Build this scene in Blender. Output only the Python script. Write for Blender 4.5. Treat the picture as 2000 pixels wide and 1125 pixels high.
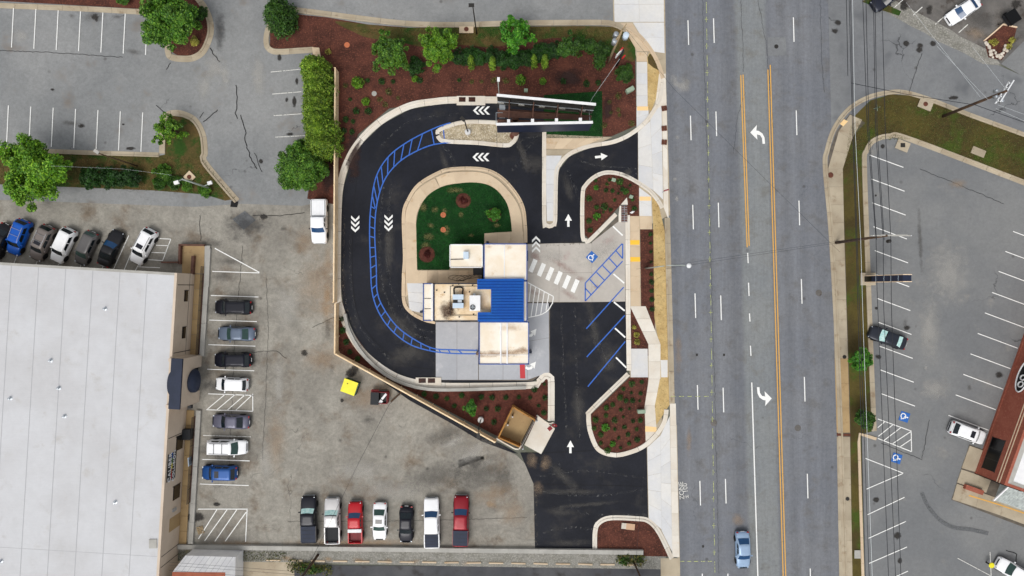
import bpy, bmesh, math, random
from mathutils import Vector, Matrix
from mathutils.geometry import tessellate_polygon
R = math.radians
random.seed(7)
for o in list(bpy.data.objects): bpy.data.objects.remove(o)
SC = bpy.context.scene
COL = SC.collection
# ---------------------------------------------------------------- camera (drone, straight down)
H = 66.6667 / 0.75
cam = bpy.data.cameras.new('camera'); cam.sensor_width = 36; cam.lens = 24; cam.clip_end = 3000
co = bpy.data.objects.new('camera', cam); COL.objects.link(co)
co.location = (0, 0, H); co.rotation_euler = (0, 0, 0); SC.camera = co
# ---------------------------------------------------------------- bright overcast sky and weak, wide sun
AZ, EL = R(205), R(58)      # sun stands in the south-south-west (clockwise from north)
W = bpy.data.worlds.new('World'); SC.world = W; W.use_nodes = True
wn = W.node_tree; bg = wn.nodes['Background']
sky = wn.nodes.new('ShaderNodeTexSky'); sky.sky_type = 'NISHITA'; sky.sun_disc = False
sky.sun_elevation = EL; sky.sun_rotation = AZ; sky.air_density = 1.0; sky.dust_density = 3.0
hs = wn.nodes.new('ShaderNodeHueSaturation'); hs.inputs['Saturation'].default_value = 0.14
wn.links.new(sky.outputs[0], hs.inputs['Color']); wn.links.new(hs.outputs[0], bg.inputs[0])
bg.inputs[1].default_value = 0.13
sl = bpy.data.lights.new('sun', 'SUN'); sl.energy = 1.0; sl.angle = R(28); sl.color = (1, .96, .9)
so = bpy.data.objects.new('sun', sl); COL.objects.link(so)
sd = Vector((math.sin(AZ) * math.cos(EL), math.cos(AZ) * math.cos(EL), math.sin(EL)))
so.rotation_euler = sd.to_track_quat('Z', 'Y').to_euler(); so.location = (0, 0, 120)
SC.view_settings.view_transform = 'Standard'; SC.view_settings.look = 'None'
SC.view_settings.exposure = 0.3; SC.view_settings.gamma = 1
# ---------------------------------------------------------------- plan coordinates: survey grid of 15 units per metre
S = 15.0
def G(px, py, z=0.0): return Vector(((px - 1000) / S, (562.5 - py) / S, z))
def E(px, py, z):
    k = (H - z) / H
    return Vector(((px - 1000) / S * k, (562.5 - py) / S * k, z))
def lin(r, g, b):
    f = lambda c: (c / 255 / 12.92) if c / 255 <= .04045 else ((c / 255 + .055) / 1.055) ** 2.4
    return (f(r), f(g), f(b), 1)
# ---------------------------------------------------------------- materials
MATS = {}
class NT:
    def __init__(s, name):
        s.m = bpy.data.materials.new(name); s.m.use_nodes = True; s.t = s.m.node_tree
        s.b = s.t.nodes['Principled BSDF']; s.out = s.t.nodes['Material Output']
    def n(s, typ, **kw):
        x = s.t.nodes.new('ShaderNode' + typ)
        for k, v in kw.items():
            if k.startswith('i_'): x.inputs[k[2:].replace('_', ' ')].default_value = v
            else: setattr(x, k, v)
        return x
    def l(s, a, b): s.t.links.new(a, b)
    def math(s, op, a, b=None, c=None, clamp=False):
        x = s.n('Math', operation=op); x.use_clamp = clamp
        for i, v in enumerate((a, b, c)):
            if v is None: continue
            if isinstance(v, (int, float)): x.inputs[i].default_value = v
            else: s.l(v, x.inputs[i])
        return x.outputs[0]
    def mix(s, f, a, b, typ='MIX'):
        x = s.n('Mix', data_type='RGBA', blend_type=typ)
        for k, v in ((0, f), (6, a), (7, b)):
            if isinstance(v, (int, float)): x.inputs[k].default_value = v
            elif isinstance(v, tuple): x.inputs[k].default_value = v
            else: s.l(v, x.inputs[k])
        return x.outputs[2]
    def noise(s, vec, scale, detail=5, rough=.6, dist=0):
        x = s.n('TexNoise'); x.inputs['Scale'].default_value = scale; x.inputs['Detail'].default_value = detail
        x.inputs['Roughness'].default_value = rough; x.inputs['Distortion'].default_value = dist
        s.l(vec, x.inputs['Vector']); return x.outputs['Fac']
    def step(s, v, a, b):
        x = s.n('MapRange'); x.interpolation_type = 'SMOOTHSTEP'
        s.l(v, x.inputs[0]); x.inputs[1].default_value = a; x.inputs[2].default_value = b
        return x.outputs[0]
    def pos(s): return s.n('NewGeometry').outputs['Position']
    def obj(s): return s.n('TexCoord').outputs['Object']
    def scale(s, v, sx, sy, sz):
        x = s.n('Mapping'); x.inputs['Scale'].default_value = (sx, sy, sz); s.l(v, x.inputs[0]); return x.outputs[0]
    def bump(s, h, strength, dist=.05):
        x = s.n('Bump'); x.inputs['Strength'].default_value = strength; x.inputs['Distance'].default_value = dist
        s.l(h, x.inputs['Height']); s.l(x.outputs[0], s.b.inputs['Normal'])
def surf(name, c1, c2=None, s1=.35, c3=None, s3=1.5, t3=(.52, .7), fine=25, amt=.25, rough=.9, bump=.25, bd=.03, rnd=0, spec=.3,
         metal=0, coat=0, world=True, streak=None, extra=None, mott=0, grit=0):
    k = NT(name); v = k.pos() if world else k.obj()
    if world and rnd:
        oi = k.n('ObjectInfo'); ad = k.n('VectorMath', operation='SCALE'); ad.inputs[0].default_value = (37, 19, 11)
        k.l(oi.outputs['Random'], ad.inputs['Scale']); a2 = k.n('VectorMath', operation='ADD')
        k.l(v, a2.inputs[0]); k.l(ad.outputs[0], a2.inputs[1]); v = a2.outputs[0]
    c = c1
    if c2 is not None: c = k.mix(k.step(k.noise(v, s1, 6), .36, .64), c1, c2)
    if c3 is not None: c = k.mix(k.step(k.noise(v, s3, 6, .65), *t3), c, c3)
    f = k.noise(v if not streak else k.scale(v, *streak), fine, 3, .7)
    g = k.math('MULTIPLY_ADD', f, 2 * amt, 1 - amt)
    if mott: g = k.math('MULTIPLY', g, k.math('MULTIPLY_ADD', k.step(k.noise(v, .38, 8, .68, 1.6), .3, .7), .9 * mott, 1 - .45 * mott))
    if grit: g = k.math('MULTIPLY', g, k.math('MULTIPLY_ADD', k.step(k.noise(v, 2.4, 8, .85), .3, .7), 1.0 * grit, 1 - .5 * grit))
    if rnd:
        oi = k.n('ObjectInfo'); rr = k.math('MULTIPLY_ADD', oi.outputs['Random'], 2 * rnd, 1 - rnd)
        g = k.math('MULTIPLY', g, rr)
    cb = k.n('CombineColor'); [k.l(g, cb.inputs[i]) for i in range(3)]
    c = k.mix(1.0, c, cb.outputs[0], 'MULTIPLY')
    if extra: c = extra(k, v, c)
    k.l(c, k.b.inputs['Base Color']); k.b.inputs['Roughness'].default_value = rough
    k.b.inputs['Specular IOR Level'].default_value = spec; k.b.inputs['Metallic'].default_value = metal
    k.b.inputs['Coat Weight'].default_value = coat
    if bump: k.bump(f, bump, bd)
    MATS[name] = k.m; return k.m
def cracks(scale=.13, width=.012, dark=.45, keep=(.45, .6)):
    def fx(k, v, c):
        d = k.n('TexNoise', i_Scale=.8, i_Detail=5); k.l(v, d.inputs['Vector'])
        mv = k.n('VectorMath', operation='MULTIPLY_ADD'); k.l(d.outputs['Color'], mv.inputs[0]); mv.inputs[1].default_value = (2.2, 2.2, 0); k.l(v, mv.inputs[2])
        fl = k.scale(mv.outputs[0], 1, 1, 0)
        vo = k.n('TexVoronoi', feature='DISTANCE_TO_EDGE', i_Scale=scale); k.l(fl, vo.inputs['Vector'])
        line = k.math('SUBTRACT', 1.0, k.step(vo.outputs['Distance'], width * .2, width))
        m = k.math('MULTIPLY', line, k.step(k.noise(v, .09, 3), *keep))
        c2 = k.mix(m, c, tuple([0.03, 0.03, 0.032, 1]))
        c2 = k.mix(k.math('MULTIPLY', m, dark), c, c2) if dark < 1 else c2
        sp = k.n('TexVoronoi', feature='F1', i_Scale=.55); k.l(k.scale(v, 1, 1, 0), sp.inputs['Vector'])
        s = k.math('SUBTRACT', 1.0, k.step(sp.outputs['Distance'], .05, .17))
        sepc = k.n('SeparateColor'); k.l(sp.outputs['Color'], sepc.inputs[0])
        s = k.math('MULTIPLY', s, k.step(sepc.outputs[0], .8, .9))
        s = k.math('MULTIPLY', s, .55)
        return k.mix(s, c2, (.05, .045, .04, 1))
    return fx
surf('old_asphalt', lin(133, 129, 121), lin(150, 146, 137), .09, lin(118, 107, 94), .25, (.5, .72), 9, .14, .92, .3, extra=cracks(.12, .004, .5, (.5, .62)), mott=0.34, grit=0.4)
surf('grey_asphalt', lin(126, 128, 129), lin(140, 141, 141), .07, lin(120, 114, 108), .3, (.55, .75), 10, .10, .92, .25, extra=cracks(.07, .004, .6, (.52, .64)), mott=0.14, grit=0.3)
surf('lot_asphalt', lin(114, 116, 118), lin(126, 127, 127), .08, lin(136, 134, 130), .35, (.58, .78), 10, .09, .92, .25, extra=cracks(.05, .006, .6, (.52, .66)), mott=0.09, grit=0.2)
surf('street_asphalt', lin(116, 118, 121), lin(126, 128, 129), .06, lin(104, 106, 109), .3, (.5, .7), 9, .13, .92, .3, extra=cracks(.1, .010, .7, (.5, .62)), mott=0.1, grit=0.24)
surf('dark_lot', lin(92, 90, 88), lin(112, 108, 104), .2, lin(70, 62, 56), .5, (.5, .7), 10, .16, .9, .3, mott=0.2, grit=0.25)
surf('black_asphalt', lin(21, 23, 31), lin(30, 32, 40), .12, lin(56, 54, 53), .28, (.5, .8), 14, .28, .75, .35, spec=.25, streak=(1, .35, 1), mott=0.22, grit=0.3)
surf('back_lane', lin(72, 73, 77), lin(86, 86, 88), .2, lin(60, 58, 58), .6, (.5, .7), 10, .15, mott=0.12, grit=0.2)
surf('verge_ground', lin(110, 112, 104), lin(95, 96, 84), .05, lin(78, 88, 56), .1)
def road_extra(k, v, c):
    sx = k.n('SeparateXYZ'); k.l(v, sx.inputs[0])
    u = k.math('MULTIPLY_ADD', sx.outputs[1], .0258, sx.outputs[0])
    mr = k.n('MapRange'); k.l(u, mr.inputs[0]); mr.inputs[1].default_value = 20.6; mr.inputs[2].default_value = 41.4
    wob = k.math('MULTIPLY_ADD', k.noise(k.scale(v, .5, .05, 1), 1, 3), .02, mr.outputs[0])
    cr = k.n('ValToRGB'); k.l(wob, cr.inputs[0]); e = cr.color_ramp
    L = [(0.0, .93), (.045, .80), (.09, .98), (.15, .88), (.2, .99), (.27, .86), (.31, .98), (.36, .93), (.405, .80), (.45, .84), (.475, 1.08), (.56, 1.12), (.64, 1.08),
         (.66, .86), (.70, .97), (.755, .84), (.80, 1.0), (.85, .86), (.9, .97), (.95, .86), (1, .90)]
    while len(e.elements) < len(L): e.elements.new(.5)
    for el, (p, g) in zip(e.elements, L): el.position = p; el.color = (g * (1.02 if g > 1.05 else .995), g * (1.03 if g > 1.05 else 1), g * (.985 if g > 1.05 else 1.03), 1)
    st = k.noise(k.scale(v, 3.0, .12, 1), 1.2, 4, .7); g2 = k.math('MULTIPLY_ADD', st, .36, .82)
    cb = k.n('CombineColor'); [k.l(g2, cb.inputs[i]) for i in range(3)]
    c = k.mix(1, k.mix(1, c, cr.outputs[0], 'MULTIPLY'), cb.outputs[0], 'MULTIPLY')
    return cracks(.06, .004, .35, (.52, .62))(k, v, c)
surf('road_asphalt', lin(116, 119, 124), lin(122, 124, 127), .1, lin(112, 112, 112), .5, (.5, .7), 11, .16, .9, .3, extra=road_extra, mott=0.08, grit=0.3)
surf('new_concrete', lin(220, 214, 203), lin(211, 201, 186), .25, lin(206, 186, 160), .6, (.6, .8), 12, .07, .85, .12, rnd=.05, mott=0.05, grit=0.08)
surf('pale_concrete', lin(205, 206, 208), lin(214, 212, 208), .2, lin(194, 187, 178), .6, (.6, .8), 10, .06, .85, .12, rnd=.045, mott=0.06, grit=0.08)
surf('tan_concrete', lin(210, 190, 162), lin(200, 179, 152), .3, lin(186, 156, 120), .7, (.56, .76), 12, .09, .85, .15, rnd=.05, mott=0.06, grit=0.1)
surf('old_concrete', lin(178, 166, 145), lin(164, 151, 130), .3, lin(140, 122, 100), .8, (.55, .75), 14, .14, .9, .2, rnd=.06, mott=0.1, grit=0.14)
surf('pad_concrete', lin(176, 177, 181), lin(166, 168, 173), .16, lin(190, 190, 192), .5, (.55, .75), 8, .07, .85, .1, rnd=.03, mott=0.07, grit=0.08)
surf('plaza_concrete', lin(184, 178, 170), lin(174, 168, 161), .2, lin(172, 152, 146), .4, (.56, .78), 8, .07, .85, .1, rnd=.03, mott=0.07, grit=0.08)
surf('joint_dark', lin(110, 102, 92), lin(90, 84, 76), .8)
surf('mulch', lin(92, 54, 44), lin(70, 41, 34), .5, lin(122, 74, 56), 5, (.5, .68), 16, .5, .95, .9, .06, mott=0.12, grit=0.5)
surf('dark_mulch', lin(82, 44, 36), lin(100, 57, 46), .6, lin(64, 37, 30), 4, (.5, .7), 16, .5, .95, .9, .06, mott=0.12, grit=0.5)
surf('turf', lin(10, 54, 16), lin(22, 70, 24), .5, lin(70, 96, 42), .6, (.62, .8), 18, .4, .95, .8, .05, mott=0.12, grit=0.3)
surf('rough_grass', lin(74, 70, 34), lin(96, 78, 46), .3, lin(44, 72, 22), .4, (.47, .62), 9, .4, .95, .8, .06, mott=0.2, grit=0.4)
surf('brown_grass', lin(86, 76, 36), lin(70, 60, 32), .2, lin(66, 82, 26), .25, (.5, .66), 10, .35, .95, .8, .06, mott=0.16, grit=0.3)
surf('dry_grass', lin(198, 172, 120), lin(182, 154, 102), .5, lin(140, 114, 68), 2.5, (.55, .7), 14, .3, .95, .8, .05, mott=0.1, grit=0.4)
surf('gravel', lin(178, 164, 138), lin(150, 136, 110), .8, lin(206, 196, 176), 6, (.5, .62), 9, .42, .95, 1, .06, mott=0.05, grit=0.5)
surf('grey_gravel', lin(140, 138, 132), lin(124, 122, 114), .8, lin(160, 158, 150), 5, (.5, .62), 9, .42, .95, 1, .06, mott=0.12, grit=0.4)
def paint(name, col, wear=.32, rough=.7):
    k = NT(name); v = k.pos()
    n = k.noise(v, 3.2, 8, .75); a = k.step(n, wear - .06, wear + .1)
    tr = k.n('BsdfTransparent'); mx = k.n('MixShader'); k.l(a, mx.inputs[0]); k.l(tr.outputs[0], mx.inputs[1]); k.l(k.b.outputs[0], mx.inputs[2])
    k.l(mx.outputs[0], k.out.inputs[0])
    f = k.math('MULTIPLY_ADD', k.noise(v, 9, 3), .3, .82)
    cb = k.n('CombineColor'); [k.l(f, cb.inputs[i]) for i in range(3)]
    k.l(k.mix(1, col, cb.outputs[0], 'MULTIPLY'), k.b.inputs['Base Color']); k.b.inputs['Roughness'].default_value = rough
    MATS[name] = k.m
paint('white_paint', lin(240, 240, 237), .31); paint('worn_white', lin(225, 224, 218), .40); paint('yellow_paint', lin(224, 170, 78), .32)
paint('blue_paint', lin(48, 100, 188), .33); paint('ada_blue', lin(30, 98, 178), .2); paint('red_paint', lin(186, 52, 58), .2)
paint('chalk_yellow', lin(196, 204, 128), .44); paint('tactile', lin(246, 196, 60), .2); paint('tactile_worn', lin(244, 208, 150), .25)
paint('skid', lin(97, 99, 101), .42); paint('scuff', lin(84, 84, 84), .56); paint('dust', lin(120, 112, 100), .58)
def stainmat(name, col, strength, soft=.5):
    k = NT(name); t = k.n('TexCoord').outputs['Generated']
    m = k.n('Mapping'); m.inputs['Location'].default_value = (-1, -1, 0); m.inputs['Scale'].default_value = (2, 2, 0); k.l(t, m.inputs[0])
    ln = k.n('VectorMath', operation='LENGTH'); k.l(m.outputs[0], ln.inputs[0])
    n1 = k.noise(k.pos(), .9, 6, .65); n2 = k.noise(k.pos(), 4, 5, .7)
    d = k.math('ADD', ln.outputs['Value'], k.math('MULTIPLY_ADD', n1, 1.5, -.75)); d = k.math('ADD', d, k.math('MULTIPLY_ADD', n2, .7, -.35))
    inside = k.math('SUBTRACT', 1.0, k.step(d, 1 - soft - .15, .95)); edge = k.math('SUBTRACT', 1.0, k.step(ln.outputs['Value'], .8, .99))
    a = k.math('MULTIPLY', k.math('MULTIPLY', inside, edge), strength)
    tr = k.n('BsdfTransparent'); mx = k.n('MixShader'); k.l(a, mx.inputs[0]); k.l(tr.outputs[0], mx.inputs[1]); k.l(k.b.outputs[0], mx.inputs[2])
    k.l(mx.outputs[0], k.out.inputs[0]); k.b.inputs['Base Color'].default_value = col; k.b.inputs['Roughness'].default_value = .85
    MATS[name] = k.m
stainmat('oil', lin(48, 45, 42), .85, .45); stainmat('oil_soft', lin(92, 89, 85), .42, .9); stainmat('pale_stain', lin(190, 187, 180), .38, .9)
stainmat('tan_stain', lin(172, 148, 122), .36, .95); stainmat('soot', lin(74, 48, 30), .75, 1.0); stainmat('rust_stain', lin(188, 152, 110), .34, 1.0)
stainmat('red_stain', lin(164, 124, 116), .34, 1.0); stainmat('dark_bed_patch', lin(50, 30, 26), .8, .6); stainmat('worn_turf', lin(118, 112, 66), .7, .8); stainmat('dirt_band', lin(160, 126, 94), .55, 1.0)
stainmat('green_patch', lin(48, 78, 24), .75, .8); stainmat('pond', lin(172, 171, 170), .4, 1.0); stainmat('tar_patch', lin(56, 56, 60), .75, .7); stainmat('dark_blotch', lin(60, 60, 62), .55, .9)
surf('timber', lin(242, 218, 182), lin(230, 202, 162), .6, lin(204, 172, 130), 3, (.55, .7), 20, .2, .85, .3, rnd=.06)
surf('dark_timber', lin(176, 128, 70), lin(156, 108, 56), .8, lin(128, 86, 44), 3, (.52, .7), 20, .25, .85, .3, rnd=.08)
surf('roof_membrane', lin(198, 199, 202), lin(190, 190, 192), .15, lin(182, 180, 178), .5, (.55, .8), 3, .05, .8, .06, streak=(.25, 2.5, 1), mott=0.05, grit=0.07)
surf('seam_grey', lin(168, 169, 172), fine=8, amt=.1, rough=.85, bump=0)
surf('white_membrane', lin(240, 232, 218), lin(232, 218, 196), .4, lin(214, 188, 150), .9, (.6, .78), 14, .06, .75, .08)
surf('dirty_membrane', lin(226, 200, 162), lin(238, 222, 196), .5, lin(196, 158, 108), 1.1, (.55, .75), 14, .1, .8, .1)
surf('blue_metal', lin(6, 78, 166), lin(12, 86, 168), .5, lin(30, 92, 160), 1.2, (.55, .8), 3, .12, rough=.5, bump=0, spec=.2, streak=(.3, 2, 1), grit=.12)
surf('blue_rib_shade', lin(4, 56, 128), fine=3, amt=.08, rough=.5, bump=0, spec=.15)  # darker than the roof blue: seam shadows put into the rib colour
surf('blue_trim', lin(56, 84, 150), fine=4, amt=.1, rough=.5, bump=0)
surf('navy_panel', lin(14, 26, 52), lin(20, 34, 64), .5, fine=4, amt=.12, rough=.45, bump=0, spec=.5)
surf('portico_navy', lin(38, 46, 66), lin(32, 40, 58), .6, fine=6, amt=.1, rough=.6, bump=0)
surf('white_panel', lin(236, 236, 236), lin(224, 224, 226), .8, fine=6, amt=.05, rough=.45, bump=0)
surf('galvanised', lin(186, 192, 198), lin(168, 174, 180), 1.2, fine=10, amt=.08, rough=.4, bump=0, metal=.6)
surf('pale_blue_metal', lin(200, 216, 230), lin(190, 206, 222), .8, fine=5, amt=.05, rough=.4, bump=0)
surf('stucco', lin(208, 192, 174), lin(200, 184, 166), .4, fine=16, amt=.07, rough=.9, bump=.2, c3=lin(186, 168, 148), s3=.8, t3=(.6, .8))
surf('tan_walk', lin(178, 152, 112), lin(166, 140, 102), .4, lin(150, 122, 88), 1, (.55, .75), 12, .12, .9, .2, rnd=.05)
surf('brown_steel', lin(92, 64, 54), lin(106, 74, 62), .8, lin(76, 52, 44), 2, (.5, .7), 8, .15, .7, .1)
surf('black_plastic', lin(34, 36, 40), fine=6, amt=.15, rough=.6, bump=0)
surf('dark_metal', lin(46, 44, 42), fine=6, amt=.15, rough=.5, bump=0)
surf('black_void', lin(8, 9, 11), fine=6, amt=.1, rough=.3, bump=0)
surf('pole_wood', lin(88, 68, 52), lin(70, 54, 42), 1, fine=14, amt=.25, rough=.9, bump=.3)
surf('pale_wood', lin(170, 150, 118), lin(150, 130, 100), 1, fine=14, amt=.2, rough=.9, bump=.3)
surf('grey_pole', lin(170, 178, 172), lin(150, 158, 152), 1, fine=10, amt=.1, rough=.5, bump=0)
surf('brick_wall', lin(158, 92, 74), lin(148, 82, 66), .6, lin(168, 104, 84), 3, (.5, .7), 22, .14, .9, .25)
surf('cream_trim', lin(232, 206, 176), fine=10, amt=.06, rough=.8, bump=0)
surf('grey_shingle', lin(164, 170, 168), lin(150, 156, 154), 1, lin(178, 184, 180), 4, (.5, .6), 12, .14, .9, .3, rnd=.12)
surf('yellow_plastic', lin(236, 226, 44), lin(228, 216, 40), 1, fine=5, amt=.05, rough=.45, bump=0)
surf('green_plastic', lin(24, 62, 48), fine=5, amt=.1, rough=.5, bump=0)
surf('red_metal', lin(126, 26, 34), lin(110, 22, 30), 1.5, fine=6, amt=.12, rough=.5, bump=0)
surf('box_green', lin(150, 168, 146), lin(138, 156, 136), 2, fine=6, amt=.08, rough=.6, bump=0)
surf('tan_plastic', lin(196, 160, 130), fine=6, amt=.06, rough=.6, bump=0)
surf('rust_iron', lin(104, 62, 48), lin(86, 52, 42), 3, fine=12, amt=.2, rough=.9)
surf('orange_cap', lin(190, 110, 74), fine=6, amt=.08, rough=.6, bump=0)
surf('sign_red', lin(196, 34, 44), fine=6, amt=.05, rough=.5, bump=0)
surf('rubber', lin(26, 26, 27), fine=8, amt=.2, rough=.85, bump=0)
surf('rim', lin(170, 172, 176), fine=8, amt=.1, rough=.35, bump=0, metal=.7)
surf('stone_white', lin(214, 206, 194), lin(190, 180, 166), 2, fine=8, amt=.15, rough=.9)
surf('wire_black', lin(34, 36, 42), fine=3, amt=.05, rough=.6, bump=0)
surf('wire_white', lin(214, 220, 222), fine=3, amt=.05, rough=.5, bump=0)
surf('lamp_red', lin(150, 20, 26), fine=3, amt=.05, rough=.25, bump=0)
surf('lamp_clear', lin(226, 228, 230), fine=3, amt=.05, rough=.2, bump=0)
surf('sunshade', lin(168, 214, 212), lin(206, 234, 230), 3, fine=6, amt=.1, rough=.25, bump=0)
surf('grey_wall', lin(176, 174, 168), lin(162, 160, 154), .6, fine=10, amt=.1, rough=.9)
surf('red_brown_roof', lin(158, 92, 70), lin(146, 82, 62), .8, fine=8, amt=.12, rough=.9)
surf('plant_lime', lin(150, 140, 60), fine=8, amt=.2)
def glass(name, c):
    k = NT(name); k.b.inputs['Base Color'].default_value = c; k.b.inputs['Roughness'].default_value = .08; k.b.inputs['Specular IOR Level'].default_value = .5
    n = k.math('MULTIPLY_ADD', k.noise(k.obj(), 3, 3), .5, .75); cb = k.n('CombineColor'); [k.l(n, cb.inputs[i]) for i in range(3)]
    k.l(k.mix(1, c, cb.outputs[0], 'MULTIPLY'), k.b.inputs['Base Color']); MATS[name] = k.m
glass('car_glass', lin(22, 32, 38)); glass('window_glass', lin(40, 36, 32)); glass('green_glass', lin(46, 70, 66)); glass('blue_glass', lin(26, 66, 106)); glass('roof_glass', lin(16, 18, 30))
CP = {}
def carpaint(key, c, metal=.25):
    if key in CP: return CP[key]
    k = NT('car_paint_' + key); f = k.math('MULTIPLY_ADD', k.noise(k.obj(), 1.1, 3), .24, .88)
    cb = k.n('CombineColor'); [k.l(f, cb.inputs[i]) for i in range(3)]
    k.l(k.mix(1, c, cb.outputs[0], 'MULTIPLY'), k.b.inputs['Base Color'])
    k.b.inputs['Roughness'].default_value = .34; k.b.inputs['Metallic'].default_value = metal; k.b.inputs['Coat Weight'].default_value = .15; k.b.inputs['Specular IOR Level'].default_value = .3; k.b.inputs['Coat Roughness'].default_value = .07
    CP[key] = k.m; return k.m
def leafmat(name, a, b, c):
    k = NT(name); r = k.n('NewGeometry').outputs['Random Per Island']
    cr = k.n('ValToRGB'); k.l(r, cr.inputs[0]); e = cr.color_ramp; e.elements[0].color = a; e.elements[1].color = c; x = e.elements.new(.5); x.color = b
    oi = k.n('ObjectInfo'); g = k.math('MULTIPLY_ADD', oi.outputs['Random'], .3, .85); cb = k.n('CombineColor'); [k.l(g, cb.inputs[i]) for i in range(3)]
    tn = k.math('MULTIPLY_ADD', k.step(k.noise(k.pos(), 1.1, 3, .6), .3, .7), .62, .66); cb2 = k.n('CombineColor'); [k.l(tn, cb2.inputs[i]) for i in range(3)]
    col = k.mix(1, k.mix(1, cr.outputs[0], cb.outputs[0], 'MULTIPLY'), cb2.outputs[0], 'MULTIPLY'); k.l(col, k.b.inputs['Base Color']); k.b.inputs['Roughness'].default_value = .6
    tl = k.n('BsdfTranslucent'); k.l(col, tl.inputs[0]); mx = k.n('MixShader'); mx.inputs[0].default_value = .15
    k.l(k.b.outputs[0], mx.inputs[1]); k.l(tl.outputs[0], mx.inputs[2]); k.l(mx.outputs[0], k.out.inputs[0]); MATS[name] = k.m
leafmat('leaf_bright', lin(52, 100, 14), lin(92, 142, 22), lin(136, 176, 42)); leafmat('leaf_mid', lin(42, 88, 16), lin(74, 122, 26), lin(116, 156, 46))
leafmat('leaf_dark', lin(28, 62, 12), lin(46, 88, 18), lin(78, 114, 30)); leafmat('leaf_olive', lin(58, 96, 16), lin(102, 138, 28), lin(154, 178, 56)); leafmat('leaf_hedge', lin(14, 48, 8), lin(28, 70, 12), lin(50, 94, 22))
leafmat('leaf_red', lin(70, 24, 22), lin(90, 34, 28), lin(110, 44, 34)); leafmat('leaf_lime', lin(140, 140, 50), lin(164, 160, 66), lin(186, 176, 90)); leafmat('leaf_fresh', lin(36, 96, 14), lin(58, 124, 20), lin(96, 150, 36)); leafmat('leaf_turf', lin(6, 44, 12), lin(14, 62, 18), lin(40, 84, 28)); leafmat('leaf_grass', lin(60, 84, 26), lin(90, 96, 40), lin(120, 110, 56))
def M(x): return MATS[x] if isinstance(x, str) else x
# ---------------------------------------------------------------- mesh helpers
class MB:
    def __init__(s): s.v = []; s.f = []
    def add(s, vs, fs):
        o = len(s.v); s.v += [tuple(p) for p in vs]; s.f += [tuple(i + o for i in f) for f in fs]; return s
    def box(s, c, d, rz=0, m=None):
        x, y, z = d[0] / 2, d[1] / 2, d[2] / 2; cr, sr = math.cos(rz), math.sin(rz)
        vs = []
        for k in (-1, 1):
            for (i, j) in ((-1, -1), (1, -1), (1, 1), (-1, 1)):
                a, b = i * x, j * y; p = Vector((c[0] + a * cr - b * sr, c[1] + a * sr + b * cr, c[2] + k * z)); vs.append(m @ p if m else p)
        return s.add(vs, [(3, 2, 1, 0), (4, 5, 6, 7), (0, 1, 5, 4), (1, 2, 6, 5), (2, 3, 7, 6), (3, 0, 4, 7)])
    def tube(s, path, r, n=8, r2=None):
        path = [Vector(p) for p in path]; L = len(path); rings = []
        for i, p in enumerate(path):
            d = (path[min(i + 1, L - 1)] - path[max(i - 1, 0)]).normalized()
            a = d.orthogonal().normalized() if i == 0 else (rings_a - d * rings_a.dot(d)).normalized()
            rings_a = a; b = d.cross(a); rr = r + ((r2 if r2 is not None else r) - r) * i / max(1, L - 1)
            rings.append([p + (a * math.cos(t) + b * math.sin(t)) * rr for t in [2 * math.pi * k / n for k in range(n)]])
        vs = [q for g in rings for q in g]; fs = []
        for i in range(L - 1):
            for k in range(n): fs.append((i * n + k, i * n + (k + 1) % n, (i + 1) * n + (k + 1) % n, (i + 1) * n + k))
        fs.append(tuple(range(n))[::-1]); fs.append(tuple((L - 1) * n + k for k in range(n)))
        return s.add(vs, fs)
    def prism(s, pts, z0, z1):
        n = len(pts); pts = [Vector((p[0], p[1], 0)) for p in pts]
        if sum(a.x * b.y - b.x * a.y for a, b in zip(pts, pts[1:] + pts[:1])) < 0: pts.reverse()
        tri = tessellate_polygon([pts]); vs = [(p.x, p.y, z0) for p in pts] + [(p.x, p.y, z1) for p in pts]; fs = []
        for t in tri:
            a, b, c = [pts[i] for i in t]
            if (b - a).cross(c - a).z < 0: t = (t[0], t[2], t[1])
            fs.append(tuple(i + n for i in t)); fs.append((t[2], t[1], t[0]))
        for i in range(n): j = (i + 1) % n; fs.append((i, j, j + n, i + n))
        return s.add(vs, fs)
    def sheet(s, pts, z):
        pts = [Vector((p[0], p[1], 0)) for p in pts]; tri = tessellate_polygon([pts]); fs = []
        for t in tri:
            a, b, c = [pts[i] for i in t]; fs.append(t if (b - a).cross(c - a).z > 0 else (t[0], t[2], t[1]))
        return s.add([(p.x, p.y, z) for p in pts], fs)
    def lathe(s, prof, n=16, c=(0, 0, 0)):
        vs = [(c[0] + r * math.cos(2 * math.pi * k / n), c[1] + r * math.sin(2 * math.pi * k / n), c[2] + z) for r, z in prof for k in range(n)]
        fs = [(i * n + k, i * n + (k + 1) % n, (i + 1) * n + (k + 1) % n, (i + 1) * n + k) for i in range(len(prof) - 1) for k in range(n)]
        if prof[-1][0] > 0: fs.append(tuple((len(prof) - 1) * n + k for k in range(n)))
        return s.add(vs, fs)
    def mesh(s, name):
        me = bpy.data.meshes.new(name); me.from_pydata(s.v, [], s.f); me.update(); return me
    def build(s, name, mat, parent=None, smooth=False):
        me = s.mesh(name); me.materials.append(M(mat))
        if smooth: me.polygons.foreach_set('use_smooth', [True] * len(me.polygons))
        return link(name, me, parent)
def link(name, me, parent=None):
    o = bpy.data.objects.new(name, me); COL.objects.link(o); o.parent = parent; return o
def tag(o, label, cat, group=None):
    o['label'] = label; o['category'] = cat
    if group: o['group'] = group
    return o
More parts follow.
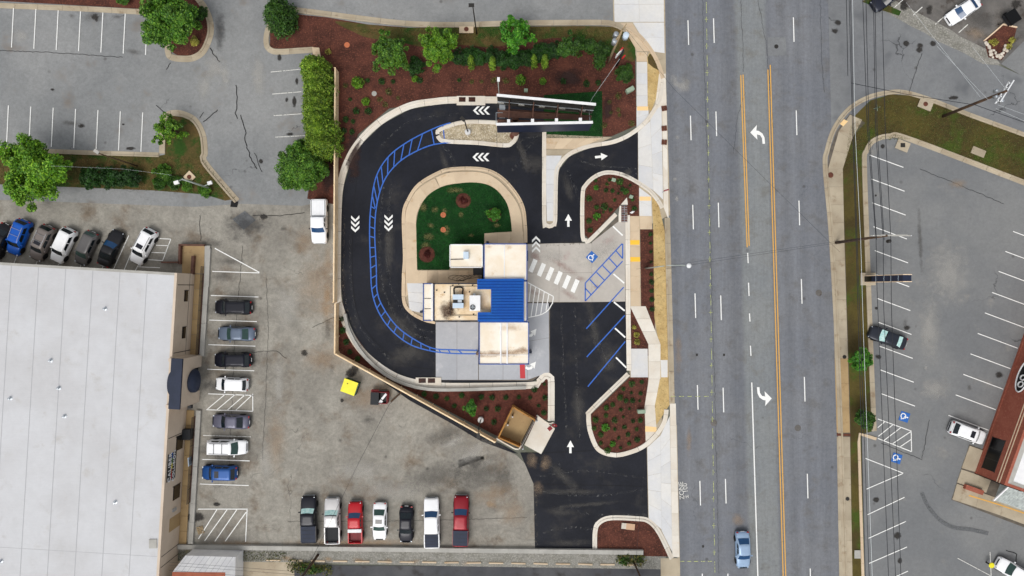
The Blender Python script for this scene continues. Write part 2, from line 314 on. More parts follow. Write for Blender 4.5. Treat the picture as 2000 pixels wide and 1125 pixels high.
def thing(name, label, cat, loc=(0, 0, 0), rz=0, group=None):
    o = bpy.data.objects.new(name, None); COL.objects.link(o); o.location = loc; o.rotation_euler = (0, 0, rz); o.empty_display_size = .3
    return tag(o, label, cat, group)
def struct(o): o['kind'] = 'structure'; return o
def stuff(o): o['kind'] = 'stuff'; return o
def smoothpath(pts, closed=False, step=7.0):
    n = len(pts); out = []
    for i in range(n if closed else n - 1):
        p0, p1, p2, p3 = [Vector(pts[j % n] if closed else pts[max(0, min(n - 1, j))]) for j in (i - 1, i, i + 1, i + 2)]
        m = max(1, int((p2 - p1).length / step))
        for q in range(m):
            t = q / m; out.append(.5 * ((2 * p1) + (p2 - p0) * t + (2 * p0 - 5 * p1 + 4 * p2 - p3) * t * t + (3 * p1 - p0 - 3 * p2 + p3) * t ** 3))
    if not closed: out.append(Vector(pts[-1]))
    return [(p.x, p.y) for p in out]
def gpts(pts): return [G(*p) for p in pts]
def area(name, pts, z, mat, parent=None, smooth=False):
    if smooth: pts = smoothpath(pts, True)
    o = MB().sheet(gpts(pts), z).build(name, mat, parent)
    return o if parent else struct(o)
def offs(P, i, d, closed=False):
    n = len(P); a = P[(i - 1) % n] if closed or i > 0 else P[i]; b = P[(i + 1) % n] if closed or i < n - 1 else P[i]
    t = (b - a); t.z = 0; t.normalize(); return P[i] + Vector((-t.y, t.x, 0)) * d
def strip(name, pts, w, z, mat, parent, smooth=False):
    if smooth: pts = smoothpath(pts)
    P = gpts(pts); m = MB(); vs = []
    for i in range(len(P)): a, b = offs(P, i, w / 2), offs(P, i, -w / 2); vs += [(a.x, a.y, z), (b.x, b.y, z)]
    m.add(vs, [(2 * i, 2 * i + 1, 2 * i + 3, 2 * i + 2) for i in range(len(P) - 1)])
    o = m.build(name, mat, parent)
    return o
def kerb(pts, w=14, side='R', mat='new_concrete', smooth=True, seg=3.0, lip=.34, hgt=.15, parent=None, closed=False, pan=.035):
    """kerb and gutter: pieces of about three metres along the line of the gutter's edge"""
    root = parent
    if smooth: pts = smoothpath(pts, closed, 4.0)
    else:
        q = []
        for a, b in zip(pts, pts[1:]):
            m = max(1, int((Vector(b) - Vector(a)).length / 12)); q += [tuple(Vector(a).lerp(Vector(b), k / m)) for k in range(m)]
        pts = q + [pts[-1]]
    P = gpts(pts); sg = -1 if side == 'R' else 1; wm = w / S; wl = wm * lip; wg = wm - wl
    prof = [(0, 0), (0, pan), (wg, pan + .012), (wg + .03, hgt), (wm - .02, hgt + .004), (wm, hgt - .02), (wm, 0)]
    k = len(prof); pieces = []; cur = [0]; acc = 0
    for i in range(1, len(P)):
        acc += (P[i] - P[i - 1]).length; cur.append(i)
        if acc > seg: pieces.append(cur); cur = [i]; acc = 0
    if len(cur) > 1: pieces.append(cur)
    for pc in pieces:
        m = MB(); vs = []
        for j, i in enumerate(pc):
            d = Vector((0, 0, 0))
            if j == 0: d = (P[pc[1]] - P[i]).normalized() * .018
            if j == len(pc) - 1: d = (P[pc[j - 1]] - P[i]).normalized() * .018
            for (o, z) in prof: q = offs(P, i, sg * o) + d; vs.append((q.x, q.y, z))
        fs = [(a * k + b, a * k + b + 1, (a + 1) * k + b + 1, (a + 1) * k + b) if sg > 0 else (a * k + b, (a + 1) * k + b, (a + 1) * k + b + 1, a * k + b + 1) for a in range(len(pc) - 1) for b in range(k - 1)]
        fs += [tuple(range(k)), tuple((len(pc) - 1) * k + b for b in range(k))[::-1]]
        m.add(vs, fs).build('kerb_stone', mat, root)
    return root
def slabs(root, quad, nu, nv, z, mat, th=.03, gap=.02, name='slab'):
    a, b, c, d = [G(*p) for p in quad]      # a-b along u, a-d along v
    f = lambda u, v: (a.lerp(b, u)).lerp(d.lerp(c, u), v)
    lu = max(.1, (b - a).length); lv = max(.1, (d - a).length); gu, gv = gap / 2 / lu, gap / 2 / lv
    for i in range(nu):
        for j in range(nv):
            q = [f(i / nu + gu, j / nv + gv), f((i + 1) / nu - gu, j / nv + gv), f((i + 1) / nu - gu, (j + 1) / nv - gv), f(i / nu + gu, (j + 1) / nv - gv)]
            MB().prism(q, z - th, z).build(name, mat, root)
STN = [0]
def stain(parent, px, py, rx, ry, mat='oil', rot=0, z=None, name='stain'):
    STN[0] += 1; c = G(px, py); a = R(rot); k = 8; z = (z if z is not None else .044) + (STN[0] % 12) * .0006
    q = [(-rx, -ry), (rx, -ry), (rx, ry), (-rx, ry)]
    me = MB().add([(x / S, y / S, 0) for x, y in q], [(0, 1, 2, 3)]).mesh(name); me.materials.append(M(mat)); o = link(name, me, parent); o.location = (c.x, c.y, z); o.rotation_euler[2] = a; return o
def copy_tree(o, parent=None):
    c = o.copy(); COL.objects.link(c); c.parent = parent
    for ch in o.children: copy_tree(ch, c)
    return c
# ================================================================ SETTING
def emp(name):
    o = bpy.data.objects.new(name, None); COL.objects.link(o); return struct(o)
ground = struct(MB().sheet([(-700, -700), (700, -700), (700, 700), (-700, 700)], -.05).build('ground', 'verge_ground'))
lot = area('parking_lot', [(-500, 300), (660, 300), (660, 690), (1010, 890), (1060, 940), (1060, 1085), (-500, 1085)], 0, 'old_asphalt')
nwlot = area('parking_lot', [(-500, -500), (1300, -500), (1300, 60), (660, 60), (660, 388), (590, 402), (470, 398), (380, 404), (-500, 372)], .004, 'grey_asphalt')
rd = lambda x, y: (x + .0258 * (y - 562.5), y)
road = area('road', [rd(1308, -800), rd(1632, -800), rd(1632, 1900), rd(1308, 1900)], .008, 'road_asphalt')
street = area('side_street', [(1600, -800), (1600, 360), (1690, 260), (2600, 500), (2600, 330), (1990, 145), (1830, 75), (1660, -20), (1640, -800)], .006, 'street_asphalt')
elot = area('parking_lot', [(1640, 240), (2700, 240), (2700, 1900), (1640, 1900)], .002, 'lot_asphalt')
nelot = area('parking_lot', [(1665, -500), (2700, -500), (2700, 350), (2000, 150), (1930, 112), (1840, 68), (1690, 5)], .010, 'dark_lot')
area('driveway', [(1955, 125), (2005, 75), (2005, 20), (2300, 10), (2300, 260), (2000, 150)], .0135, 'lot_asphalt')
lane = area('back_lane', [(570, 1104), (1290, 1108), (1290, 1500), (540, 1500)], .004, 'back_lane')
area('gravel_strip', [(345, 1070), (560, 1074), (1255, 1080), (1300, 1086), (1300, 1112), (900, 1106), (560, 1098), (345, 1096)], .008, 'grey_gravel')
area('yard', [(300, 1094), (575, 1098), (572, 1500), (300, 1500)], .0045, 'old_concrete')
# --- planting beds, lawns
bedN = area('mulch_bed', [(528, 52), (560, 26), (640, 34), (720, 48), (800, 54), (1000, 52), (1190, 52), (1226, 66), (1240, 92), (1243, 245), (1195, 266), (1062, 275), (1062, 200), (850, 197), (760, 212), (700, 262), (668, 335), (656, 400), (600, 388), (610, 330), (600, 118), (612, 104), (527, 100)], .016, 'mulch')
area('grass_verge', [(655, 42), (720, 48), (800, 54), (1000, 52), (1190, 52), (1226, 66), (1240, 92), (1238, 120), (1215, 112), (1160, 78), (1090, 74), (1040, 80), (960, 92), (900, 88), (830, 92), (780, 82), (720, 74), (690, 62)], .0195, 'rough_grass', smooth=True)
area('lawn', [(1062, 186), (1176, 178), (1177, 270), (1062, 270)], .021, 'turf')
area('mulch_bed', [(656, 586), (668, 586), (684, 640), (722, 695), (790, 742), (850, 757), (1030, 756), (1060, 740), (1078, 742), (1080, 822), (1050, 816), (1018, 876), (656, 689)], .016, 'dark_mulch')
bedE1 = area('mulch_bed', [(1140, 380), (1150, 358), (1175, 343), (1200, 340), (1228, 348), (1248, 360), (1248, 422), (1226, 422), (1224, 388), (1150, 466), (1141, 458)], .026, 'mulch')
bedE2 = area('mulch_bed', [(1230, 737), (1266, 737), (1265, 765), (1258, 796), (1262, 868), (1235, 882), (1200, 889), (1172, 878), (1156, 850), (1152, 812)], .026, 'mulch')
bedE3 = area('mulch_bed', [(1166, 1080), (1166, 1034), (1174, 1022), (1195, 1014), (1242, 1015), (1264, 1020), (1284, 1040), (1311, 1087), (1260, 1086)], .026, 'mulch')
area('mulch_bed', [(1250, 448), (1276, 448), (1280, 700), (1225, 680), (1220, 600), (1252, 600)], .016, 'mulch')
area('dry_grass_strip', [(1273, 385), (1285, 395), (1298, 450), (1306, 700), (1308, 790), (1282, 830), (1278, 790), (1288, 740), (1290, 690), (1278, 620), (1276, 450)], .0185, 'dry_grass')
area('dry_grass_strip', [(1264, 112), (1268, 104), (1280, 108), (1288, 140), (1286, 180), (1272, 216), (1265, 214)], .0185, 'dry_grass')
area('grass_tuft_patch', [(1265, 112), (1269, 105), (1279, 109), (1286, 137), (1276, 132), (1266, 124)], .0225, 'rough_grass')
area('lawn', [(1640, 350), (1655, 240), (1700, 196), (1740, 184), (1780, 187), (1830, 204), (2300, 375), (2300, 470), (1785, 276), (1740, 268), (1706, 278), (1692, 300), (1690, 480), (1706, 842), (1682, 848), (1695, 1400), (1665, 1400), (1655, 800), (1645, 480)], .016, 'brown_grass')
# --- north-west islands
area('mulch_bed', [(-300, -200), (-300, -12), (0, 2), (285, 18), (330, 22), (336, 102), (350, 110), (385, 108), (402, 85), (408, 50), (395, 10), (370, -20), (350, -200)], .016, 'mulch')
area('grass_island', [(-300, 286), (0, 292), (312, 304), (322, 302), (322, 232), (335, 226), (365, 230), (388, 250), (396, 290), (394, 305), (430, 350), (462, 388), (440, 392), (400, 380), (300, 372), (0, 360), (-300, 352)], .016, 'rough_grass')
# --- north-west kerbs
nk = emp('kerb')
kerb([(-300, 2), (-150, 8), (0, 16), (150, 22), (282, 29)], 10, 'L', 'old_concrete', parent=nk)
kerb([(334, 84), (323, 84), (323, 104), (330, 116), (352, 121), (380, 119), (402, 104), (416, 72), (417, 45), (408, 18), (392, -6), (372, -30)], 12, 'L', 'old_concrete', parent=nk)
nk = emp('kerb')
kerb([(-300, 278), (-100, 282), (0, 287), (150, 293), (312, 298)], 9, 'R', 'old_concrete', parent=nk)
kerb([(311, 300), (313, 240), (320, 222), (338, 215), (362, 218), (386, 232), (402, 262), (406, 300), (404, 312), (430, 345), (468, 389)], 12, 'R', 'old_concrete', parent=nk)
# --- top bed kerb
nk = emp('kerb')
kerb([(613, 103), (580, 105), (545, 107), (528, 104), (517, 93), (515, 72), (522, 48), (540, 25), (560, 14), (600, 17), (700, 30), (800, 41), (900, 43), (1000, 40), (1100, 39), (1180, 39), (1205, 44), (1225, 54)], 11, 'R', 'old_concrete', parent=nk)
MB().prism(gpts([(610, 93), (624, 94), (627, 112), (614, 118)]), 0, .16).build('kerb_stone', 'tan_concrete', nk)
# --- new black drive
driveA = area('driveway', [(1062, 190), (975, 202), (890, 202), (850, 205), (800, 214), (748, 242), (708, 280), (684, 320), (671, 365), (667, 420), (666, 560), (672, 602), (692, 652), (720, 690), (762, 724), (800, 738), (850, 747), (1036, 747), (1048, 741), (1058, 731), (1070, 728), (1075, 731), (1075, 480), (1136, 474), (1136, 380), (1142, 360), (1162, 343), (1185, 334), (1215, 338), (1246, 354), (1246, 258), (1195, 282), (1150, 290), (1112, 306), (1092, 332), (1062, 332)], .024, 'black_asphalt')
driveB = area('driveway', [(1070, 588), (1222, 588), (1224, 726), (1152, 798), (1147, 812), (1150, 845), (1166, 880), (1200, 892), (1235, 885), (1263, 872), (1266, 1012), (1190, 1008), (1162, 1020), (1158, 1078), (1045, 1076), (1042, 945), (1016, 884), (1060, 884), (1084, 836), (1082, 742), (1070, 735)], .028, 'black_asphalt')
# outer kerb of the loop
nk = emp('kerb')
kerb([(972, 202), (890, 202), (850, 205), (800, 214), (748, 242), (708, 280), (684, 320), (671, 365), (667, 420), (666, 560), (672, 602), (692, 652), (720, 690), (762, 722), (800, 738), (850, 746), (900, 748), (1035, 746), (1048, 741), (1058, 730), (1070, 727), (1080, 734), (1083, 745), (1083, 822)], 13, 'R', 'new_concrete', parent=nk, lip=.42)
for quad in ([(892, 188), (948, 188), (948, 206), (892, 206)], [(812, 737), (862, 737), (862, 752), (812, 752)]):
    fl = emp('storm_inlet_apron'); slabs(fl, quad, 2, 1, .165, 'new_concrete', .15)
# centre island
isl = area('pavement', [(786, 590), (788, 500), (787, 420), (796, 390), (816, 362), (850, 341), (882, 331), (940, 331), (975, 346), (1004, 376), (1021, 405), (1026, 440), (1027, 478), (945, 478), (935, 628), (850, 629), (816, 622), (796, 605)], .032, 'old_concrete', smooth=False)
def ring(outer, inner, n, z, mat, root, nm='slab'):
    po, pi = smoothpath(outer, False, 3), smoothpath(inner, False, 3)
    f = lambda P, t: P[min(len(P) - 1, int(round(t * (len(P) - 1))))]
    for i in range(n):
        a, b = (i + .004) / n, (i + .996) / n; tt = [a + (b - a) * k / 5 for k in range(6)]
        q = [f(po, t) for t in tt] + [f(pi, t) for t in reversed(tt)]; MB().prism(gpts(q), .005, z).build(nm, mat, root)
ring([(792, 580), (793, 500), (792, 425), (801, 393), (820, 367), (852, 347), (883, 337), (938, 337), (971, 351), (999, 380), (1015, 408), (1020, 440), (1021, 474)],
     [(818, 560), (815, 480), (813, 430), (820, 405), (838, 380), (868, 363), (900, 358), (930, 357), (955, 362), (975, 376), (991, 400), (998, 430), (1000, 462)], 14, .15, 'tan_concrete', isl)
slabs(isl, [(816, 528), (935, 528), (935, 553), (816, 553)], 6, 1, .153, 'tan_concrete', .1)
slabs(isl, [(795, 553), (828, 553), (828, 612), (800, 606)], 1, 3, .156, 'pale_concrete', .1)
slabs(isl, [(946, 455), (1022, 452), (1023, 478), (946, 478)], 3, 1, .152, 'tan_concrete', .1)
kerb([(850, 633), (826, 627), (800, 612), (786, 590), (785, 540), (787, 500), (785, 420), (795, 388), (815, 359), (850, 337), (881, 327), (941, 327), (978, 342), (1007, 372), (1024, 403), (1029, 440), (1030, 474)], 7, 'R', 'tan_concrete', parent=emp('kerb'), lip=.6, hgt=.158)
cl = area('lawn', [(815, 527)] + smoothpath([(813, 440), (818, 412), (834, 384), (862, 366), (900, 358), (930, 357), (956, 363), (976, 378), (992, 403), (1000, 452)], False, 4) + [(946, 456), (945, 478), (878, 478), (878, 527)], .157, 'turf')
for (x, y, rx, ry) in [(828, 405, 10, 12), (850, 410, 9, 8), (868, 412, 8, 7), (838, 462, 14, 10), (832, 480, 12, 10), (900, 420, 7, 8), (888, 372, 20, 8), (842, 440, 9, 7), (970, 440, 9, 6), (872, 450, 8, 12), (920, 460, 8, 5)]: stain(cl, x, y, rx, ry, 'worn_turf', z=.16)
for (x, y, r) in [(905, 392, 15), (834, 497, 16), (965, 420, 14)]:
    struct(MB().lathe([(r / S, 0), (r / S * .8, .07), (.15, .12), (0.001, .12)], 20, (*G(x, y)[:2], .157)).build('mulch_ring', 'dark_mulch'))
# gravel island below the billboard
area('gravel_bed', [(858, 263), (864, 254), (905, 241), (990, 241), (1004, 255), (1002, 270), (990, 281), (870, 273)], .034, 'gravel', smooth=True)
kerb([(851, 263), (857, 250), (905, 235), (975, 236), (1000, 240), (1013, 257), (1011, 272), (1003, 282), (988, 288), (930, 283), (870, 280), (856, 274)], 8, 'R', 'new_concrete', parent=emp('kerb'), closed=True, lip=.8)
# divider with the exit curve
dv = area('pavement', [(1060, 262), (1196, 268), (1150, 288), (1113, 303), (1094, 325), (1089, 345), (1088, 430), (1083, 441), (1074, 444), (1064, 440), (1060, 430)], .033, 'old_concrete')
slabs(dv, [(1066, 270), (1176, 270), (1130, 291), (1066, 291)], 4, 1, .12, 'tan_concrete', .08)
slabs(dv, [(1066, 293), (1122, 293), (1100, 303), (1066, 303)], 1, 1, .12, 'old_concrete', .08)
slabs(dv, [(1066, 304), (1097, 304), (1082, 360), (1066, 360)], 1, 2, .12, 'pale_concrete', .08)
slabs(dv, [(1066, 360), (1082, 360), (1082, 432), (1068, 432)], 1, 2, .12, 'pale_concrete', .08)
kerb([(1059, 258), (1059, 430), (1063, 441), (1073, 446), (1083, 442), (1088, 432), (1090, 345), (1096, 324), (1115, 304), (1150, 290), (1195, 282), (1222, 272), (1243, 259), (1262, 243), (1278, 222), (1292, 195), (1299, 160)], 8, 'L', 'new_concrete', parent=emp('kerb'), lip=.6)
# east bed kerbs
kerb([(1206, 421), (1152, 474), (1142, 472), (1134, 462), (1134, 380), (1141, 359), (1161, 341), (1185, 333), (1215, 337), (1246, 352), (1272, 370), (1290, 392), (1297, 405)], 8, 'R', 'new_concrete', parent=emp('kerb'), lip=.5)
kerb([(1224, 727), (1151, 798), (1145, 811), (1149, 846), (1166, 881), (1200, 893), (1236, 886), (1264, 872), (1288, 848), (1302, 824), (1306, 800)], 9, 'L', 'new_concrete', parent=emp('kerb'), lip=.5)
kerb([(1157, 1078), (1158, 1036), (1166, 1018), (1190, 1007), (1242, 1008), (1268, 1013), (1290, 1036), (1316, 1089)], 9, 'R', 'new_concrete', parent=emp('kerb'), lip=.5)
kerb([(1221, 420), (1222, 590), (1224, 724)], 9, 'L', 'new_concrete', parent=emp('kerb'), lip=.5, smooth=False)
# concrete pads
pad = area('pavement', [(851, 628), (934, 628), (934, 600), (1074, 600), (1074, 736), (1058, 730), (1040, 744), (851, 742)], .030, 'joint_dark')
slabs(pad, [(851, 629), (934, 629), (934, 742), (851, 742)], 2, 2, .036, 'pad_concrete', .02, .03)
slabs(pad, [(935, 600), (1030, 600), (1030, 742), (935, 742)], 2, 2, .036, 'pad_concrete', .02, .03)
slabs(pad, [(1030, 592), (1072, 592), (1073, 727), (1030, 742)], 1, 2, .0365, 'pad_concrete', .02, .03)
plz = area('pavement', [(1028, 476), (1136, 474), (1152, 477), (1210, 420), (1221, 420), (1222, 589), (1028, 592)], .030, 'joint_dark')
for q in ([(1029, 477), (1092, 475), (1092, 590), (1029, 590)], [(1092, 475), (1156, 475), (1156, 590), (1092, 590)], [(1156, 473), (1221, 422), (1221, 589), (1156, 590)]): slabs(plz, q, 1, 2 if q[0][0] < 1150 else 1, .036, 'plaza_concrete', .02, .025)
for (x, y, rx, ry, r) in [(1045, 500, 16, 10, -30), (1100, 520, 40, 10, -30), (1135, 545, 12, 8, 0), (1110, 575, 24, 8, -30), (1045, 572, 20, 8, -20), (1165, 560, 10, 6, 0)]: stain(plz, x, y, rx, ry, 'red_stain', r)
for (x, y, rx, ry) in [(1160, 500, 50, 30), (1190, 480, 20, 25), (1080, 500, 30, 18)]: stain(plz, x, y, rx, ry, 'pale_stain')
kerb([(1225, 50), (1250, 66), (1272, 92), (1288, 120), (1299, 152)], 8, 'R', 'tan_concrete', parent=emp('kerb'), lip=.5)
# --- sidewalks west of the road
sw = area('sidewalk', [(1196, -60), (1298, -60), (1301, 170), (1309, 420), (1250, 448), (1220, 420), (1244, 300), (1243, 112), (1226, 62), (1198, 45)], .012, 'old_concrete')
slabs(sw, [(1198, -60), (1296, -60), (1297, 43), (1200, 43)], 2, 3, .03, 'pale_concrete')
slabs(sw, [(1236, 44), (1297, 44), (1298, 104), (1270, 100)], 1, 2, .03, 'pale_concrete')
slabs(sw, [(1212, 45), (1235, 45), (1268, 100), (1244, 100)], 1, 2, .034, 'tan_concrete')
slabs(sw, [(1243, 102), (1264, 102), (1264, 120), (1243, 120)], 1, 1, .034, 'tan_concrete')
slabs(sw, [(1243, 121), (1264, 121), (1265, 208), (1243, 208)], 1, 4, .034, 'pale_concrete')
slabs(sw, [(1243, 209), (1266, 209), (1268, 236), (1243, 252)], 1, 2, .034, 'pale_concrete')
slabs(sw, [(1287, 144), (1300, 144), (1302, 200), (1278, 216)], 1, 2, .031, 'new_concrete')
slabs(sw, [(1246, 258), (1270, 236), (1276, 372), (1247, 354)], 1, 3, .030, 'pale_concrete')
slabs(sw, [(1270, 234), (1292, 200), (1295, 390), (1276, 372)], 1, 4, .030, 'pale_concrete')
slabs(sw, [(1293, 201), (1302, 201), (1306, 430), (1296, 405)], 1, 5, .0335, 'new_concrete')
slabs(sw, [(1248, 366), (1272, 384), (1273, 422), (1249, 422)], 1, 2, .034, 'pale_concrete')
slabs(sw, [(1249, 422), (1273, 422), (1274, 448), (1250, 448)], 1, 1, .034, 'tan_concrete')
sw2 = area('sidewalk', [(1226, 420), (1250, 420), (1252, 598), (1266, 600), (1292, 660), (1306, 700), (1290, 740), (1284, 800), (1300, 830), (1322, 830), (1328, 1095), (1266, 1020), (1263, 860), (1258, 795), (1230, 738), (1228, 680), (1262, 660), (1230, 600)], .0145, 'old_concrete')
slabs(sw2, [(1227, 422), (1249, 422), (1251, 598), (1229, 598)], 1, 6, .034, 'tan_concrete')
slabs(sw2, [(1230, 598), (1261, 598), (1290, 672), (1266, 672)], 1, 3, .034, 'new_concrete')
slabs(sw2, [(1266, 672), (1290, 672), (1290, 740), (1267, 740)], 1, 2, .034, 'new_concrete')
slabs(sw2, [(1231, 681), (1265, 681), (1266, 737), (1232, 737)], 1, 1, .033, 'pale_concrete')
slabs(sw2, [(1290, 703), (1304, 703), (1304, 737), (1291, 737)], 1, 1, .033, 'pale_concrete')
slabs(sw2, [(1267, 740), (1289, 740), (1279, 792), (1259, 792)], 1, 2, .034, 'new_concrete')
slabs(sw2, [(1259, 792), (1279, 792), (1283, 848), (1261, 868)], 1, 2, .034, 'new_concrete')
slabs(sw2, [(1264, 874), (1290, 850), (1292, 1034), (1267, 1012)], 1, 5, .030, 'pale_concrete')
slabs(sw2, [(1290, 850), (1308, 812), (1313, 1078), (1292, 1036)], 1, 6, .030, 'pale_concrete')
slabs(sw2, [(1308, 788), (1320, 788), (1327, 1088), (1313, 1088)], 1, 7, .031, 'new_concrete')
slabs(sw2, [(1290, 1090), (1328, 1090), (1330, 1240), (1292, 1240)], 1, 4, .03, 'old_concrete')
for (q, mt) in (([(1227, 469), (1249, 469), (1249, 478), (1227, 478)], 'tactile'), ([(1228, 502), (1250, 502), (1250, 511), (1228, 511)], 'tactile'), ([(1249, 384), (1271, 384), (1271, 392), (1249, 392)], 'tactile_worn'), ([(1244, 208), (1266, 208), (1266, 216), (1244, 216)], 'tactile_worn'), ([(1260, 832), (1282, 834), (1282, 843), (1260, 843)], 'tactile_worn')):
    o = MB(); f = gpts(q); o.prism(f, .03, .044)
    w = (f[1] - f[0]); d = (f[3] - f[0])
    for i in range(8):
        for j in range(4): o.box(tuple(f[0] + w * ((i + .5) / 8) + d * ((j + .5) / 4) + Vector((0, 0, .05))), (.07, .07, .014))
    o.build('tactile_plate', mt, sw2)
kerb([rd(1312, 425), rd(1312, 600), rd(1312, 788)], 11, 'R', 'old_concrete', parent=emp('kerb'), lip=.35, smooth=False)
# --- east side of the road
kerb([rd(1632, 1500), rd(1629, 800), rd(1622, 480), (1607, 330), (1611, 292), (1626, 248), (1655, 210), (1695, 186), (1738, 176), (1772, 177), (1822, 192), (1900, 222), (2010, 262), (2400, 405)], 9, 'R', 'old_concrete', parent=emp('kerb'), lip=.4)
se = area('sidewalk', [(1616, 330), (1620, 295), (1634, 256), (1660, 222), (1690, 240), (1662, 270), (1645, 330), (1650, 480), (1660, 800), (1668, 1400), (1642, 1400), (1636, 900), (1630, 600), (1622, 480)], .0185, 'joint_dark')
slabs(se, [(1617, 330), (1646, 330), (1649, 470), (1624, 470)], 1, 4, .034, 'old_concrete')
slabs(se, [(1624, 470), (1649, 470), (1656, 700), (1630, 700)], 1, 6, .034, 'old_concrete')
slabs(se, [(1630, 700), (1656, 700), (1660, 845), (1634, 845)], 1, 3, .034, 'tan_walk')
slabs(se, [(1634, 853), (1660, 853), (1668, 1300), (1642, 1300)], 1, 11, .034, 'old_concrete')
slabs(se, [(1638, 257), (1664, 272), (1646, 330), (1617, 330)], 1, 2, .034, 'old_concrete')
slabs(se, [(1660, 224), (1684, 234), (1664, 272), (1638, 257)], 1, 1, .034, 'old_concrete')
MB().prism(gpts([(1634, 846), (1661, 847), (1661, 852), (1634, 851)]), .02, .05).build('drain_grate', 'rust_iron', se)
MB().prism(gpts([(1648, 233), (1656, 237), (1647, 247), (1640, 242)]), .03, .042).build('tactile_plate', 'tactile_worn', se)
kerb([(1712, 842), (1704, 640), (1698, 470), (1693, 320), (1696, 298), (1709, 279), (1738, 271), (1778, 278), (2010, 366), (2400, 514)], 10, 'L', 'old_concrete', parent=emp('kerb'), lip=.4)
kerb([(1695, 1400), (1688, 1125), (1683, 960), (1680, 850), (1710, 860)], 6, 'L', 'tan_concrete', parent=emp('kerb'), smooth=False, lip=.9)
gr = area('gravel_verge', [(1660, -30), (1690, 0), (1780, 52), (1850, 85), (1920, 125), (1955, 128), (1935, 118), (1930, 115), (1860, 60), (1760, 8), (1700, -30)], .018, 'grey_gravel')
area('gravel_verge', [(1755, 30), (1775, 22), (1930, 98), (1955, 126), (1915, 118), (1830, 80)], .0205, 'grey_gravel')
area('grass_verge', [(1683, 3), (1700, -6), (1760, 22), (1756, 31), (1722, 20)], .0225, 'rough_grass')
area('mulch_bed', [(1922, 80), (1958, 48), (1986, 54), (1978, 84), (1956, 118), (1930, 112)], .024, 'mulch')
# ================================================================ PAINT
MZ = .056
def pline(par, a, b, w=.11, mat='white_paint', name='parking_line', z=MZ): return strip(name, [a, b], w, z, mat, par)
def poly(par, pts, mat='white_paint', name='marking', z=MZ): return MB().sheet(gpts(pts), z).build(name, mat, par)
for i in range(-3, 7):
    x = 27 + 43.6 * i; pline(nwlot, (x, 16 + 2.2 * i), (x - 4, 93 + 2.4 * i))
    x = 17 + 43.7 * i; pline(nwlot, (x, 206 + 2.3 * i), (x - 3.6, 282 + 2.4 * i))
for i, y in enumerate([138, 181, 223, 265]): pline(nwlot, (529 + 3 * i, y + 3), (592 + 2 * i, y - 3 + i), .09, 'worn_white')
for i in range(8):                                   # bays north of the body shop
    x = -40 + 43.2 * i; pline(lot, (x, 466 + 2.0 * i), (x - 24, 522 + 2.3 * i), .11, 'worn_white' if i < 6 else 'white_paint')
pline(lot, (252, 460), (222, 526)); pline(lot, (278, 504), (265, 528))
for a, b in (((291, 465), (334, 467)), ((305, 479), (330, 480)), ((296, 493), (325, 494)), ((288, 507), (319, 509)), ((334, 467), (318, 509)), ((270, 521), (313, 523))): pline(lot, a, b, .10)
for (x0, x1, y) in [(415, 507, 530), (412, 505, 577), (409, 502, 625), (407, 499, 673), (405, 497, 721), (407, 495, 769), (397, 490, 850), (395, 488, 897), (391, 486, 945)]: pline(lot, (x0, y), (x1, y + 3), .11, 'worn_white' if y in (850,) else 'white_paint')
pline(lot, (420, 485), (507, 532), .13)
for a, b in (((403, 800), (494, 803)), ((494, 769), (494, 803)), ((440, 770), (404, 800)), ((460, 770), (424, 800)), ((480, 770), (444, 801)), ((493, 771), (461, 801))): pline(lot, a, b, .11)
for a, b in (((387, 994), (484, 994)), ((483, 994), (480, 1058)), ((424, 995), (388, 1052)), ((444, 995), (400, 1056)), ((463, 995), (420, 1057)), ((481, 1000), (440, 1057))): pline(lot, a, b, .12)
# road paint
for x, ys in ((1344, [40, 226, 400, 573, 752, 939, 1120]), (1394, [36, 218, 396, 577, 757, 935, 1120]), (1550, [34, 216, 392, 545, 736, 925, 1110])):
    for y in ys:
        xx = x + (y - 60) * (.0258 if x < 1500 else .0305); pline(road, (xx, y), (xx + 1.3, y + 48), .13, name='lane_dash')
yl = lambda x0, y0, x1, y1: pline(road, (x0, y0), (x1, y1), .13, 'yellow_paint', 'centre_line')
yl(1446.5, 147, 1459, 483); yl(1451, 146, 1463, 480); yl(1499.5, 136, 1531, 1180); yl(1504, 127, 1536, 1180)
for y, l in ((494, 20), (552, 26), (612, 16), (675, 20)): pline(road, (1460 + (y - 494) * .03, y), (1461 + (y - 494) * .03, y + l), .13, name='lane_dash')
pline(road, (1468, 747), (1481, 1160), .15, name='lane_line')
def turn_arrow(cx, cy, sc, rot):
    pts = [(-4, 34), (5, 34)]; c, s = math.cos(R(rot)), math.sin(R(rot))
    sh = [(9, 16), (14, 16), (13, 4), (9, -4), (2, -9), (-3, -10), (-2, -21), (-15, -6), (-1, 8), (-2, -2), (4, -1), (8, 5)]
    poly(road, [(cx + sc * (x * c - y * s), cy + sc * (x * s + y * c)) for x, y in sh], name='turn_arrow')
turn_arrow(1480, 265, 1.0, 0); turn_arrow(1492, 772, 1.0, 180)
for i in range(22):
    y = 4 + i * 52; x = 1380 + (y - 60) * .015
    pline(road, (x, y), (x + .6, y + 22), .06, 'chalk_yellow', 'survey_mark'); pline(road, (x - 3, y + 34), (x + 3, y + 34), .06, 'chalk_yellow', 'survey_mark'); pline(road, (x, y + 29), (x, y + 40), .06, 'chalk_yellow', 'survey_mark')
for (y, x0, x1) in ((774, 1310, 1390), (1096, 1328, 1396)):
    for k in range(5): pline(road, (x0 + (x1 - x0) * k / 5, y), (x0 + (x1 - x0) * (k + .6) / 5, y), .07, 'chalk_yellow', 'survey_mark')
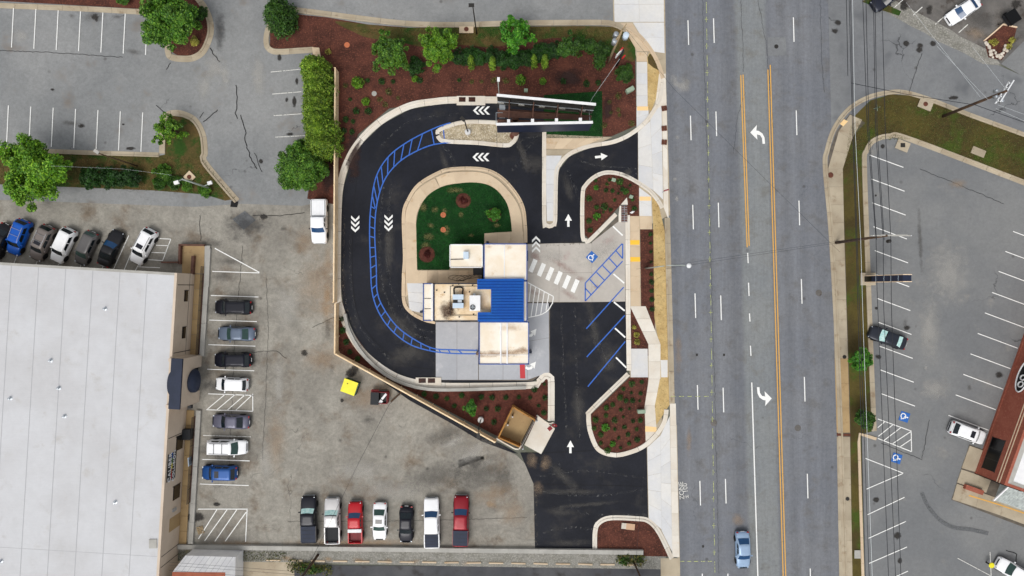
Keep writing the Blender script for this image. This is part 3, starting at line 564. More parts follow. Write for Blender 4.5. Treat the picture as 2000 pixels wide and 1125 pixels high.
def text_mesh(name, txt, size, mat, parent, mx, ext=0.0, space=1.0):
    cu = bpy.data.curves.new(name, 'FONT'); cu.body = txt; cu.size = size; cu.extrude = ext; cu.align_x = 'CENTER'; cu.align_y = 'CENTER'; cu.space_character = space
    t = bpy.data.objects.new(name, cu); COL.objects.link(t); bpy.context.view_layer.update()
    me = bpy.data.meshes.new_from_object(t.evaluated_get(bpy.context.evaluated_depsgraph_get())); bpy.data.objects.remove(t)
    me.transform(mx); me.materials.clear(); me.materials.append(M(mat)); return link(name, me, parent)
text_mesh('chalk_writing', 'ZONE', .85, 'worn_white', road, Matrix.Translation(G(1331, 958, MZ)) @ Matrix.Rotation(R(95), 4, 'Z'))
text_mesh('chalk_writing', '\u00b1 100\'', .85, 'worn_white', road, Matrix.Translation(G(1339, 957, MZ)) @ Matrix.Rotation(R(97), 4, 'Z'))
# site paint
def chevrons(par, cx, cy, d, n=3, sc=1.0):
    a = R(d); f = Vector((math.cos(a), -math.sin(a))); s = Vector((-f.y, f.x))
    for k in range(n):
        o = Vector((cx, cy)) + f * (10 * (k - (n - 1) / 2)) * sc; P = lambda u, v: tuple(o + f * u * sc + s * v * sc)
        poly(par, [P(6, 0), P(-2, 8), P(-7, 8), P(1, 0), P(-7, -8), P(-2, -8)], name='chevron')
chevrons(driveA, 940, 216, 180); chevrons(driveA, 939, 307, 180); chevrons(driveA, 694, 438, -90); chevrons(driveA, 759, 436, -90); chevrons(plz, 1047, 477, 90)
def arrow(par, cx, cy, d, sc=1.0):
    a = R(d); f = Vector((math.cos(a), -math.sin(a))); s = Vector((-f.y, f.x)); P = lambda u, v: tuple(Vector((cx, cy)) + f * u * sc + s * v * sc)
    poly(par, [P(13, 0), P(0, 7), P(0, 2.3), P(-12, 2.3), P(-12, -2.3), P(0, -2.3), P(0, -7)], name='arrow')
arrow(driveA, 1110, 431, 90); arrow(driveA, 1174, 306, 6); arrow(driveB, 1114, 873, 90)
for (x, y) in ((1040, 650), (1039, 714)):
    poly(pad, [(x - 4, y - 3), (x + 8, y - 8), (x + 5, y + 6)], name='arrow'); strip('arrow_tail', [(x - 12, y + 3), (x - 8, y + 6), (x - 2, y + 5), (x + 1, y + 1)], .32, MZ, 'white_paint', pad, True)
poly(pad, [(1015, 711), (1025, 711), (1026, 739), (1016, 739)], 'red_paint', 'fire_lane_bar')
# blue ladder walkway
A = smoothpath([(880, 240), (850, 250), (800, 275), (760, 305), (735, 345), (725, 400), (722, 450), (724, 520), (727, 570), (740, 610), (765, 645), (800, 672), (840, 685), (880, 690), (932, 691)], False, 3)
B = smoothpath([(882, 278), (845, 283), (810, 297), (778, 318), (752, 350), (737, 395), (732, 450), (735, 520), (737, 570), (750, 603), (775, 637), (808, 662), (845, 680), (882, 683), (932, 684)], False, 3)
strip('walkway_line', A, .16, MZ, 'blue_paint', driveA); strip('walkway_line', B, .16, MZ, 'blue_paint', driveA)
for i in range(1, 33):
    t = i / 33.5; a = A[int(t * (len(A) - 1))]; b = B[int(min(1, t + (.025 if i > 2 else .0) * (1 if i < 12 else -.5)) * (len(B) - 1))]; pline(driveA, a, b, .14, 'blue_paint', 'walkway_rung', MZ + .003)
# crosswalk, loading hatch, accessible bay
for i in range(6):
    x, y = 1040 + 16.4 * i, 519 + 7.9 * i
    poly(plz, [(x + 2, y - 14), (x + 10, y - 10), (x, y + 14), (x - 8, y + 10)], name='crosswalk_bar')
for a, b in (((1031, 552), (1081, 579)),): pline(plz, a, b, .13, name='hatch_line', z=MZ)
strip('hatch_line', [(1081, 579), (1079, 592), (1072, 604), (1058, 614), (1032, 620)], .13, MZ, 'white_paint', plz, True)
for i, (a, b) in enumerate([((1037, 556), (1033, 590)), ((1046, 561), (1037, 619)), ((1054, 565), (1046, 617)), ((1063, 570), (1056, 614)), ((1072, 574), (1066, 608))]): pline(plz, a, b, .12, name='hatch_line', z=MZ + .003)
for a, b in (((1215, 476), (1143, 553)), ((1216, 510), (1143, 588)), ((1143, 553), (1143, 588)), ((1216, 476), (1216, 505)), ((1203, 490), (1216, 505)), ((1190, 505), (1205, 521)), ((1177, 519), (1192, 534)), ((1165, 532), (1180, 547)), ((1152, 546), (1167, 562)), ((1143, 563), (1154, 575)), ((1218, 561), (1145, 642)), ((1220, 616), (1146, 697)), ((1221, 667), (1148, 755))): pline(driveB, a, b, .15, 'blue_paint', 'bay_line')
for a, b in (((1197, 442), (1216, 460)), ((1198, 535), (1219, 553)), ((1199, 590), (1220, 607)), ((1201, 641), (1221, 659)), ((1203, 698), (1223, 718))): pline(driveB, a, b, .2, 'white_paint', 'bay_line')
def wheelchair(par, cx, cy, half, rot, mir=1):
    c, s = math.cos(R(rot)), math.sin(R(rot)); T = lambda x, y: (cx + half * (mir * x * c - y * s), cy + half * (mir * x * s + y * c))
    poly(par, [T(-1, -1), T(1, -1), T(1, 1), T(-1, 1)], 'ada_blue', 'accessible_symbol')
    z = MZ + .004; w = half / S * .2
    sym = poly(par, [T(-.05 + .16 * math.cos(k * .628), -.66 + .16 * math.sin(k * .628)) for k in range(10)], 'white_paint', 'accessible_symbol', z)
    strip('accessible_symbol', [T(-.05, -.5), T(-.05, .02), T(.4, .02), T(.55, .55), T(.72, .5)], w, z, 'white_paint', par)
    strip('accessible_symbol', [T(-.05, -.22), T(.36, -.22)], w * .8, z + .002, 'white_paint', par)
    strip('accessible_symbol', [T(-.12 + .5 * math.cos(t), .3 + .5 * math.sin(t)) for t in [R(-95 - 22 * k) for k in range(12)]], w, z + .004, 'white_paint', par)
wheelchair(plz, 1156, 502, 8.6, 42); wheelchair(elot, 1766, 814, 9.2, 108, 1); wheelchair(elot, 1751, 895, 9.2, 108, 1)
# east lot bays
for i in range(11):
    x, y = 1699 + 2.25 * i, 303 + 46.6 * i
    pline(elot, (x if i else 1698, y), (x + 65, y + 24), .11)
for i, (x, y) in enumerate([(1978, 452), (1963, 491), (1950, 530), (1937, 571), (1923, 611), (1909, 651), (1895, 691), (1881, 731), (1866, 771), (1852, 811)]): pline(elot, (x, y), (x + 78, y + 29), .11)
for a, b in (((1714, 818), (1780, 842)), ((1714, 856), (1780, 882)), ((1779, 842), (1780, 882)), ((1714, 835), (1727, 824)), ((1715, 852), (1744, 829)), ((1726, 860), (1759, 835)), ((1742, 867), (1778, 843)), ((1757, 873), (1779, 858))): pline(elot, a, b, .11)
for a, b in (((1690, 895), (1764, 924)), ((1764, 924), (1692, 955)), ((1766, 971), (1694, 1005)), ((1769, 1018), (1696, 1051)), ((1771, 1068), (1697, 1100)), ((1773, 1115), (1740, 1130))): pline(elot, a, b, .11)
pline(elot, (1933, 1078), (1936, 1140), .1, 'worn_white'); pline(elot, (1870, 1090), (1934, 1124), .08, 'worn_white')
for (x, y) in ((1745, 16), (1783, 30), (1826, 48), (1872, 64)): pline(nelot, (x, y), (x + 18, y - 16), .11, 'worn_white')
# ================================================================ CRACKS AND STAINS
rc = random.Random(11)
def crack(par, pts, w=.10, z=.043, mat='rubber'):
    q = []
    for a, b in zip(pts, pts[1:]):
        m = max(2, int((Vector(b) - Vector(a)).length / 5))
        for k in range(m): p = Vector(a).lerp(Vector(b), k / m); q.append((p.x + rc.uniform(-1.2, 1.2), p.y + rc.uniform(-1, 1)))
    strip('crack_seal', q + [pts[-1]], w, z, mat, par)
crack(nwlot, [(461, 166), (464, 195), (460, 222), (464, 232)]); crack(nwlot, [(471, 225), (480, 260), (478, 275), (490, 310), (502, 330)]); crack(nwlot, [(498, 300), (505, 318), (512, 336)], .07)
crack(nwlot, [(411, 94), (416, 104), (430, 121)], .12); crack(nwlot, [(426, 215), (406, 232), (397, 238)]); crack(nwlot, [(305, 205), (320, 219)], .08); crack(nwlot, [(333, 122), (325, 136)], .08); crack(nwlot, [(398, 220), (390, 231)], .08)
crack(lot, [(475, 480), (462, 620), (457, 700), (452, 820), (445, 940)], .04); crack(lot, [(520, 540), (524, 640), (520, 760), (512, 900)], .03); crack(lot, [(495, 420), (540, 422), (595, 415)], .07); crack(lot, [(610, 640), (655, 618)], .06); crack(lot, [(390, 420), (392, 470)], .06)
crack(lot, [(490, 688), (540, 685), (560, 700)], .05); crack(lot, [(560, 1018), (700, 1018), (900, 1015), (1030, 1010)], .03); crack(nwlot, [(-50, 97), (90, 102), (240, 112)], .06)
crack(road, [(1480, 0), (1497, 90), (1510, 250)], .03); crack(road, [(1602, 0), (1604, 110), (1610, 180)], .03); crack(road, [(1455, 180), (1440, 230), (1432, 300)], .03)
crack(road, [(1372, 0), (1376, 160), (1386, 420), (1396, 760), (1404, 1120)], .025); crack(road, [(1447, 0), (1452, 140)], .03)
crack(street, [(1800, 105), (1785, 150), (1775, 182)], .05)
MB().sheet(gpts([(1499, 73), (1534, 73), (1536, 108), (1500, 109)]), .0425).build('asphalt_patch_or_shade', 'street_asphalt', road)
MB().lathe([(.28, 0), (.001, .004)], 12, tuple(G(1516, 91, .046))).build('manhole', 'dark_metal', road)
for (x, y) in ((1599, 572), (1558, 836), (1394, 826)): MB().lathe([(.42, 0), (.36, .006), (.001, .006)], 16, tuple(G(x, y, .043))).build('manhole', 'dark_lot', road)
for (x, y) in ((1361, 693), (1414, 693), (1373, 1067)): MB().box(tuple(G(x, y, .046)), (.25, .3, .006)).build('valve_cover', 'dark_metal', road)
MB().sheet(gpts([(478, 412), (500, 430), (476, 449), (454, 428)]), .041).build('asphalt_patch_or_shade', 'lot_asphalt', lot)
MB().sheet(gpts([(452, 392), (466, 394), (463, 405), (450, 404)]), .042).build('asphalt_patch_or_shade', 'rubber', lot)
MB().sheet(gpts([(660, 690), (1012, 886), (1000, 884), (940, 862), (880, 826), (800, 782), (720, 726)]), .012).build('asphalt_patch_or_shade', 'black_asphalt', lot)  # strip of shade beside the diagonal fence, painted as a black sheet
for (x, y, rx, ry, m, r) in [(140, 31, 8, 6, 'oil_soft', 0), (187, 35, 12, 9, 'oil', -30), (228, 33, 14, 6, 'oil_soft', 0), (262, 102, 24, 8, 'oil_soft', -15), (103, 175, 5, 3, 'oil', 0), (140, 241, 24, 7, 'oil_soft', -5), (160, 246, 8, 6, 'oil', 0), (241, 243, 4, 3, 'oil', 0), (255, 290, 12, 4, 'oil', 0), (185, 32, 30, 14, 'oil_soft', 0), (560, 195, 4, 6, 'oil', 0), (580, 158, 4, 9, 'oil', 0), (575, 200, 5, 14, 'oil', 0), (546, 112, 5, 9, 'oil', 0), (565, 262, 10, 4, 'oil', 0), (400, 170, 20, 40, 'pale_stain', 0), (420, 130, 26, 40, 'pale_stain', 20), (440, 150, 14, 30, 'pale_stain', 0), (505, 150, 20, 60, 'pale_stain', 0), (40, 70, 20, 20, 'pale_stain', 0), (430, 60, 14, 50, 'dark_blotch', 0)]: stain(nwlot, x, y, rx, ry, m, r)
for (x, y, rx, ry, m, r) in [(515, 424, 9, 6, 'oil', 0), (546, 352, 8, 12, 'oil_soft', 0), (510, 315, 5, 6, 'oil', 0), (553, 447, 10, 6, 'oil_soft', 0), (423, 985, 9, 5, 'oil', 0), (595, 690, 9, 8, 'oil', 0), (668, 782, 5, 5, 'oil', 0), (665, 860, 6, 5, 'oil_soft', 0), (690, 725, 20, 12, 'oil', 25), (720, 775, 60, 40, 'tan_stain', 0), (925, 880, 60, 22, 'pale_stain', 20), (890, 860, 30, 14, 'pale_stain', 20), (870, 850, 60, 20, 'oil_soft', 20), (940, 925, 80, 40, 'oil_soft', 20), (985, 940, 30, 40, 'oil_soft', 0), (965, 965, 60, 30, 'tan_stain', 20), (925, 905, 30, 14, 'oil_soft', 0), (630, 700, 60, 40, 'tan_stain', 0), (620, 560, 60, 80, 'tan_stain', 0), (560, 600, 40, 60, 'pale_stain', 0), (915, 895, 50, 16, 'pale_stain', 25), (880, 868, 26, 10, 'pale_stain', 10), (950, 905, 24, 10, 'pale_stain', 30), (545, 760, 14, 90, 'pale_stain', 0), (520, 900, 20, 60, 'pale_stain', 0), (640, 600, 20, 60, 'rust_stain', 0), (640, 640, 10, 30, 'oil_soft', 0), (648, 720, 8, 14, 'oil_soft', 0), (540, 860, 30, 80, 'tan_stain', 0), (440, 540, 30, 16, 'oil_soft', 0), (460, 890, 60, 20, 'oil_soft', 0), (720, 820, 20, 12, 'oil_soft', 0), (700, 920, 80, 30, 'pale_stain', 0), (1000, 1000, 40, 40, 'tan_stain', 0), (960, 985, 20, 12, 'rust_stain', 0), (480, 440, 60, 40, 'dark_blotch', 0), (420, 475, 30, 14, 'oil_soft', 0), (450, 510, 40, 10, 'oil_soft', 0), (380, 1010, 24, 14, 'oil', 0), (700, 1060, 200, 12, 'rust_stain', 0), (460, 1062, 80, 9, 'rust_stain', 0), (850, 930, 100, 40, 'oil_soft', 10), (760, 960, 100, 30, 'pale_stain', 0), (640, 520, 14, 60, 'tan_stain', 0), (600, 470, 40, 40, 'tan_stain', 0)]: stain(lot, x, y, rx, ry, m, r)
for i, x in enumerate([440, 455, 470, 430, 445, 425]): stain(lot, x, [605, 655, 707, 755, 826, 880][i], 50, 18, 'dark_blotch')  # one soft dark patch in each of six front row bays
stain(road, 1332, 167, 22, 22, 'pale_stain'); stain(road, 1320, 160, 12, 22, 'pale_stain', 30); stain(road, 1322, 268, 7, 6, 'pale_stain'); stain(road, 1322, 388, 6, 8, 'pale_stain'); stain(road, 1318, 350, 6, 6, 'pale_stain'); stain(road, 1345, 860, 8, 40, 'tan_stain'); stain(road, 1325, 690, 10, 60, 'tan_stain'); stain(road, 1440, 1015, 20, 16, 'tan_stain')
for (x, y) in ((1770, 85), (1797, 90), (1822, 85), (1795, 98), (1630, 60), (1636, 45)): stain(street, x, y, 8, 7, 'oil')
stain(street, 1862, 191, 12, 5, 'oil')
for (x, y, rx, ry, m, r) in [(1768, 634, 6, 16, 'oil_soft', 0), (1770, 640, 9, 6, 'oil', 0), (1711, 602, 4, 4, 'oil', 0), (1715, 697, 8, 6, 'oil', 0), (1893, 757, 7, 11, 'oil_soft', 0), (1951, 733, 9, 8, 'oil', 0), (1711, 976, 8, 6, 'oil', 0), (1753, 1047, 9, 9, 'oil', 0), (1757, 1095, 6, 8, 'oil', 0), (1724, 548, 10, 4, 'oil_soft', 0), (1850, 530, 60, 90, 'pale_stain', 10), (1815, 640, 30, 90, 'pale_stain', 0), (1825, 760, 40, 30, 'pale_stain', 0), (1836, 770, 9, 6, 'pale_stain', 0), (1797, 470, 6, 90, 'oil_soft', 3), (1870, 360, 24, 14, 'tan_stain', 0), (1710, 382, 3, 3, 'oil', 0), (1724, 286, 5, 5, 'oil', 0), (1808, 718, 4, 6, 'pale_stain', 0)]: stain(elot, x, y, rx, ry, m, r)
def skid(par, pts, w): strip('tyre_skid', pts, w, .0435, 'skid', par, True)
skid(elot, [(1800, 962), (1812, 988), (1835, 1015), (1862, 1030), (1895, 1034), (1930, 1042)], .5)
crack(elot, [(1795, 330), (1870, 360), (1960, 398)], .05); crack(elot, [(1720, 865), (1770, 885), (1800, 898), (1815, 820)], .05); crack(elot, [(1965, 1074), (1985, 1082), (1984, 1100)], .1)
for (x, y, rx, ry, m) in [(1960, 30, 24, 20, 'oil_soft'), (1815, 20, 9, 12, 'oil'), (1765, 10, 10, 14, 'oil'), (1905, 65, 30, 20, 'tan_stain'), (1915, 40, 40, 30, 'oil_soft'), (1985, 8, 16, 12, 'oil')]: stain(nelot, x, y, rx, ry, m)
for (x, y, rx, ry, r) in [(870, 320, 10, 40, 20), (1040, 320, 30, 26, 0), (1020, 300, 10, 50, 20), (780, 640, 30, 60, 40), (800, 690, 60, 30, 20), (1110, 365, 12, 40, 15), (830, 590, 10, 20, 0), (760, 480, 14, 80, 0), (1225, 340, 16, 10, 40)]: stain(driveA, x, y, rx, ry, 'oil_soft', r)
for (x, y, rx, ry, r) in [(1160, 640, 12, 70, 10), (1190, 700, 30, 40, 0), (1120, 960, 80, 8, 0), (1150, 985, 90, 6, 5), (1100, 930, 14, 60, 50), (1110, 1060, 60, 10, 0), (1090, 1000, 40, 12, 0), (1130, 800, 20, 60, 0)]: stain(driveB, x, y, rx, ry, 'oil_soft', r)
stain(bedN, 1110, 152, 40, 24, 'dark_bed_patch'); stain(bedN, 1186, 215, 12, 30, 'dark_bed_patch'); stain(bedN, 690, 300, 20, 70, 'dark_bed_patch'); stain(bedN, 640, 345, 20, 40, 'dark_bed_patch')  # irregular darker patches on the mulch

for pts, w, par in (([(866, 284), (878, 300), (886, 316), (888, 330)], .5, driveA), ([(1056, 262), (1030, 288), (1018, 312), (1000, 334)], .45, driveA), ([(1052, 268), (1022, 272), (1006, 300)], .25, driveA), ([(684, 460), (686, 560), (704, 640), (760, 700)], .3, driveA), ([(750, 350), (742, 470), (748, 560), (790, 640), (848, 664)], .35, driveA), ([(764, 360), (756, 470), (764, 560), (806, 632), (848, 650)], .35, driveA), ([(1115, 300), (1150, 320), (1244, 330)], .2, driveA), ([(1108, 330), (1125, 370), (1130, 390)], .3, driveA), ([(1205, 350), (1225, 350), (1244, 338)], .2, driveA), ([(900, 222), (800, 238), (740, 290)], .25, driveA),
    ([(1096, 600), (1100, 720), (1108, 860)], .3, driveB), ([(1122, 600), (1126, 720), (1132, 860)], .3, driveB), ([(1050, 930), (1150, 920), (1262, 935)], .25, driveB), ([(1050, 960), (1160, 968), (1262, 955)], .3, driveB), ([(1060, 1040), (1110, 1030), (1156, 1034)], .3, driveB), ([(1150, 620), (1175, 680), (1190, 720)], .2, driveB), ([(1090, 900), (1110, 960), (1130, 1000), (1262, 1005)], .25, driveB)): strip('tyre_scuff', pts, w, .0425, 'scuff', par, True)
strip('paving_seam', [(1060, 884), (1160, 880)], .06, .043, 'rubber', driveB); strip('paving_seam', [(1044, 945), (1264, 950)], .05, .043, 'rubber', driveB); strip('paving_seam', [(700, 330), (690, 420), (690, 560), (712, 640), (780, 706), (848, 722)], .05, .043, 'rubber', driveA, True)
for pts, w in (([(1064, 480), (1134, 476)], .3), ([(672, 420), (671, 560), (678, 604), (698, 652)], .3), ([(1048, 1072), (1155, 1074)], .4), ([(1046, 950), (1047, 1070)], .4)): strip('dusty_edge', pts, w, .0435, 'dust', driveA if pts[0][0] != 1048 else driveB)
for (x, y) in [(1065, 905), (1040, 900), (1050, 955)]: stain(driveB, x, y, 16, 20, 'tan_stain')
for (x, y, rx) in [(420, 1086, 50), (560, 1090, 20), (700, 1094, 14), (810, 1097, 14), (910, 1100, 10), (640, 1092, 14), (760, 1096, 9)]: stain(lane, x, y, rx, 8, 'rust_stain', z=.05)
# ================================================================ DRIVE-THROUGH BUILDING
ZB, ZA, ZD, ZE = 5.0, 3.4, 4.3, 3.0
bo = G(985, 600)
bld = thing('drive_through_building', 'small white roofed drive-through building with bright blue ribbed metal roof in the middle', 'building', bo)
def bpt(px, py, z): return E(px, py, z) - Vector((bo.x, bo.y, 0))
def rect_e(x0, y0, x1, y1, z): return [bpt(x0, y0, z), bpt(x1, y0, z), bpt(x1, y1, z), bpt(x0, y1, z)]
def vol(name, r, z, wall, top, trim, par=bld, tw=.12, th=.12):
    q = rect_e(*r, z); MB().prism([Vector((p.x * 1, p.y, 0)) for p in q], 0, z - .25).build(name + '_wall', wall, par)
    rf = MB().prism(q, z - .26, z).build(name, top, par)
    c = [q[0], q[1], q[2], q[3]]; m = MB()
    for a, b in zip(c, c[1:] + c[:1]):
        d = (b - a); L = d.length; ang = math.atan2(d.y, d.x); mid = (a + b) / 2
        m.box((mid.x, mid.y, z - .06), (L + tw, tw, .32), ang)
    m.build('roof_edge_trim', trim, rf); return rf
rA = vol('annex_roof', (879, 478, 942, 522), ZA, 'stucco', 'white_membrane', 'white_panel')
rB = vol('main_roof', (945.5, 476.5, 1029, 548), ZB, 'white_panel', 'white_membrane', 'blue_trim'); rM = vol('main_roof', (962, 549, 1029, 628), ZB - .03, 'white_panel', 'white_membrane', 'blue_trim')
rC = vol('south_roof', (936, 629, 1032.5, 711), ZB + .06, 'white_panel', 'white_membrane', 'blue_trim')
rD = vol('kitchen_roof', (848, 554, 960, 627), ZD, 'stucco', 'dirty_membrane', 'portico_navy')
rE = vol('canopy', (827, 554, 846, 626), ZE, 'stucco', 'white_membrane', 'blue_trim')
m = MB()
for x in (985,): q = rect_e(x - .9, 478, x + .9, 544, ZB); m.prism(q, ZB, ZB + .07)
m.build('roof_seam', 'white_panel', rB)
for x in (978, 990.5): MB().prism(rect_e(x - 1.4, 630, x + 1.4, 710, ZB), ZB + .06, ZB + .2).build('roof_curb', 'white_panel', rC)
MB().prism(rect_e(937, 692.6, 1031, 693.6, ZB), ZB + .06, ZB + .1).build('roof_seam', 'white_panel', rC)
for y in (583, 603): MB().prism(rect_e(829, y - .5, 846, y + .5, ZE), ZE, ZE + .05).build('drain_channel', 'dark_metal', rE)
MB().prism(rect_e(842.5, 554, 846, 626, ZE), ZE, ZE + .25).build('parapet', 'white_panel', rE)
# parapet curb lines of the kitchen roof
for r in ((879, 558.5, 880, 616), (880, 558.5, 931, 559.4), (880, 615, 931, 616)): MB().prism(rect_e(*r, ZD), ZD, ZD + .06).build('roof_curb', 'dark_metal', rD)
for (x, y) in [(884, 558), (896, 554.8), (923, 557), (853, 567), (868, 571), (917, 570), (925, 614), (897, 619)]:
    p = bpt(x, y, ZD); MB().lathe([(.09, 0), (.09, .14), (.05, .2), (.001, .2)], 8, tuple(p)).build('vent_stub', 'dark_metal', rD)
def rstain(par, px, py, rx, ry, z, mat, rot=0):
    c = bpt(px, py, z); k = (H - z) / H; me = MB().add([(x / S * k, y / S * k, 0) for x, y in ((-rx, -ry), (rx, -ry), (rx, ry), (-rx, ry))], [(0, 1, 2, 3)]).mesh('roof_stain')
    me.materials.append(M(mat)); o = link('roof_stain', me, par); o.location = c + Vector((0, 0, .012 + .003 * (STN[0] % 5))); STN[0] += 1; o.rotation_euler[2] = R(rot)
rstain(rD, 872, 604, 22, 22, ZD, 'soot', 60); rstain(rD, 878, 612, 22, 14, ZD, 'soot', 30); rstain(rD, 882, 600, 10, 22, ZD, 'soot', 0); rstain(rD, 905, 590, 26, 28, ZD, 'rust_stain'); rstain(rD, 945, 590, 14, 24, ZD, 'rust_stain'); rstain(rD, 910, 570, 30, 12, ZD, 'rust_stain')
rstain(rC, 960, 691, 34, 9, ZB + .06, 'dirt_band', 0); rstain(rC, 1010, 687, 34, 11, ZB + .06, 'dirt_band', 6); rstain(rC, 1022, 684, 14, 10, ZB + .06, 'dirt_band'); rstain(rC, 940, 692, 14, 8, ZB + .06, 'dirt_band'); rstain(rC, 985, 690, 20, 9, ZB + .06, 'dirt_band')
rstain(rB, 994, 483, 10, 7, ZB, 'rust_stain'); rstain(rB, 955, 482, 10, 5, ZB, 'rust_stain'); rstain(rC, 1000, 640, 36, 10, ZB + .06, 'rust_stain')
# blue standing seam roof
ZR = 5.5
br = MB().prism([bpt(x, y, ZR) for x, y in [(932, 545), (1022, 544), (1023, 628), (933, 628), (933, 610), (959, 610), (959, 565), (932, 565)]], ZR - .5, ZR).build('blue_roof', 'blue_metal', bld)
for i in range(1, 15):
    y = 544.5 + 5.6 * i; x0 = 960 if 563 < y < 612 else 933
    MB().prism(rect_e(x0, y - .5, 1021, y + .5, ZR), ZR, ZR + .07).build('roof_rib', 'blue_rib_shade', br)
MB().prism(rect_e(1021.6, 544, 1023.2, 628, ZR), ZR, ZR + .08).build('ridge_cap', 'blue_metal', br)
# rooftop machines
def rooftop(name, label, r, z, h, mat):
    q = [E(x, y, z + h) for x, y in ((r[0], r[1]), (r[2], r[1]), (r[2], r[3]), (r[0], r[3]))]; c = (q[0] + q[2]) / 2
    t = thing(name, label, 'air conditioner', (c.x, c.y, z)); dx, dy = abs(q[1].x - q[0].x), abs(q[0].y - q[2].y)
    return t, dx, dy
t, dx, dy = rooftop('condenser_unit', 'pale blue twin rooftop condenser unit with dark middle slot', (884, 575, 905, 602), ZD + .001, .9, '')
for s in (-1, 1): MB().box((0, s * dy * .31, .52), (dx, dy * .37, .76)).build('cabinet', 'pale_blue_metal', t)
MB().box((0, 0, .3), (dx * .96, dy * .26, .5)).build('motor_tray', 'dark_metal', t); MB().box((.2, 0, .6), (.5, dy * .2, .12)).build('motor', 'galvanised', t)
for sx in (-1, 1): MB().box((sx * dx * .4, 0, .06), (.08, dy, .12)).build('skid', 'dark_metal', t)
t, dx, dy = rooftop('rooftop_unit', 'white rooftop unit with a round fan grille', (917, 577, 938, 607), ZD + .001, 1.1, '')
MB().box((0, 0, .6), (dx, dy, 1.0)).build('cabinet', 'white_panel', t); MB().box((0, 0, .05), (dx * .9, dy * .9, .1)).build('skid', 'dark_metal', t)
fc = (-dx * .2, -dy * .27, 1.1)
f = MB().lathe([(.34, 0), (.34, .05), (.29, .05), (.29, .01), (.001, .01)], 20, fc).build('fan_housing', 'dark_metal', t)
mm = MB()
for rr in (.12, .2, .27): mm.tube([(fc[0] + rr * math.cos(a), fc[1] + rr * math.sin(a), 1.16) for a in [k * .3142 for k in range(21)]], .012, 4)
mm.build('grille', 'galvanised', f)
for a in range(4): MB().box((fc[0] + .13 * math.cos(a * 1.57), fc[1] + .13 * math.sin(a * 1.57), 1.125), (.24, .09, .01), a * 1.57).build('blade', 'galvanised', f)
MB().box((-.1, dy * .56, .35), (.3, .25, .5)).build('duct', 'galvanised', t)
hose = MB().tube([E(x, y, ZD + .25) for x, y in smoothpath([(887, 575), (886.5, 565), (888, 562), (896, 561), (903, 562), (904, 566), (903, 575)], False, 1.5)], .09, 8).build('refrigerant_hose', 'rubber'); tag(hose, 'thick black hose looping behind the pale blue condenser', 'hose')
t = thing('roof_hatch_unit', 'small pale blue box with pipe on the white annex roof', 'air conditioner', E(910.5, 499, ZA) )
MB().box((0, 0, .25), (.65, .9, .5)).build('cabinet', 'pale_blue_metal', t); MB().tube([(-.3, -.45, .06), (-1.2, -.48, .06), (-2.05, -.5, .05)], .05, 6).build('pipe', 'dark_metal', t)
for (x, y) in ((822.5, 609), (932, 691), (1036.5, 688), (952, 473)):
    p = E(x, y, 2.2); MB().box((p.x - bo.x, p.y - bo.y, 1.1), (.3, .3, 2.2)).build('downspout', 'navy_panel', bld)
# windows of the kitchen (seen from the side only)
for x in (860, 885, 910): p = bpt(x, 627, 1.4); MB().box((p.x, p.y - .03, 1.6), (1.2, .06, 1.1)).build('window', 'window_glass', bld)
for y in (500, 660, 690): p = bpt(1029, y, 1.4); MB().box((p.x + .1, p.y, 1.5), (.08, 1.3, 1.5)).build('window', 'window_glass', bld)
bin_ = thing('service_cabinet', 'black steel service cabinet beside the white annex wall', 'cabinet', G(934, 531)); MB().box((0, 0, .5), (1.15, .8, 1.0)).build('body', 'black_plastic', bin_); MB().box((0, 0, 1.03), (1.2, .85, .06)).build('lid', 'black_plastic', bin_)
hp = []
rh = random.Random(4)
for k in range(90): a = k * .33; hp.append(G(903 + (k - 45) * .35 + 16 * math.cos(a) * rh.uniform(.6, 1), 543 + 6.5 * math.sin(a * .93 + .5) * rh.uniform(.7, 1), .18))
hp += [G(935, 541, .18), G(946, 543, .18)]
o = MB().tube(hp, .022, 5).build('garden_hose', 'rubber'); tag(o, 'thin black garden hose lying tangled on the tan walk', 'hose')
# ================================================================ BILLBOARD
bb = thing('billboard', 'V shaped billboard on a brown post with navy face and catwalks', 'billboard', G(1006, 259))
b0 = G(1006, 259); Lc = lambda px, py, z: E(px, py, z) - Vector((b0.x, b0.y, 0))
ZT, ZL = 10.5, 6.8
MB().lathe([(.55, 0), (.5, .3), (.45, .31), (.42, ZL), (.42, ZL + .6), (.001, ZL + .6)], 20).build('post', 'brown_steel', bb, True)
def panel(a, b, name, front, cap, sgn):
    A, B = Lc(*a, ZT), Lc(*b, ZT); d = B - A; L = d.length; ang = math.atan2(d.y, d.x); mid = (A + B) / 2
    o = MB().box((mid.x, mid.y, (ZT + ZL) / 2), (L, .22, ZT - ZL), ang).build(name, front, bb)
    n = Vector((-math.sin(ang), math.cos(ang), 0)) * sgn
    MB().box((mid.x, mid.y, ZT + .04), (L + .1, .3, .1), ang).build('top_cap', 'white_panel', o)
    return A, B, n, ang, o
A1, B1, n1, g1, pS = panel((970, 243), (1157, 239), 'south_face', 'navy_panel', cap=1, sgn=1)
A2, B2, n2, g2, pN = panel((971, 186), (1163, 204), 'north_face', 'dark_metal', cap=1, sgn=-1)
nb = 4
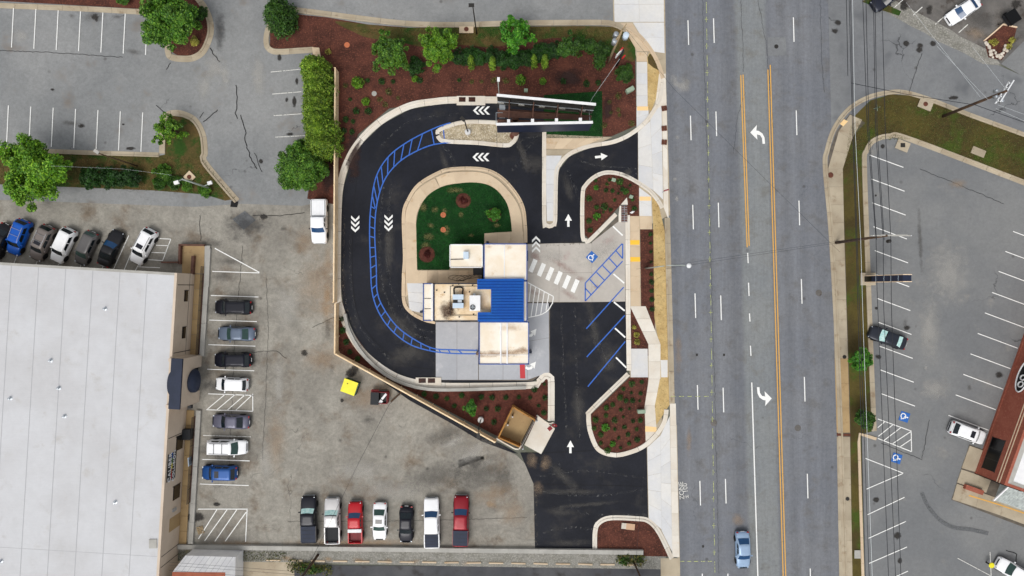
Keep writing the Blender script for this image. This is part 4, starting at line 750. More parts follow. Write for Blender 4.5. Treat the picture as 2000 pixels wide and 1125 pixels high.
for k in range(nb):
    t = (k + .3) / nb + .05
    a, b = A1.lerp(B1, t), A2.lerp(B2, t)
    o = MB().box((a.x, a.y + .3, ZT - .15), (.35, .5, .35)).build('lamp_housing', 'white_panel', pS)
    for (z, w) in ((ZL + .3, .22), (ZT - .5, .12), ((ZL + ZT) / 2, .12)):
        if z == (ZL + ZT) / 2: continue
        MB().tube([(a.x, a.y + .1, z), (b.x, b.y - .1, z)], w * .5, 6).build('cross_beam', 'brown_steel', bb)
    MB().box((b.x, b.y - .2, (ZT + ZL) / 2), (.14, .2, ZT - ZL - .2)).build('upright', 'dark_metal', bb); MB().box((a.x, a.y + .2, (ZT + ZL) / 2), (.14, .2, ZT - ZL - .2)).build('upright', 'brown_steel', bb)
for s, zz in ((.18, 8.2), (.28, 7.3), (.40, 6.9), (.55, 7.2), (.68, 7.8), (.82, 6.9)):
    a, b = A1.lerp(A2, s), B1.lerp(B2, s); MB().tube([(a.x, a.y, zz), (b.x, b.y, zz)], .07, 6).build('stringer', 'brown_steel', bb)
for s0, s1, z in ((.06, .40, 7.4), (.47, .74, 7.5)):
    q = [A1.lerp(A2, s0), B1.lerp(B2, s0), B1.lerp(B2, s1), A1.lerp(A2, s1)]; MB().prism(q, z - .06, z).build('catwalk', 'brown_steel', bb)
for k in range(14):
    t = (k + .5) / 14; a = A2.lerp(B2, t) + Vector((0, -.14, 0)); MB().box((a.x, a.y, 8.7 + .9 * (k % 3 - 1)), (.7, .06, .5), g2).build('back_panel', 'dark_metal' if k % 3 else 'grey_wall', pN)
for z in (7.6, 8.6, 9.6): a, b = A2 + Vector((0, -.2, 0)), B2 + Vector((0, -.2, 0)); MB().tube([(a.x, a.y, z), (b.x, b.y, z)], .05, 6).build('back_rail', 'dark_metal' if z != 8.6 else 'galvanised', pN)
q = Lc(981, 211, 7.2); MB().box((q.x, q.y, 7.15), (.7, 2.4, .08)).build('platform', 'galvanised', bb)
for p, q2 in (((969, 220), (969, 242)), ((969, 220), (982, 220)), ((1150, 210), (1152, 236))): a, b = Lc(*p, 7.6), Lc(*q2, 7.6); MB().tube([a, b], .04, 6).build('railing', 'galvanised', bb)
# ================================================================ WOODEN FENCES
def fence(root, pts, h, mat, post_side, pitch=.15, panel=2.4):
    P = [Vector((*G(*p)[:2], 0)) for p in pts]; o = Vector(root.location)
    for a, b in zip(P, P[1:]):
        L = (b - a).length; n = max(1, round(L / panel)); d = (b - a).normalized(); ang = math.atan2(d.y, d.x); s = Vector((-d.y, d.x, 0)) * post_side
        for i in range(n):
            u0, u1 = L * i / n, L * (i + 1) / n; m = MB(); k = int((u1 - u0) / pitch)
            for j in range(k):
                c = a + d * (u0 + (j + .5) * (u1 - u0) / k) - o; hh = h + random.uniform(-.02, .02); m.box((c.x, c.y, hh / 2 + .03), ((u1 - u0) / k - .012, .022, hh), ang)
            stuff(m.build('picket_panel', mat, root))
            for z in (.35, 1.0, h - .2): c = a + d * (u0 + u1) / 2 + s * .06 - o; MB().box((c.x, c.y, z), (u1 - u0 - .01, .045, .09), ang).build('rail', mat, root)
            c = a + d * (u0 + u1) / 2 - o; MB().box((c.x, c.y, h + .045), (u1 - u0 - .006, .17, .03), ang).build('cap_board', mat, root)
        for i in range(n + 1): c = a + d * (L * i / n) + s * .12 - o; MB().box((c.x, c.y, h * .5), (.1, .1, h), ang).build('post', mat, root)
f = thing('wooden_fence', 'tall pale timber picket fence running north to south beside the conifers', 'fence', G(660, 360)); fence(f, [(662, 141), (659, 590)], 1.9, 'timber', -1)
f = thing('wooden_fence', 'pale timber picket fence bending diagonally behind the dumpsters to the trash enclosure', 'fence', G(660, 690)); fence(f, [(662, 592), (661, 688), (968, 858)], 1.9, 'timber', 1)
for p in f.children: pass
# trash enclosure
te = thing('trash_enclosure', 'timber trash enclosure with slatted walls and steel gates at the end of the fence', 'trash enclosure', G(1008, 830))
teo = G(1008, 830); c1, c2, c3, c4 = [G(*p) for p in ((1002, 790), (1044, 815), (1017, 868), (974, 848))]
fence(te, [(974, 848), (1002, 790), (1044, 815)], 2.0, 'dark_timber', -1, .16, 2.0); fence(te, [(974, 848), (1015, 866)], 2.0, 'dark_timber', 1, .22, 1.6)
MB().prism([p - teo for p in (c1, c2, c3, c4)], .005, .05).build('floor_slab', 'tan_walk', te)
ga, gb = c2 - teo, c3 - teo; d = (gb - ga).normalized(); ang = math.atan2(d.y, d.x)
for k in (0, 1):
    mid = ga.lerp(gb, .27 + .46 * k); L = (gb - ga).length * .44; g = MB().box((mid.x, mid.y, 1.1), (L, .05, 1.8), ang).build('gate', 'grey_wall', te)
    for z in (.25, 1.95): MB().box((mid.x + .07 * d.y, mid.y - .07 * d.x, z), (L, .07, .09), ang).build('gate_frame', 'dark_metal', g)
for e in (ga, gb): MB().lathe([(.1, 0), (.1, 2.1), (.06, 2.18), (.001, 2.18)], 12, (e.x + .25, e.y - .1, 0)).build('gate_post', 'galvanised', te)
for (x, y) in ((1001, 811), (992, 827)):
    b = thing('bollard', 'white topped bollard inside the trash enclosure, ' + ('beside its top corner' if x > 995 else 'nearer the slatted wall'), 'bollard', G(x, y, .05), group='bollards inside the trash enclosure')
    MB().lathe([(.11, 0), (.11, .95), (.001, .95)], 12).build('pipe', 'dark_metal', b); MB().lathe([(.115, .93), (.115, 1.02), (.07, 1.1), (.001, 1.12)], 12).build('cap', 'white_panel', b)
ap = area('apron', [(1050, 813), (1084, 837), (1057, 887), (1024, 869)], .033, 'joint_dark'); slabs(ap, [(1050, 813), (1084, 837), (1057, 887), (1024, 869)], 1, 1, .042, 'new_concrete', .03)
kerb([(968, 857), (1006, 878), (1016, 876), (1020, 870)], 3, 'L', 'new_concrete', parent=emp('kerb'), lip=.9)
kerb([(1047, 812), (1070, 828), (1082, 826)], 3, 'L', 'new_concrete', parent=emp('kerb'), lip=.9)
# retaining wall behind the loop kerb
rw = thing('retaining_wall', 'low curved pale grey block wall in the mulch behind the loop kerb', 'wall', G(700, 690)); ro = G(700, 690)
wp = smoothpath([(675, 613), (679, 634), (692, 664), (716, 698), (752, 729), (792, 749), (838, 759), (900, 760), (1027, 756)], False, 16); P = [G(*p) for p in wp]
for i in range(len(P) - 1):
    d = P[i + 1] - P[i]; mid = (P[i] + P[i + 1]) / 2 - ro; MB().box((mid.x, mid.y, .3), (d.length * 1.005 - .01, .4, .6), math.atan2(d.y, d.x)).build('wall_block', 'grey_wall', rw)
# ================================================================ BODY SHOP
ZC = 4.8; NE = G(381, 535); ex = Vector((-345, -18, 0)); ex = Vector((-345, 18, 0)).normalized(); ey = Vector((-31, -515, 0)).normalized()
ex = Vector((ey.y, -ey.x, 0)); cal = thing('body_shop', 'large flat grey roofed body shop with beige stucco front and entrance arch', 'building', NE)
MX = Matrix(((ex.x, ey.x, 0), (ex.y, ey.y, 0), (0, 0, 1))).to_4x4()      # local x: west, y: south
def cb(name, x0, x1, y0, y1, z0, z1, mat, par=cal):
    m = MB().box(((x0 + x1) / 2, (y0 + y1) / 2, (z0 + z1) / 2), (x1 - x0, y1 - y0, z1 - z0), 0, MX)
    m.f = [tuple(reversed(f)) for f in m.f]; return m.build(name, mat, par)
WX, WY = 46, 52
cb('wall', 0, WX, 0, WY, 0, ZC - .3, 'stucco'); rf = cb('roof', .25, WX - .25, .25, WY - .25, ZC - .3, ZC - .05, 'roof_membrane')
for (a, b, c, d) in ((-.02, .3, -.02, WY), (WX - .3, WX, 0, WY)): cb('parapet', a, b, c, d, ZC - .3, ZC, 'stucco', rf)
cb('parapet', .3, WX - .3, -.02, .3, ZC - .3, ZC, 'grey_wall', rf); cb('parapet', .3, WX - .3, WY - .3, WY, ZC - .3, ZC, 'grey_wall', rf)
for k in range(1, 14): cb('membrane_seam', .3 + 3.35 * k, .38 + 3.35 * k, .3, WY - .3, ZC - .055, ZC - .042, 'seam_grey', rf)
for y in (35,): cb('membrane_seam', .4, WX - .4, y, y + .05, ZC - .055, ZC - .045, 'seam_grey', rf)
for (px, py) in ((205, 603), (99, 704), (115, 758), (126, 813), (225, 981), (2, 1096), (20, 778)):
    w = E(px, py, ZC) - NE; w.z = ZC - .05; b = MB().lathe([(.28, 0), (.24, .02), (.08, .05), (.08, .35), (.12, .36), (.12, .42), (.001, .44)], 12, tuple(w)).build('vent_pipe', 'galvanised', rf)
w = E(299, 1062, ZC) - NE; MB().box((w.x, w.y, ZC - .0), (.95, 1.1, .12)).build('roof_hatch', 'grey_wall', rf)
# front: joints, windows, sign
def front(name, y0, y1, z0, z1, mat, proud=.03, par=cal): return cb(name, -proud, .0, y0, y1, z0, z1, mat, par)
yl_ = lambda py: (py - 535) / S
for py in (556, 683, 842, 1062, 1082): front('wall_joint', yl_(py) , yl_(py) + .09, 0, ZC - .35, 'dark_metal', .012)
cb('wall_joint', -.015, 0, .05, yl_(690), 1.3, 1.36, 'dark_metal')
for (py, l, zz) in ((578, 1.15, 1.0), (648, 1.2, 1.0), (860, 1.5, 1.2), (955, 1.5, 1.2)):
    w = front('window', yl_(py) - l * .6, yl_(py) + l * .6, 1.6 if zz == 1 else .6, 2.6 if zz == 1 else 2.4, 'window_glass', .02); cb('window_frame', -.05, 0, yl_(py) - l * .6 - .08, yl_(py) - l * .6, .55 if zz > 1 else 1.55, 2.6, 'dark_metal', w)
front('door', yl_(1000), yl_(1026), .05, 2.9, 'tan_walk', .02); front('meter_box', yl_(984), yl_(990), 1.4, 2.3, 'galvanised', .12)
# letters: white on dark plate, read from the car park
def face_text(txt, size, pyc, z, mat, name, plate=None):
    mx = Matrix.Translation(ey * yl_(pyc) + Vector((0, 0, z)) - ex * .07) @ Matrix(((-ey.x, 0, -ex.x), (-ey.y, 0, -ex.y), (0, 1, 0))).to_4x4()
    return text_mesh(name, txt, size, mat, cal, mx, .03, 1.05)
front('sign_plate', yl_(873), yl_(925), 2.15, 4.35, 'black_void', .03)
face_text('CALIBER', .95, 899, 3.75, 'white_panel', 'sign_lettering'); face_text('COLLISION', .76, 899, 2.75, 'white_panel', 'sign_lettering')
for k, c in enumerate(('sign_red', 'orange_cap', 'yellow_plastic', 'leaf_fresh', 'blue_metal')): front('sign_stripe', yl_(922 - 9.8 * (k + 1)), yl_(922 - 9.8 * k), 3.22, 3.3, c, .09)
# raised walk, kerb wall and railing along the front
wk = struct(bpy.data.objects.new('raised_walk', None)); COL.objects.link(wk)
def cs(x0, x1, y0, y1, z0, z1, mat, par, nm): m = MB().box(((x0 + x1) / 2, (y0 + y1) / 2, (z0 + z1) / 2), (x1 - x0, y1 - y0, z1 - z0), 0, Matrix.Translation(NE) @ MX); m.f = [tuple(reversed(f)) for f in m.f]; return m.build(nm, mat, par)
yy = 0
while yy < yl_(1060):
    y1 = min(yy + 1.95, yl_(1062))
    if not (yl_(690) < yy < yl_(775)): cs(-1.0, -.03, yy + .02, y1, 0, .12, 'tan_walk', wk, 'slab')
    yy += 1.97
for a, b in ((485, 694), (800, 1060)):
    y = yl_(a)
    while y < yl_(b): cs(-1.95, -1.35, y + .01, min(y + 2.4, yl_(b)), 0, .35, 'grey_wall', wk, 'wall_block'); y += 2.42
def railing(label, a, b, x=-1.2):
    t = thing('railing', label, 'railing', NE + ey * yl_(a)); L = yl_(b) - yl_(a)
    for z in (.45, .75, 1.05): MB().tube([(-ex * -x) + Vector((0, 0, z)), (-ex * -x) + ey * L + Vector((0, 0, z))], .035, 6).build('rail', 'dark_metal', t)
    n = int(L / 1.8)
    for i in range(n + 1): p = ex * x + ey * (L * i / n); MB().tube([p, p + Vector((0, 0, 1.08))], .03, 6).build('post', 'dark_metal', t)
    m = MB()
    for i in range(int(L / .16)): p = ex * x + ey * (.16 * i); m.tube([p + Vector((0, 0, .1)), p + Vector((0, 0, 1.04))], .012, 4)
    stuff(m.build('baluster_row', 'dark_metal', t)); MB().prism([ex * (x + .12), ex * (x - .12), ex * (x - .12) + ey * L, ex * (x + .12) + ey * L], .0, .1).build('base_strip', 'brown_steel', t)
railing('dark steel railing along the raised walk north of the entrance arch', 520, 690); railing('dark steel railing along the raised walk south of the entrance arch', 812, 980)
bx = struct(bpy.data.objects.new('raised_landing', None)); COL.objects.link(bx)
MB().prism(gpts([(357, 480), (401, 480), (399, 534), (357, 534)]), 0, .18).build('landing_slab', 'tan_walk', bx)
for q in ([(354, 479), (358, 479), (357, 516), (353, 516)], [(354, 477), (403, 478), (403, 481), (354, 480)], [(320, 511), (355, 511), (355, 514), (320, 514)], [(379, 500), (384, 500), (382, 536), (377, 536)]): MB().prism(gpts(q), 0, .75).build('low_wall', 'brown_steel', bx)
MB().prism(gpts([(402, 480), (412, 480), (410, 560), (400, 560)]), 0, .32).build('wall_block', 'grey_wall', bx)
o = thing('trash_bin', 'square dark bin standing by the front railing below the sign', 'bin', NE + ey * yl_(846) - ex * .55); MB().box((0, 0, .5), (1.0, 1.3, .95)).build('body', 'black_plastic', o); MB().box((0, 0, 1.0), (1.04, 1.34, .06)).build('lid', 'black_plastic', o)
o = thing('notice_board', 'small pale blue notice board leaning on the front railing', 'sign', NE + ey * yl_(898) - ex * 1.1); MB().box((0, 0, .7), (.08, 1.1, .9), math.atan2(ey.x, -ey.y) * -1).build('board', 'pale_blue_metal', o); MB().tube([(0, 0, 0), (0, 0, .3)], .04, 6).build('stand', 'dark_metal', o)
# entrance arch
po = thing('entrance_arch', 'beige stucco entrance arch with navy barrel awning on the body shop front', 'portico', NE + ey * yl_(738)); ZP = 5.4
PW = 3.05; XF = -1.55
Lp = lambda x, y, z: ex * x + ey * y + Vector((0, 0, z))
arc = [(1.55 * math.cos(t), 1.75 + 1.55 * math.sin(t)) for t in [math.pi * k / 14 for k in range(15)]]
outl = [(-PW, 0), (-PW, ZP), (PW, ZP), (PW, 0), (1.55, 0)] + arc + [(-1.55, 0)]
fr = [Vector((y, z, 0)) for y, z in outl]; tri = tessellate_polygon([fr]); m = MB(); n = len(outl)
vs = [Lp(XF, y, z) for y, z in outl] + [Lp(XF + .45, y, z) for y, z in outl]
fs = [t for t in tri] + [tuple(i + n for i in reversed(t)) for t in tri] + [(i, (i + 1) % n, (i + 1) % n + n, i + n) for i in range(n)]
m.add(vs, fs).build('arch_wall', 'stucco', po)
for s in (-1, 1): m = MB().box(((XF + .45 - .02) / 2 + .22, s * (PW - .2), ZP / 2 - .1), (abs(XF) - .45, .4, ZP - .2), 0, MX); m.build('side_wall', 'stucco', po)
m = MB().box((XF + .62, 0, ZP - .1), (1.36, 2 * PW + .1, .3), 0, MX); m.build('flat_roof', 'portico_navy', po)
k = 14; vs = []; J = 6
for j in range(J + 1):
    ph = math.pi / 2 * j / J
    for i in range(k + 1): t = math.pi * i / k; vs.append(Lp(XF - .05 - .95 * math.sin(ph) * (.25 + .75 * math.sin(t)) , 1.5 * math.cos(t) , 2.15 + 1.65 * math.sin(t) * math.cos(ph)))
MB().add(vs, [(j * (k + 1) + i, j * (k + 1) + i + 1, (j + 1) * (k + 1) + i + 1, (j + 1) * (k + 1) + i) for j in range(J) for i in range(k)]).build('dome_awning', 'portico_navy', po, True)
MB().prism([Lp(XF + .4, -1.5, 0), Lp(XF + .4, 1.5, 0), Lp(XF + .46, 1.5, 0), Lp(XF + .46, -1.5, 0)], 0, 3.7).build('dark_glazing', 'black_void', po)
MB().prism([Lp(-.25 + .5 * math.sin(t), 1.45 * math.cos(t), 0) for t in [math.pi * i / 14 for i in range(15)]], ZC - .2, ZC + .35).build('rounded_cricket', 'portico_navy', po)
m = MB().box((XF + .1, PW + .25, 2.2), (.4, .4, .5), 0, MX); m.build('wall_lamp', 'black_plastic', po)
# ================================================================ SMALL HOUSE AT THE SOUTH-WEST
hs_ = thing('white_outbuilding', 'white walled outbuilding with red brown flat roof beside the body shop', 'building', G(411, 1150)); h0 = G(411, 1150)
oq = [E(*p, 2.6) - h0 for p in ((362, 1085), (460, 1088), (457, 1275), (343, 1275))]; iq = [E(*p, 3.7) - h0 for p in ((337, 1117), (440, 1118), (437, 1275), (326, 1275))]
for p in oq: p.z = 0
MB().prism([p * 1.0 for p in oq], 0, 2.58).build('wall', 'white_panel', hs_)
vs = [(p.x, p.y, 2.6) for p in oq] + [(p.x, p.y, 3.7) for p in iq]
sl_ = MB().add(vs, [(0, 1, 5, 4)[::-1], (1, 2, 6, 5)[::-1], (2, 3, 7, 6)[::-1], (3, 0, 4, 7)[::-1], (0, 3, 2, 1)[::-1]]).build('sloped_roof', 'white_panel', hs_)
MB().prism(iq, 3.6, 3.74).build('flat_roof', 'red_brown_roof', hs_)
for i in range(9): a_, b_ = Vector(vs[0]).lerp(Vector(vs[1]), (i + .5) / 9), Vector(vs[4]).lerp(Vector(vs[5]), (i + .5) / 9); MB().tube([a_, b_], .02, 4).build('roof_batten', 'seam_grey', sl_)
# ================================================================ RESTAURANT (EAST)
ZQ = 5.2; SWc = G(1904, 924); fv = (G(2000, 655) - SWc).normalized(); fx = Vector((fv.y, -fv.x, 0))
br_ = thing('brick_restaurant', 'red brick restaurant with white flat roof and cream stripes at the lot edge', 'building', SWc)
MQ = Matrix(((fx.x, fv.x, 0), (fx.y, fv.y, 0), (0, 0, 1))).to_4x4()     # x: east into building, y: along front northwards
def qb(name, x0, x1, y0, y1, z0, z1, mat, par=br_): return MB().box(((x0 + x1) / 2, (y0 + y1) / 2, (z0 + z1) / 2), (x1 - x0, y1 - y0, z1 - z0), 0, MQ).build(name, mat, par)
qb('wall', 0, 16, 0, 30, 0, ZQ - .1, 'brick_wall'); rf = qb('roof', .95, 15, .75, 29, ZQ - .1, ZQ - .02, 'white_panel')
for (a, b, c, d) in ((0, .35, 0, 30), (.35, 16, 0, .35)): qb('parapet', a, b, c, d, ZQ - .1, ZQ + .1, 'brick_wall', rf)
for (a, b, c, d) in ((.35, .95, .35, 30), (.95, 16, .35, .75)): qb('parapet_flashing', a, b, c, d, ZQ - .1, ZQ + .06, 'grey_wall', rf)
for z in (3.95, 4.4): qb('cream_band', -.04, 0, -.04, 30, z, z + .14, 'cream_trim')
m = 0
for r_ in range(26):
    if r_ % 2 == 0: qb('brick_course', -.012, 0, .02, 29.9, .1 + r_ * .15, .1 + r_ * .15 + .135, 'brick_wall')
w = qb('window', -.03, 0, 1.0, 5.2, .9, 3.1, 'black_void'); 
for (a, b, c, d) in ((.92, 5.28, .82, .9), (.92, 5.28, 3.1, 3.18)): qb('window_frame', -.06, 0, a, b, c, d, 'dark_metal', w)
for y in (2.4, 3.8): qb('window_mullion', -.05, 0, y - .04, y + .04, .9, 3.1, 'dark_metal', w)
qb('base_ledge', -.1, 0, 0, 30, 0, .35, 'brick_wall')
# sign: black plate with white rim and a yellow bar, mostly beyond the picture
sg = MB().add([(-fx * s_) + fv * (13.7 + 2.1 * math.cos(t)) + Vector((0, 0, 2.5 + 1.0 * math.sin(t))) for s_ in (.02, .11) for t in [k * math.pi / 12 for k in range(24)]], [tuple(range(24)), tuple(range(47, 23, -1))] + [(i, (i + 1) % 24, (i + 1) % 24 + 24, i + 24) for i in range(24)]).build('wall_sign', 'black_void', br_); qb('yellow_bar', -.13, -.1, 12.4, 16.2, 3.35, 3.8, 'yellow_paint', sg)
def qring(y, z, ry, rz, w_, name): MB().tube([(-fx * .14) + fv * (y + ry * math.cos(t)) + Vector((0, 0, z + rz * math.sin(t))) for t in [k * math.pi / 12 for k in range(25)]], w_, 6).build(name, 'white_panel', sg)
qring(13.7, 2.5, 2.1, 1.0, .09, 'sign_rim'); qring(12.6, 2.5, .35, .42, .09, 'sign_letter'); qring(13.5, 2.5, .32, .42, .09, 'sign_letter')
for j in range(6): qb('bar_letter', -.15, -.13, 12.8 + .32 * j, 12.96 + .32 * j, 3.48, 3.68, 'brick_wall', sg)
# shingle mansard on the south side
sh = MB().add([MQ @ Vector(p) for p in ((1.4, .0, 4.4), (16, .0, 4.4), (16, -2.3, 2.9), (1.4, -2.3, 2.9), (1.4, 0, 2.8), (16, 0, 2.8), (16, -2.3, 2.8), (1.4, -2.3, 2.8))], [(0, 1, 2, 3), (7, 6, 5, 4), (3, 2, 6, 7), (0, 3, 7, 4), (1, 5, 6, 2)]).build('mansard_roof', 'grey_shingle', br_)
rs = random.Random(3)
base = MB().box((0, 0, 0), (.58, .44, .035)).mesh('shingle'); base.materials.append(M('grey_shingle'))
for r_ in range(6):
    for c_ in range(22):
        v = (r_ + .5) / 6; o = link('shingle', base, sh); p = MQ @ Vector((1.75 + .63 * c_ + (.3 if r_ % 2 else 0), -.05 - 2.2 * v, 4.4 - 1.5 * v + .03)); o.location = p; o.rotation_euler = (R(-33) * 0, 0, math.atan2(fx.y, fx.x)); o.rotation_euler = (MQ.to_3x3() @ Matrix.Rotation(R(34), 3, 'X')).to_euler()
MB().add([MQ @ Vector(p) for p in ((1.25, .05, 4.48), (1.42, .05, 4.48), (1.42, -2.4, 2.9), (1.25, -2.4, 2.9), (1.25, .05, 4.3), (1.42, .05, 4.3), (1.42, -2.4, 2.72), (1.25, -2.4, 2.72))], [(0, 3, 2, 1), (4, 5, 6, 7), (0, 1, 5, 4), (2, 3, 7, 6), (1, 2, 6, 5), (0, 4, 7, 3)]).build('mansard_edge', 'white_panel', br_)
qb('corner_flashing', -.05, 2.6, -.1, -.01, 0, ZQ - .3, 'black_void'); qb('planter_wall', -.9, 1.5, -2.35, -1.75, 0, .6, 'brick_wall')
wa = area('walkway', [(1893, 868), (1920, 878), (1985, 900), (2100, 940), (2100, 1068), (1858, 976)], .028, 'joint_dark')
for q in ([(1893, 870), (1921, 880), (1906, 922), (1877, 914)], [(1877, 916), (1935, 936), (1925, 962), (1868, 942)], [(1868, 944), (1912, 960), (1905, 990), (1859, 975)], [(1912, 960), (1960, 977), (1952, 1006), (1905, 990)], [(1960, 977), (2008, 994), (2000, 1024), (1952, 1006)], [(2008, 994), (2056, 1012), (2048, 1042), (2000, 1024)]): slabs(wa, q, 1, 1, .12, 'old_concrete', .1)
strip('step_edge', [(1891, 967), (1950, 985), (2100, 1036)], .16, .135, 'yellow_paint', wa)
# ================================================================ VEHICLES
WH = {}
def wheel_mesh(r, w):
    k = (round(r, 2), round(w, 2))
    if k in WH: return WH[k]
    n = 20; m = MB(); prof = [(r * .62, -w / 2), (r * .93, -w / 2), (r, -w * .36), (r, w * .36), (r * .93, w / 2), (r * .62, w / 2)]
    m.lathe(prof, n); t = m.mesh('tyre'); t.materials.append(M('rubber')); t.transform(Matrix.Rotation(R(90), 4, 'X'))
    m = MB(); m.lathe([(r * .63, -w * .3), (r * .63, w * .42), (r * .55, w * .44), (r * .5, w * .3), (r * .16, w * .36), (.001, w * .4)], n)
    for a in range(5): t5 = a * 1.2566; m.box((r * .34 * math.cos(t5), r * .34 * math.sin(t5), w * .38), (r * .46, r * .12, w * .1), t5)
    q = m.mesh('rim'); q.materials.append(M('rim')); q.transform(Matrix.Rotation(R(90), 4, 'X'))
    WH[k] = (t, q); return WH[k]
SPEC = {  # L, W, belt front/cowl/rear heights, roof height, cowl, roof front, roof rear, rear glass base (x from the nose, as share of L)
    'sedan': dict(L=4.8, W=1.84, hn=.68, hc=.93, hr=1.0, ht=1.45, xc=.27, xf=.41, xr=.68, xb=.85, tail=.95),
    'coupe': dict(L=4.75, W=1.9, hn=.72, hc=.95, hr=1.0, ht=1.4, xc=.33, xf=.47, xr=.64, xb=.82, tail=.98),
    'hatch': dict(L=4.2, W=1.78, hn=.72, hc=1.0, hr=1.05, ht=1.55, xc=.22, xf=.36, xr=.87, xb=.965, tail=1.0),
    'suv': dict(L=4.75, W=1.88, hn=.85, hc=1.08, hr=1.12, ht=1.7, xc=.24, xf=.36, xr=.87, xb=.965, tail=1.08),
    'van': dict(L=5.1, W=1.95, hn=.8, hc=1.05, hr=1.1, ht=1.75, xc=.2, xf=.34, xr=.92, xb=.98, tail=1.08),
    'pickup': dict(L=5.8, W=2.0, hn=1.0, hc=1.2, hr=1.25, ht=1.85, xc=.25, xf=.35, xr=.575, xb=.60, tail=1.2)}
def vehicle(kind, name, label, cat, px, py, head, col, colkey, L=None, W=None, shade=None, bed='cover', group=None, sunroof=False, rails=None, glassmat='car_glass', stripe=False, rear=None, xr=None, coverw=None, metal=.25, light=True):
    s = dict(SPEC[kind]);
    if L: s['L'] = L
    if W: s['W'] = W
    if xr: s['xr'] = xr; s['xb'] = xr + .025
    L, W_ = s['L'], s['W']; p = E(px, py, .9); t = thing(name, label, cat, (p.x, p.y, .012), R(head), group); pm = carpaint(colkey, col, metal); half = W_ / 2
    X = lambda f: L / 2 - f * L; low = .24 if kind in ('suv', 'pickup') else .19
    # --- body: lofted sections from nose to tail
    if kind == 'pickup':
        xb0 = s['xb'] + .02
        st = [(0, .80, s['hn'] - .25), (.012, .88, s['hn'] - .06), (.04, .95, s['hn']), (.1, .985, s['hn'] + .07), (s['xc'], 1, s['hc']), (s['xf'], 1, s['hc'] + .01), (xb0, 1, s['hr']), (xb0 + .002, 1, s['hr'] - .5), (.965, 1, s['hr'] - .5), (.967, .99, s['hr'] - .02), (.99, .98, s['hr'] - .03), (1, .95, s['hr'] - .2)]
    else:
        st = [(0, .62, s['hn'] - .22), (.008, .72, s['hn'] - .12), (.03, .85, s['hn'] - .03), (.07, .93, s['hn'] + .03), (.14, .975, s['hn'] + (s['hc'] - s['hn']) * .55), (s['xc'], 1, s['hc']), (s['xf'], 1, s['hc'] + .02), (s['xr'], 1, s['hr']), (min(s['xb'], .93), .98, s['hr'] - .01), (.95, .93, s['tail'] - .03), (.975, .86, s['tail'] - .1), (.993, .76, s['tail'] - .24), (1, .66, s['tail'] - .34)]
    prof = [(0, 1, 0), (.35, 1, -.004), (.7, 1, -.02), (.87, 1, -.055), (.95, 1, -.12), (.99, .62, 0), (1, .45, 0), (.985, .25, 0), (.93, 0, 0)]
    ring = []; m = MB(); N = len(prof) * 2 - 1
    for (f, w, h) in st:
        pts = []
        for (a, b, dz) in prof:
            z = (h + dz) if b == 1 else low + (h - .14 - low) * b; pts.append((X(f), a * w * half, z))
        ring += [(x, -y, z) for x, y, z in reversed(pts[1:])] + pts
    fs = []
    for i in range(len(st) - 1):
        for j in range(N - 1): a = i * N + j; fs.append((a, a + 1, a + N + 1, a + N))
    fs += [tuple(range(N))[::-1], tuple((len(st) - 1) * N + j for j in range(N))]
    m.add(ring, fs); b = m.build('body', pm, t, True)
    if kind == 'pickup': b.data.polygons.foreach_set('use_smooth', [len(q.vertices) == 4 and abs(q.normal.x) < .75 for q in b.data.polygons])
    # --- cabin
    hw0, hw1 = half * .93, half * (.80 if kind != 'pickup' else .84); zt = s['ht']; bow = .10
    def loop(x0, x1, hw, z0, z1, bw):
        pts = [(x0 + bw * (1 - (k / 2) ** 2), -hw * k / 2 * -1 if False else hw * k / 2, z0) for k in (2, 1, 0, -1, -2)]
        pts += [(x0 + (x1 - x0) * f, -hw, z0 + (z1 - z0) * f) for f in (.33, .66)]
        pts += [(x1 - bw * .5 * (1 - (k / 2) ** 2), hw * k / 2, z1) for k in (-2, -1, 0, 1, 2)]
        pts += [(x0 + (x1 - x0) * f, hw, z0 + (z1 - z0) * f) for f in (.66, .33)]
        return [Vector(q) for q in pts]
    l0 = loop(X(s['xc']), X(s['xb']), hw0, s['hc'] - .03, s['hr'] - .03, bow); l1 = loop(X(s['xf']), X(s['xr']), hw1, zt - .07, zt - .05, bow * .8)
    l2 = loop(X(s['xf']) - .12, X(s['xr']) + .1, hw1 * .86, zt - .008, zt - .003, bow * .6); l3 = loop(X(s['xf']) - .35, X(s['xr']) + .3, hw1 * .5, zt, zt, bow * .3)
    n = 14; vs = l0 + l1 + l2 + l3; fs = [(r * n + i, r * n + (i + 1) % n, (r + 1) * n + (i + 1) % n, (r + 1) * n + i) for r in range(3) for i in range(n)]; fs.append(tuple(3 * n + i for i in range(n)))
    fs = [tuple(reversed(f)) for f in fs]; rf = MB().add(vs, fs).build('cabin', pm, t, True)
    def pane(nm, ia, ib, u0, u1, v0, v1, mat, out=.012, steps=6):
        # surface between l0[ia..ib] and l1[ia..ib]
        ids = list(range(ia, ib + 1)); A = [l0[i % n] for i in ids]; B = [l1[i % n] for i in ids]
        def at(P, u): f = u * (len(P) - 1); k = min(int(f), len(P) - 2); return P[k].lerp(P[k + 1], f - k)
        vs = []
        c0 = Vector((0, 0, .9))
        for v in (v0, v1):
            for k in range(steps + 1):
                u = u0 + (u1 - u0) * k / steps; q = at(A, u).lerp(at(B, u), v); d = Vector((q.x * .15 if abs(ia - 7) > 1 else q.x * .15, q.y, .35)).normalized()
                nrm = Vector((1, 0, .9)).normalized() if ia == 0 else (Vector((-1, 0, .9)).normalized() if ia == 7 else Vector((0, -1 if ia == 4 else 1, .35)).normalized()); vs.append(q + nrm * out)
        k = steps + 1
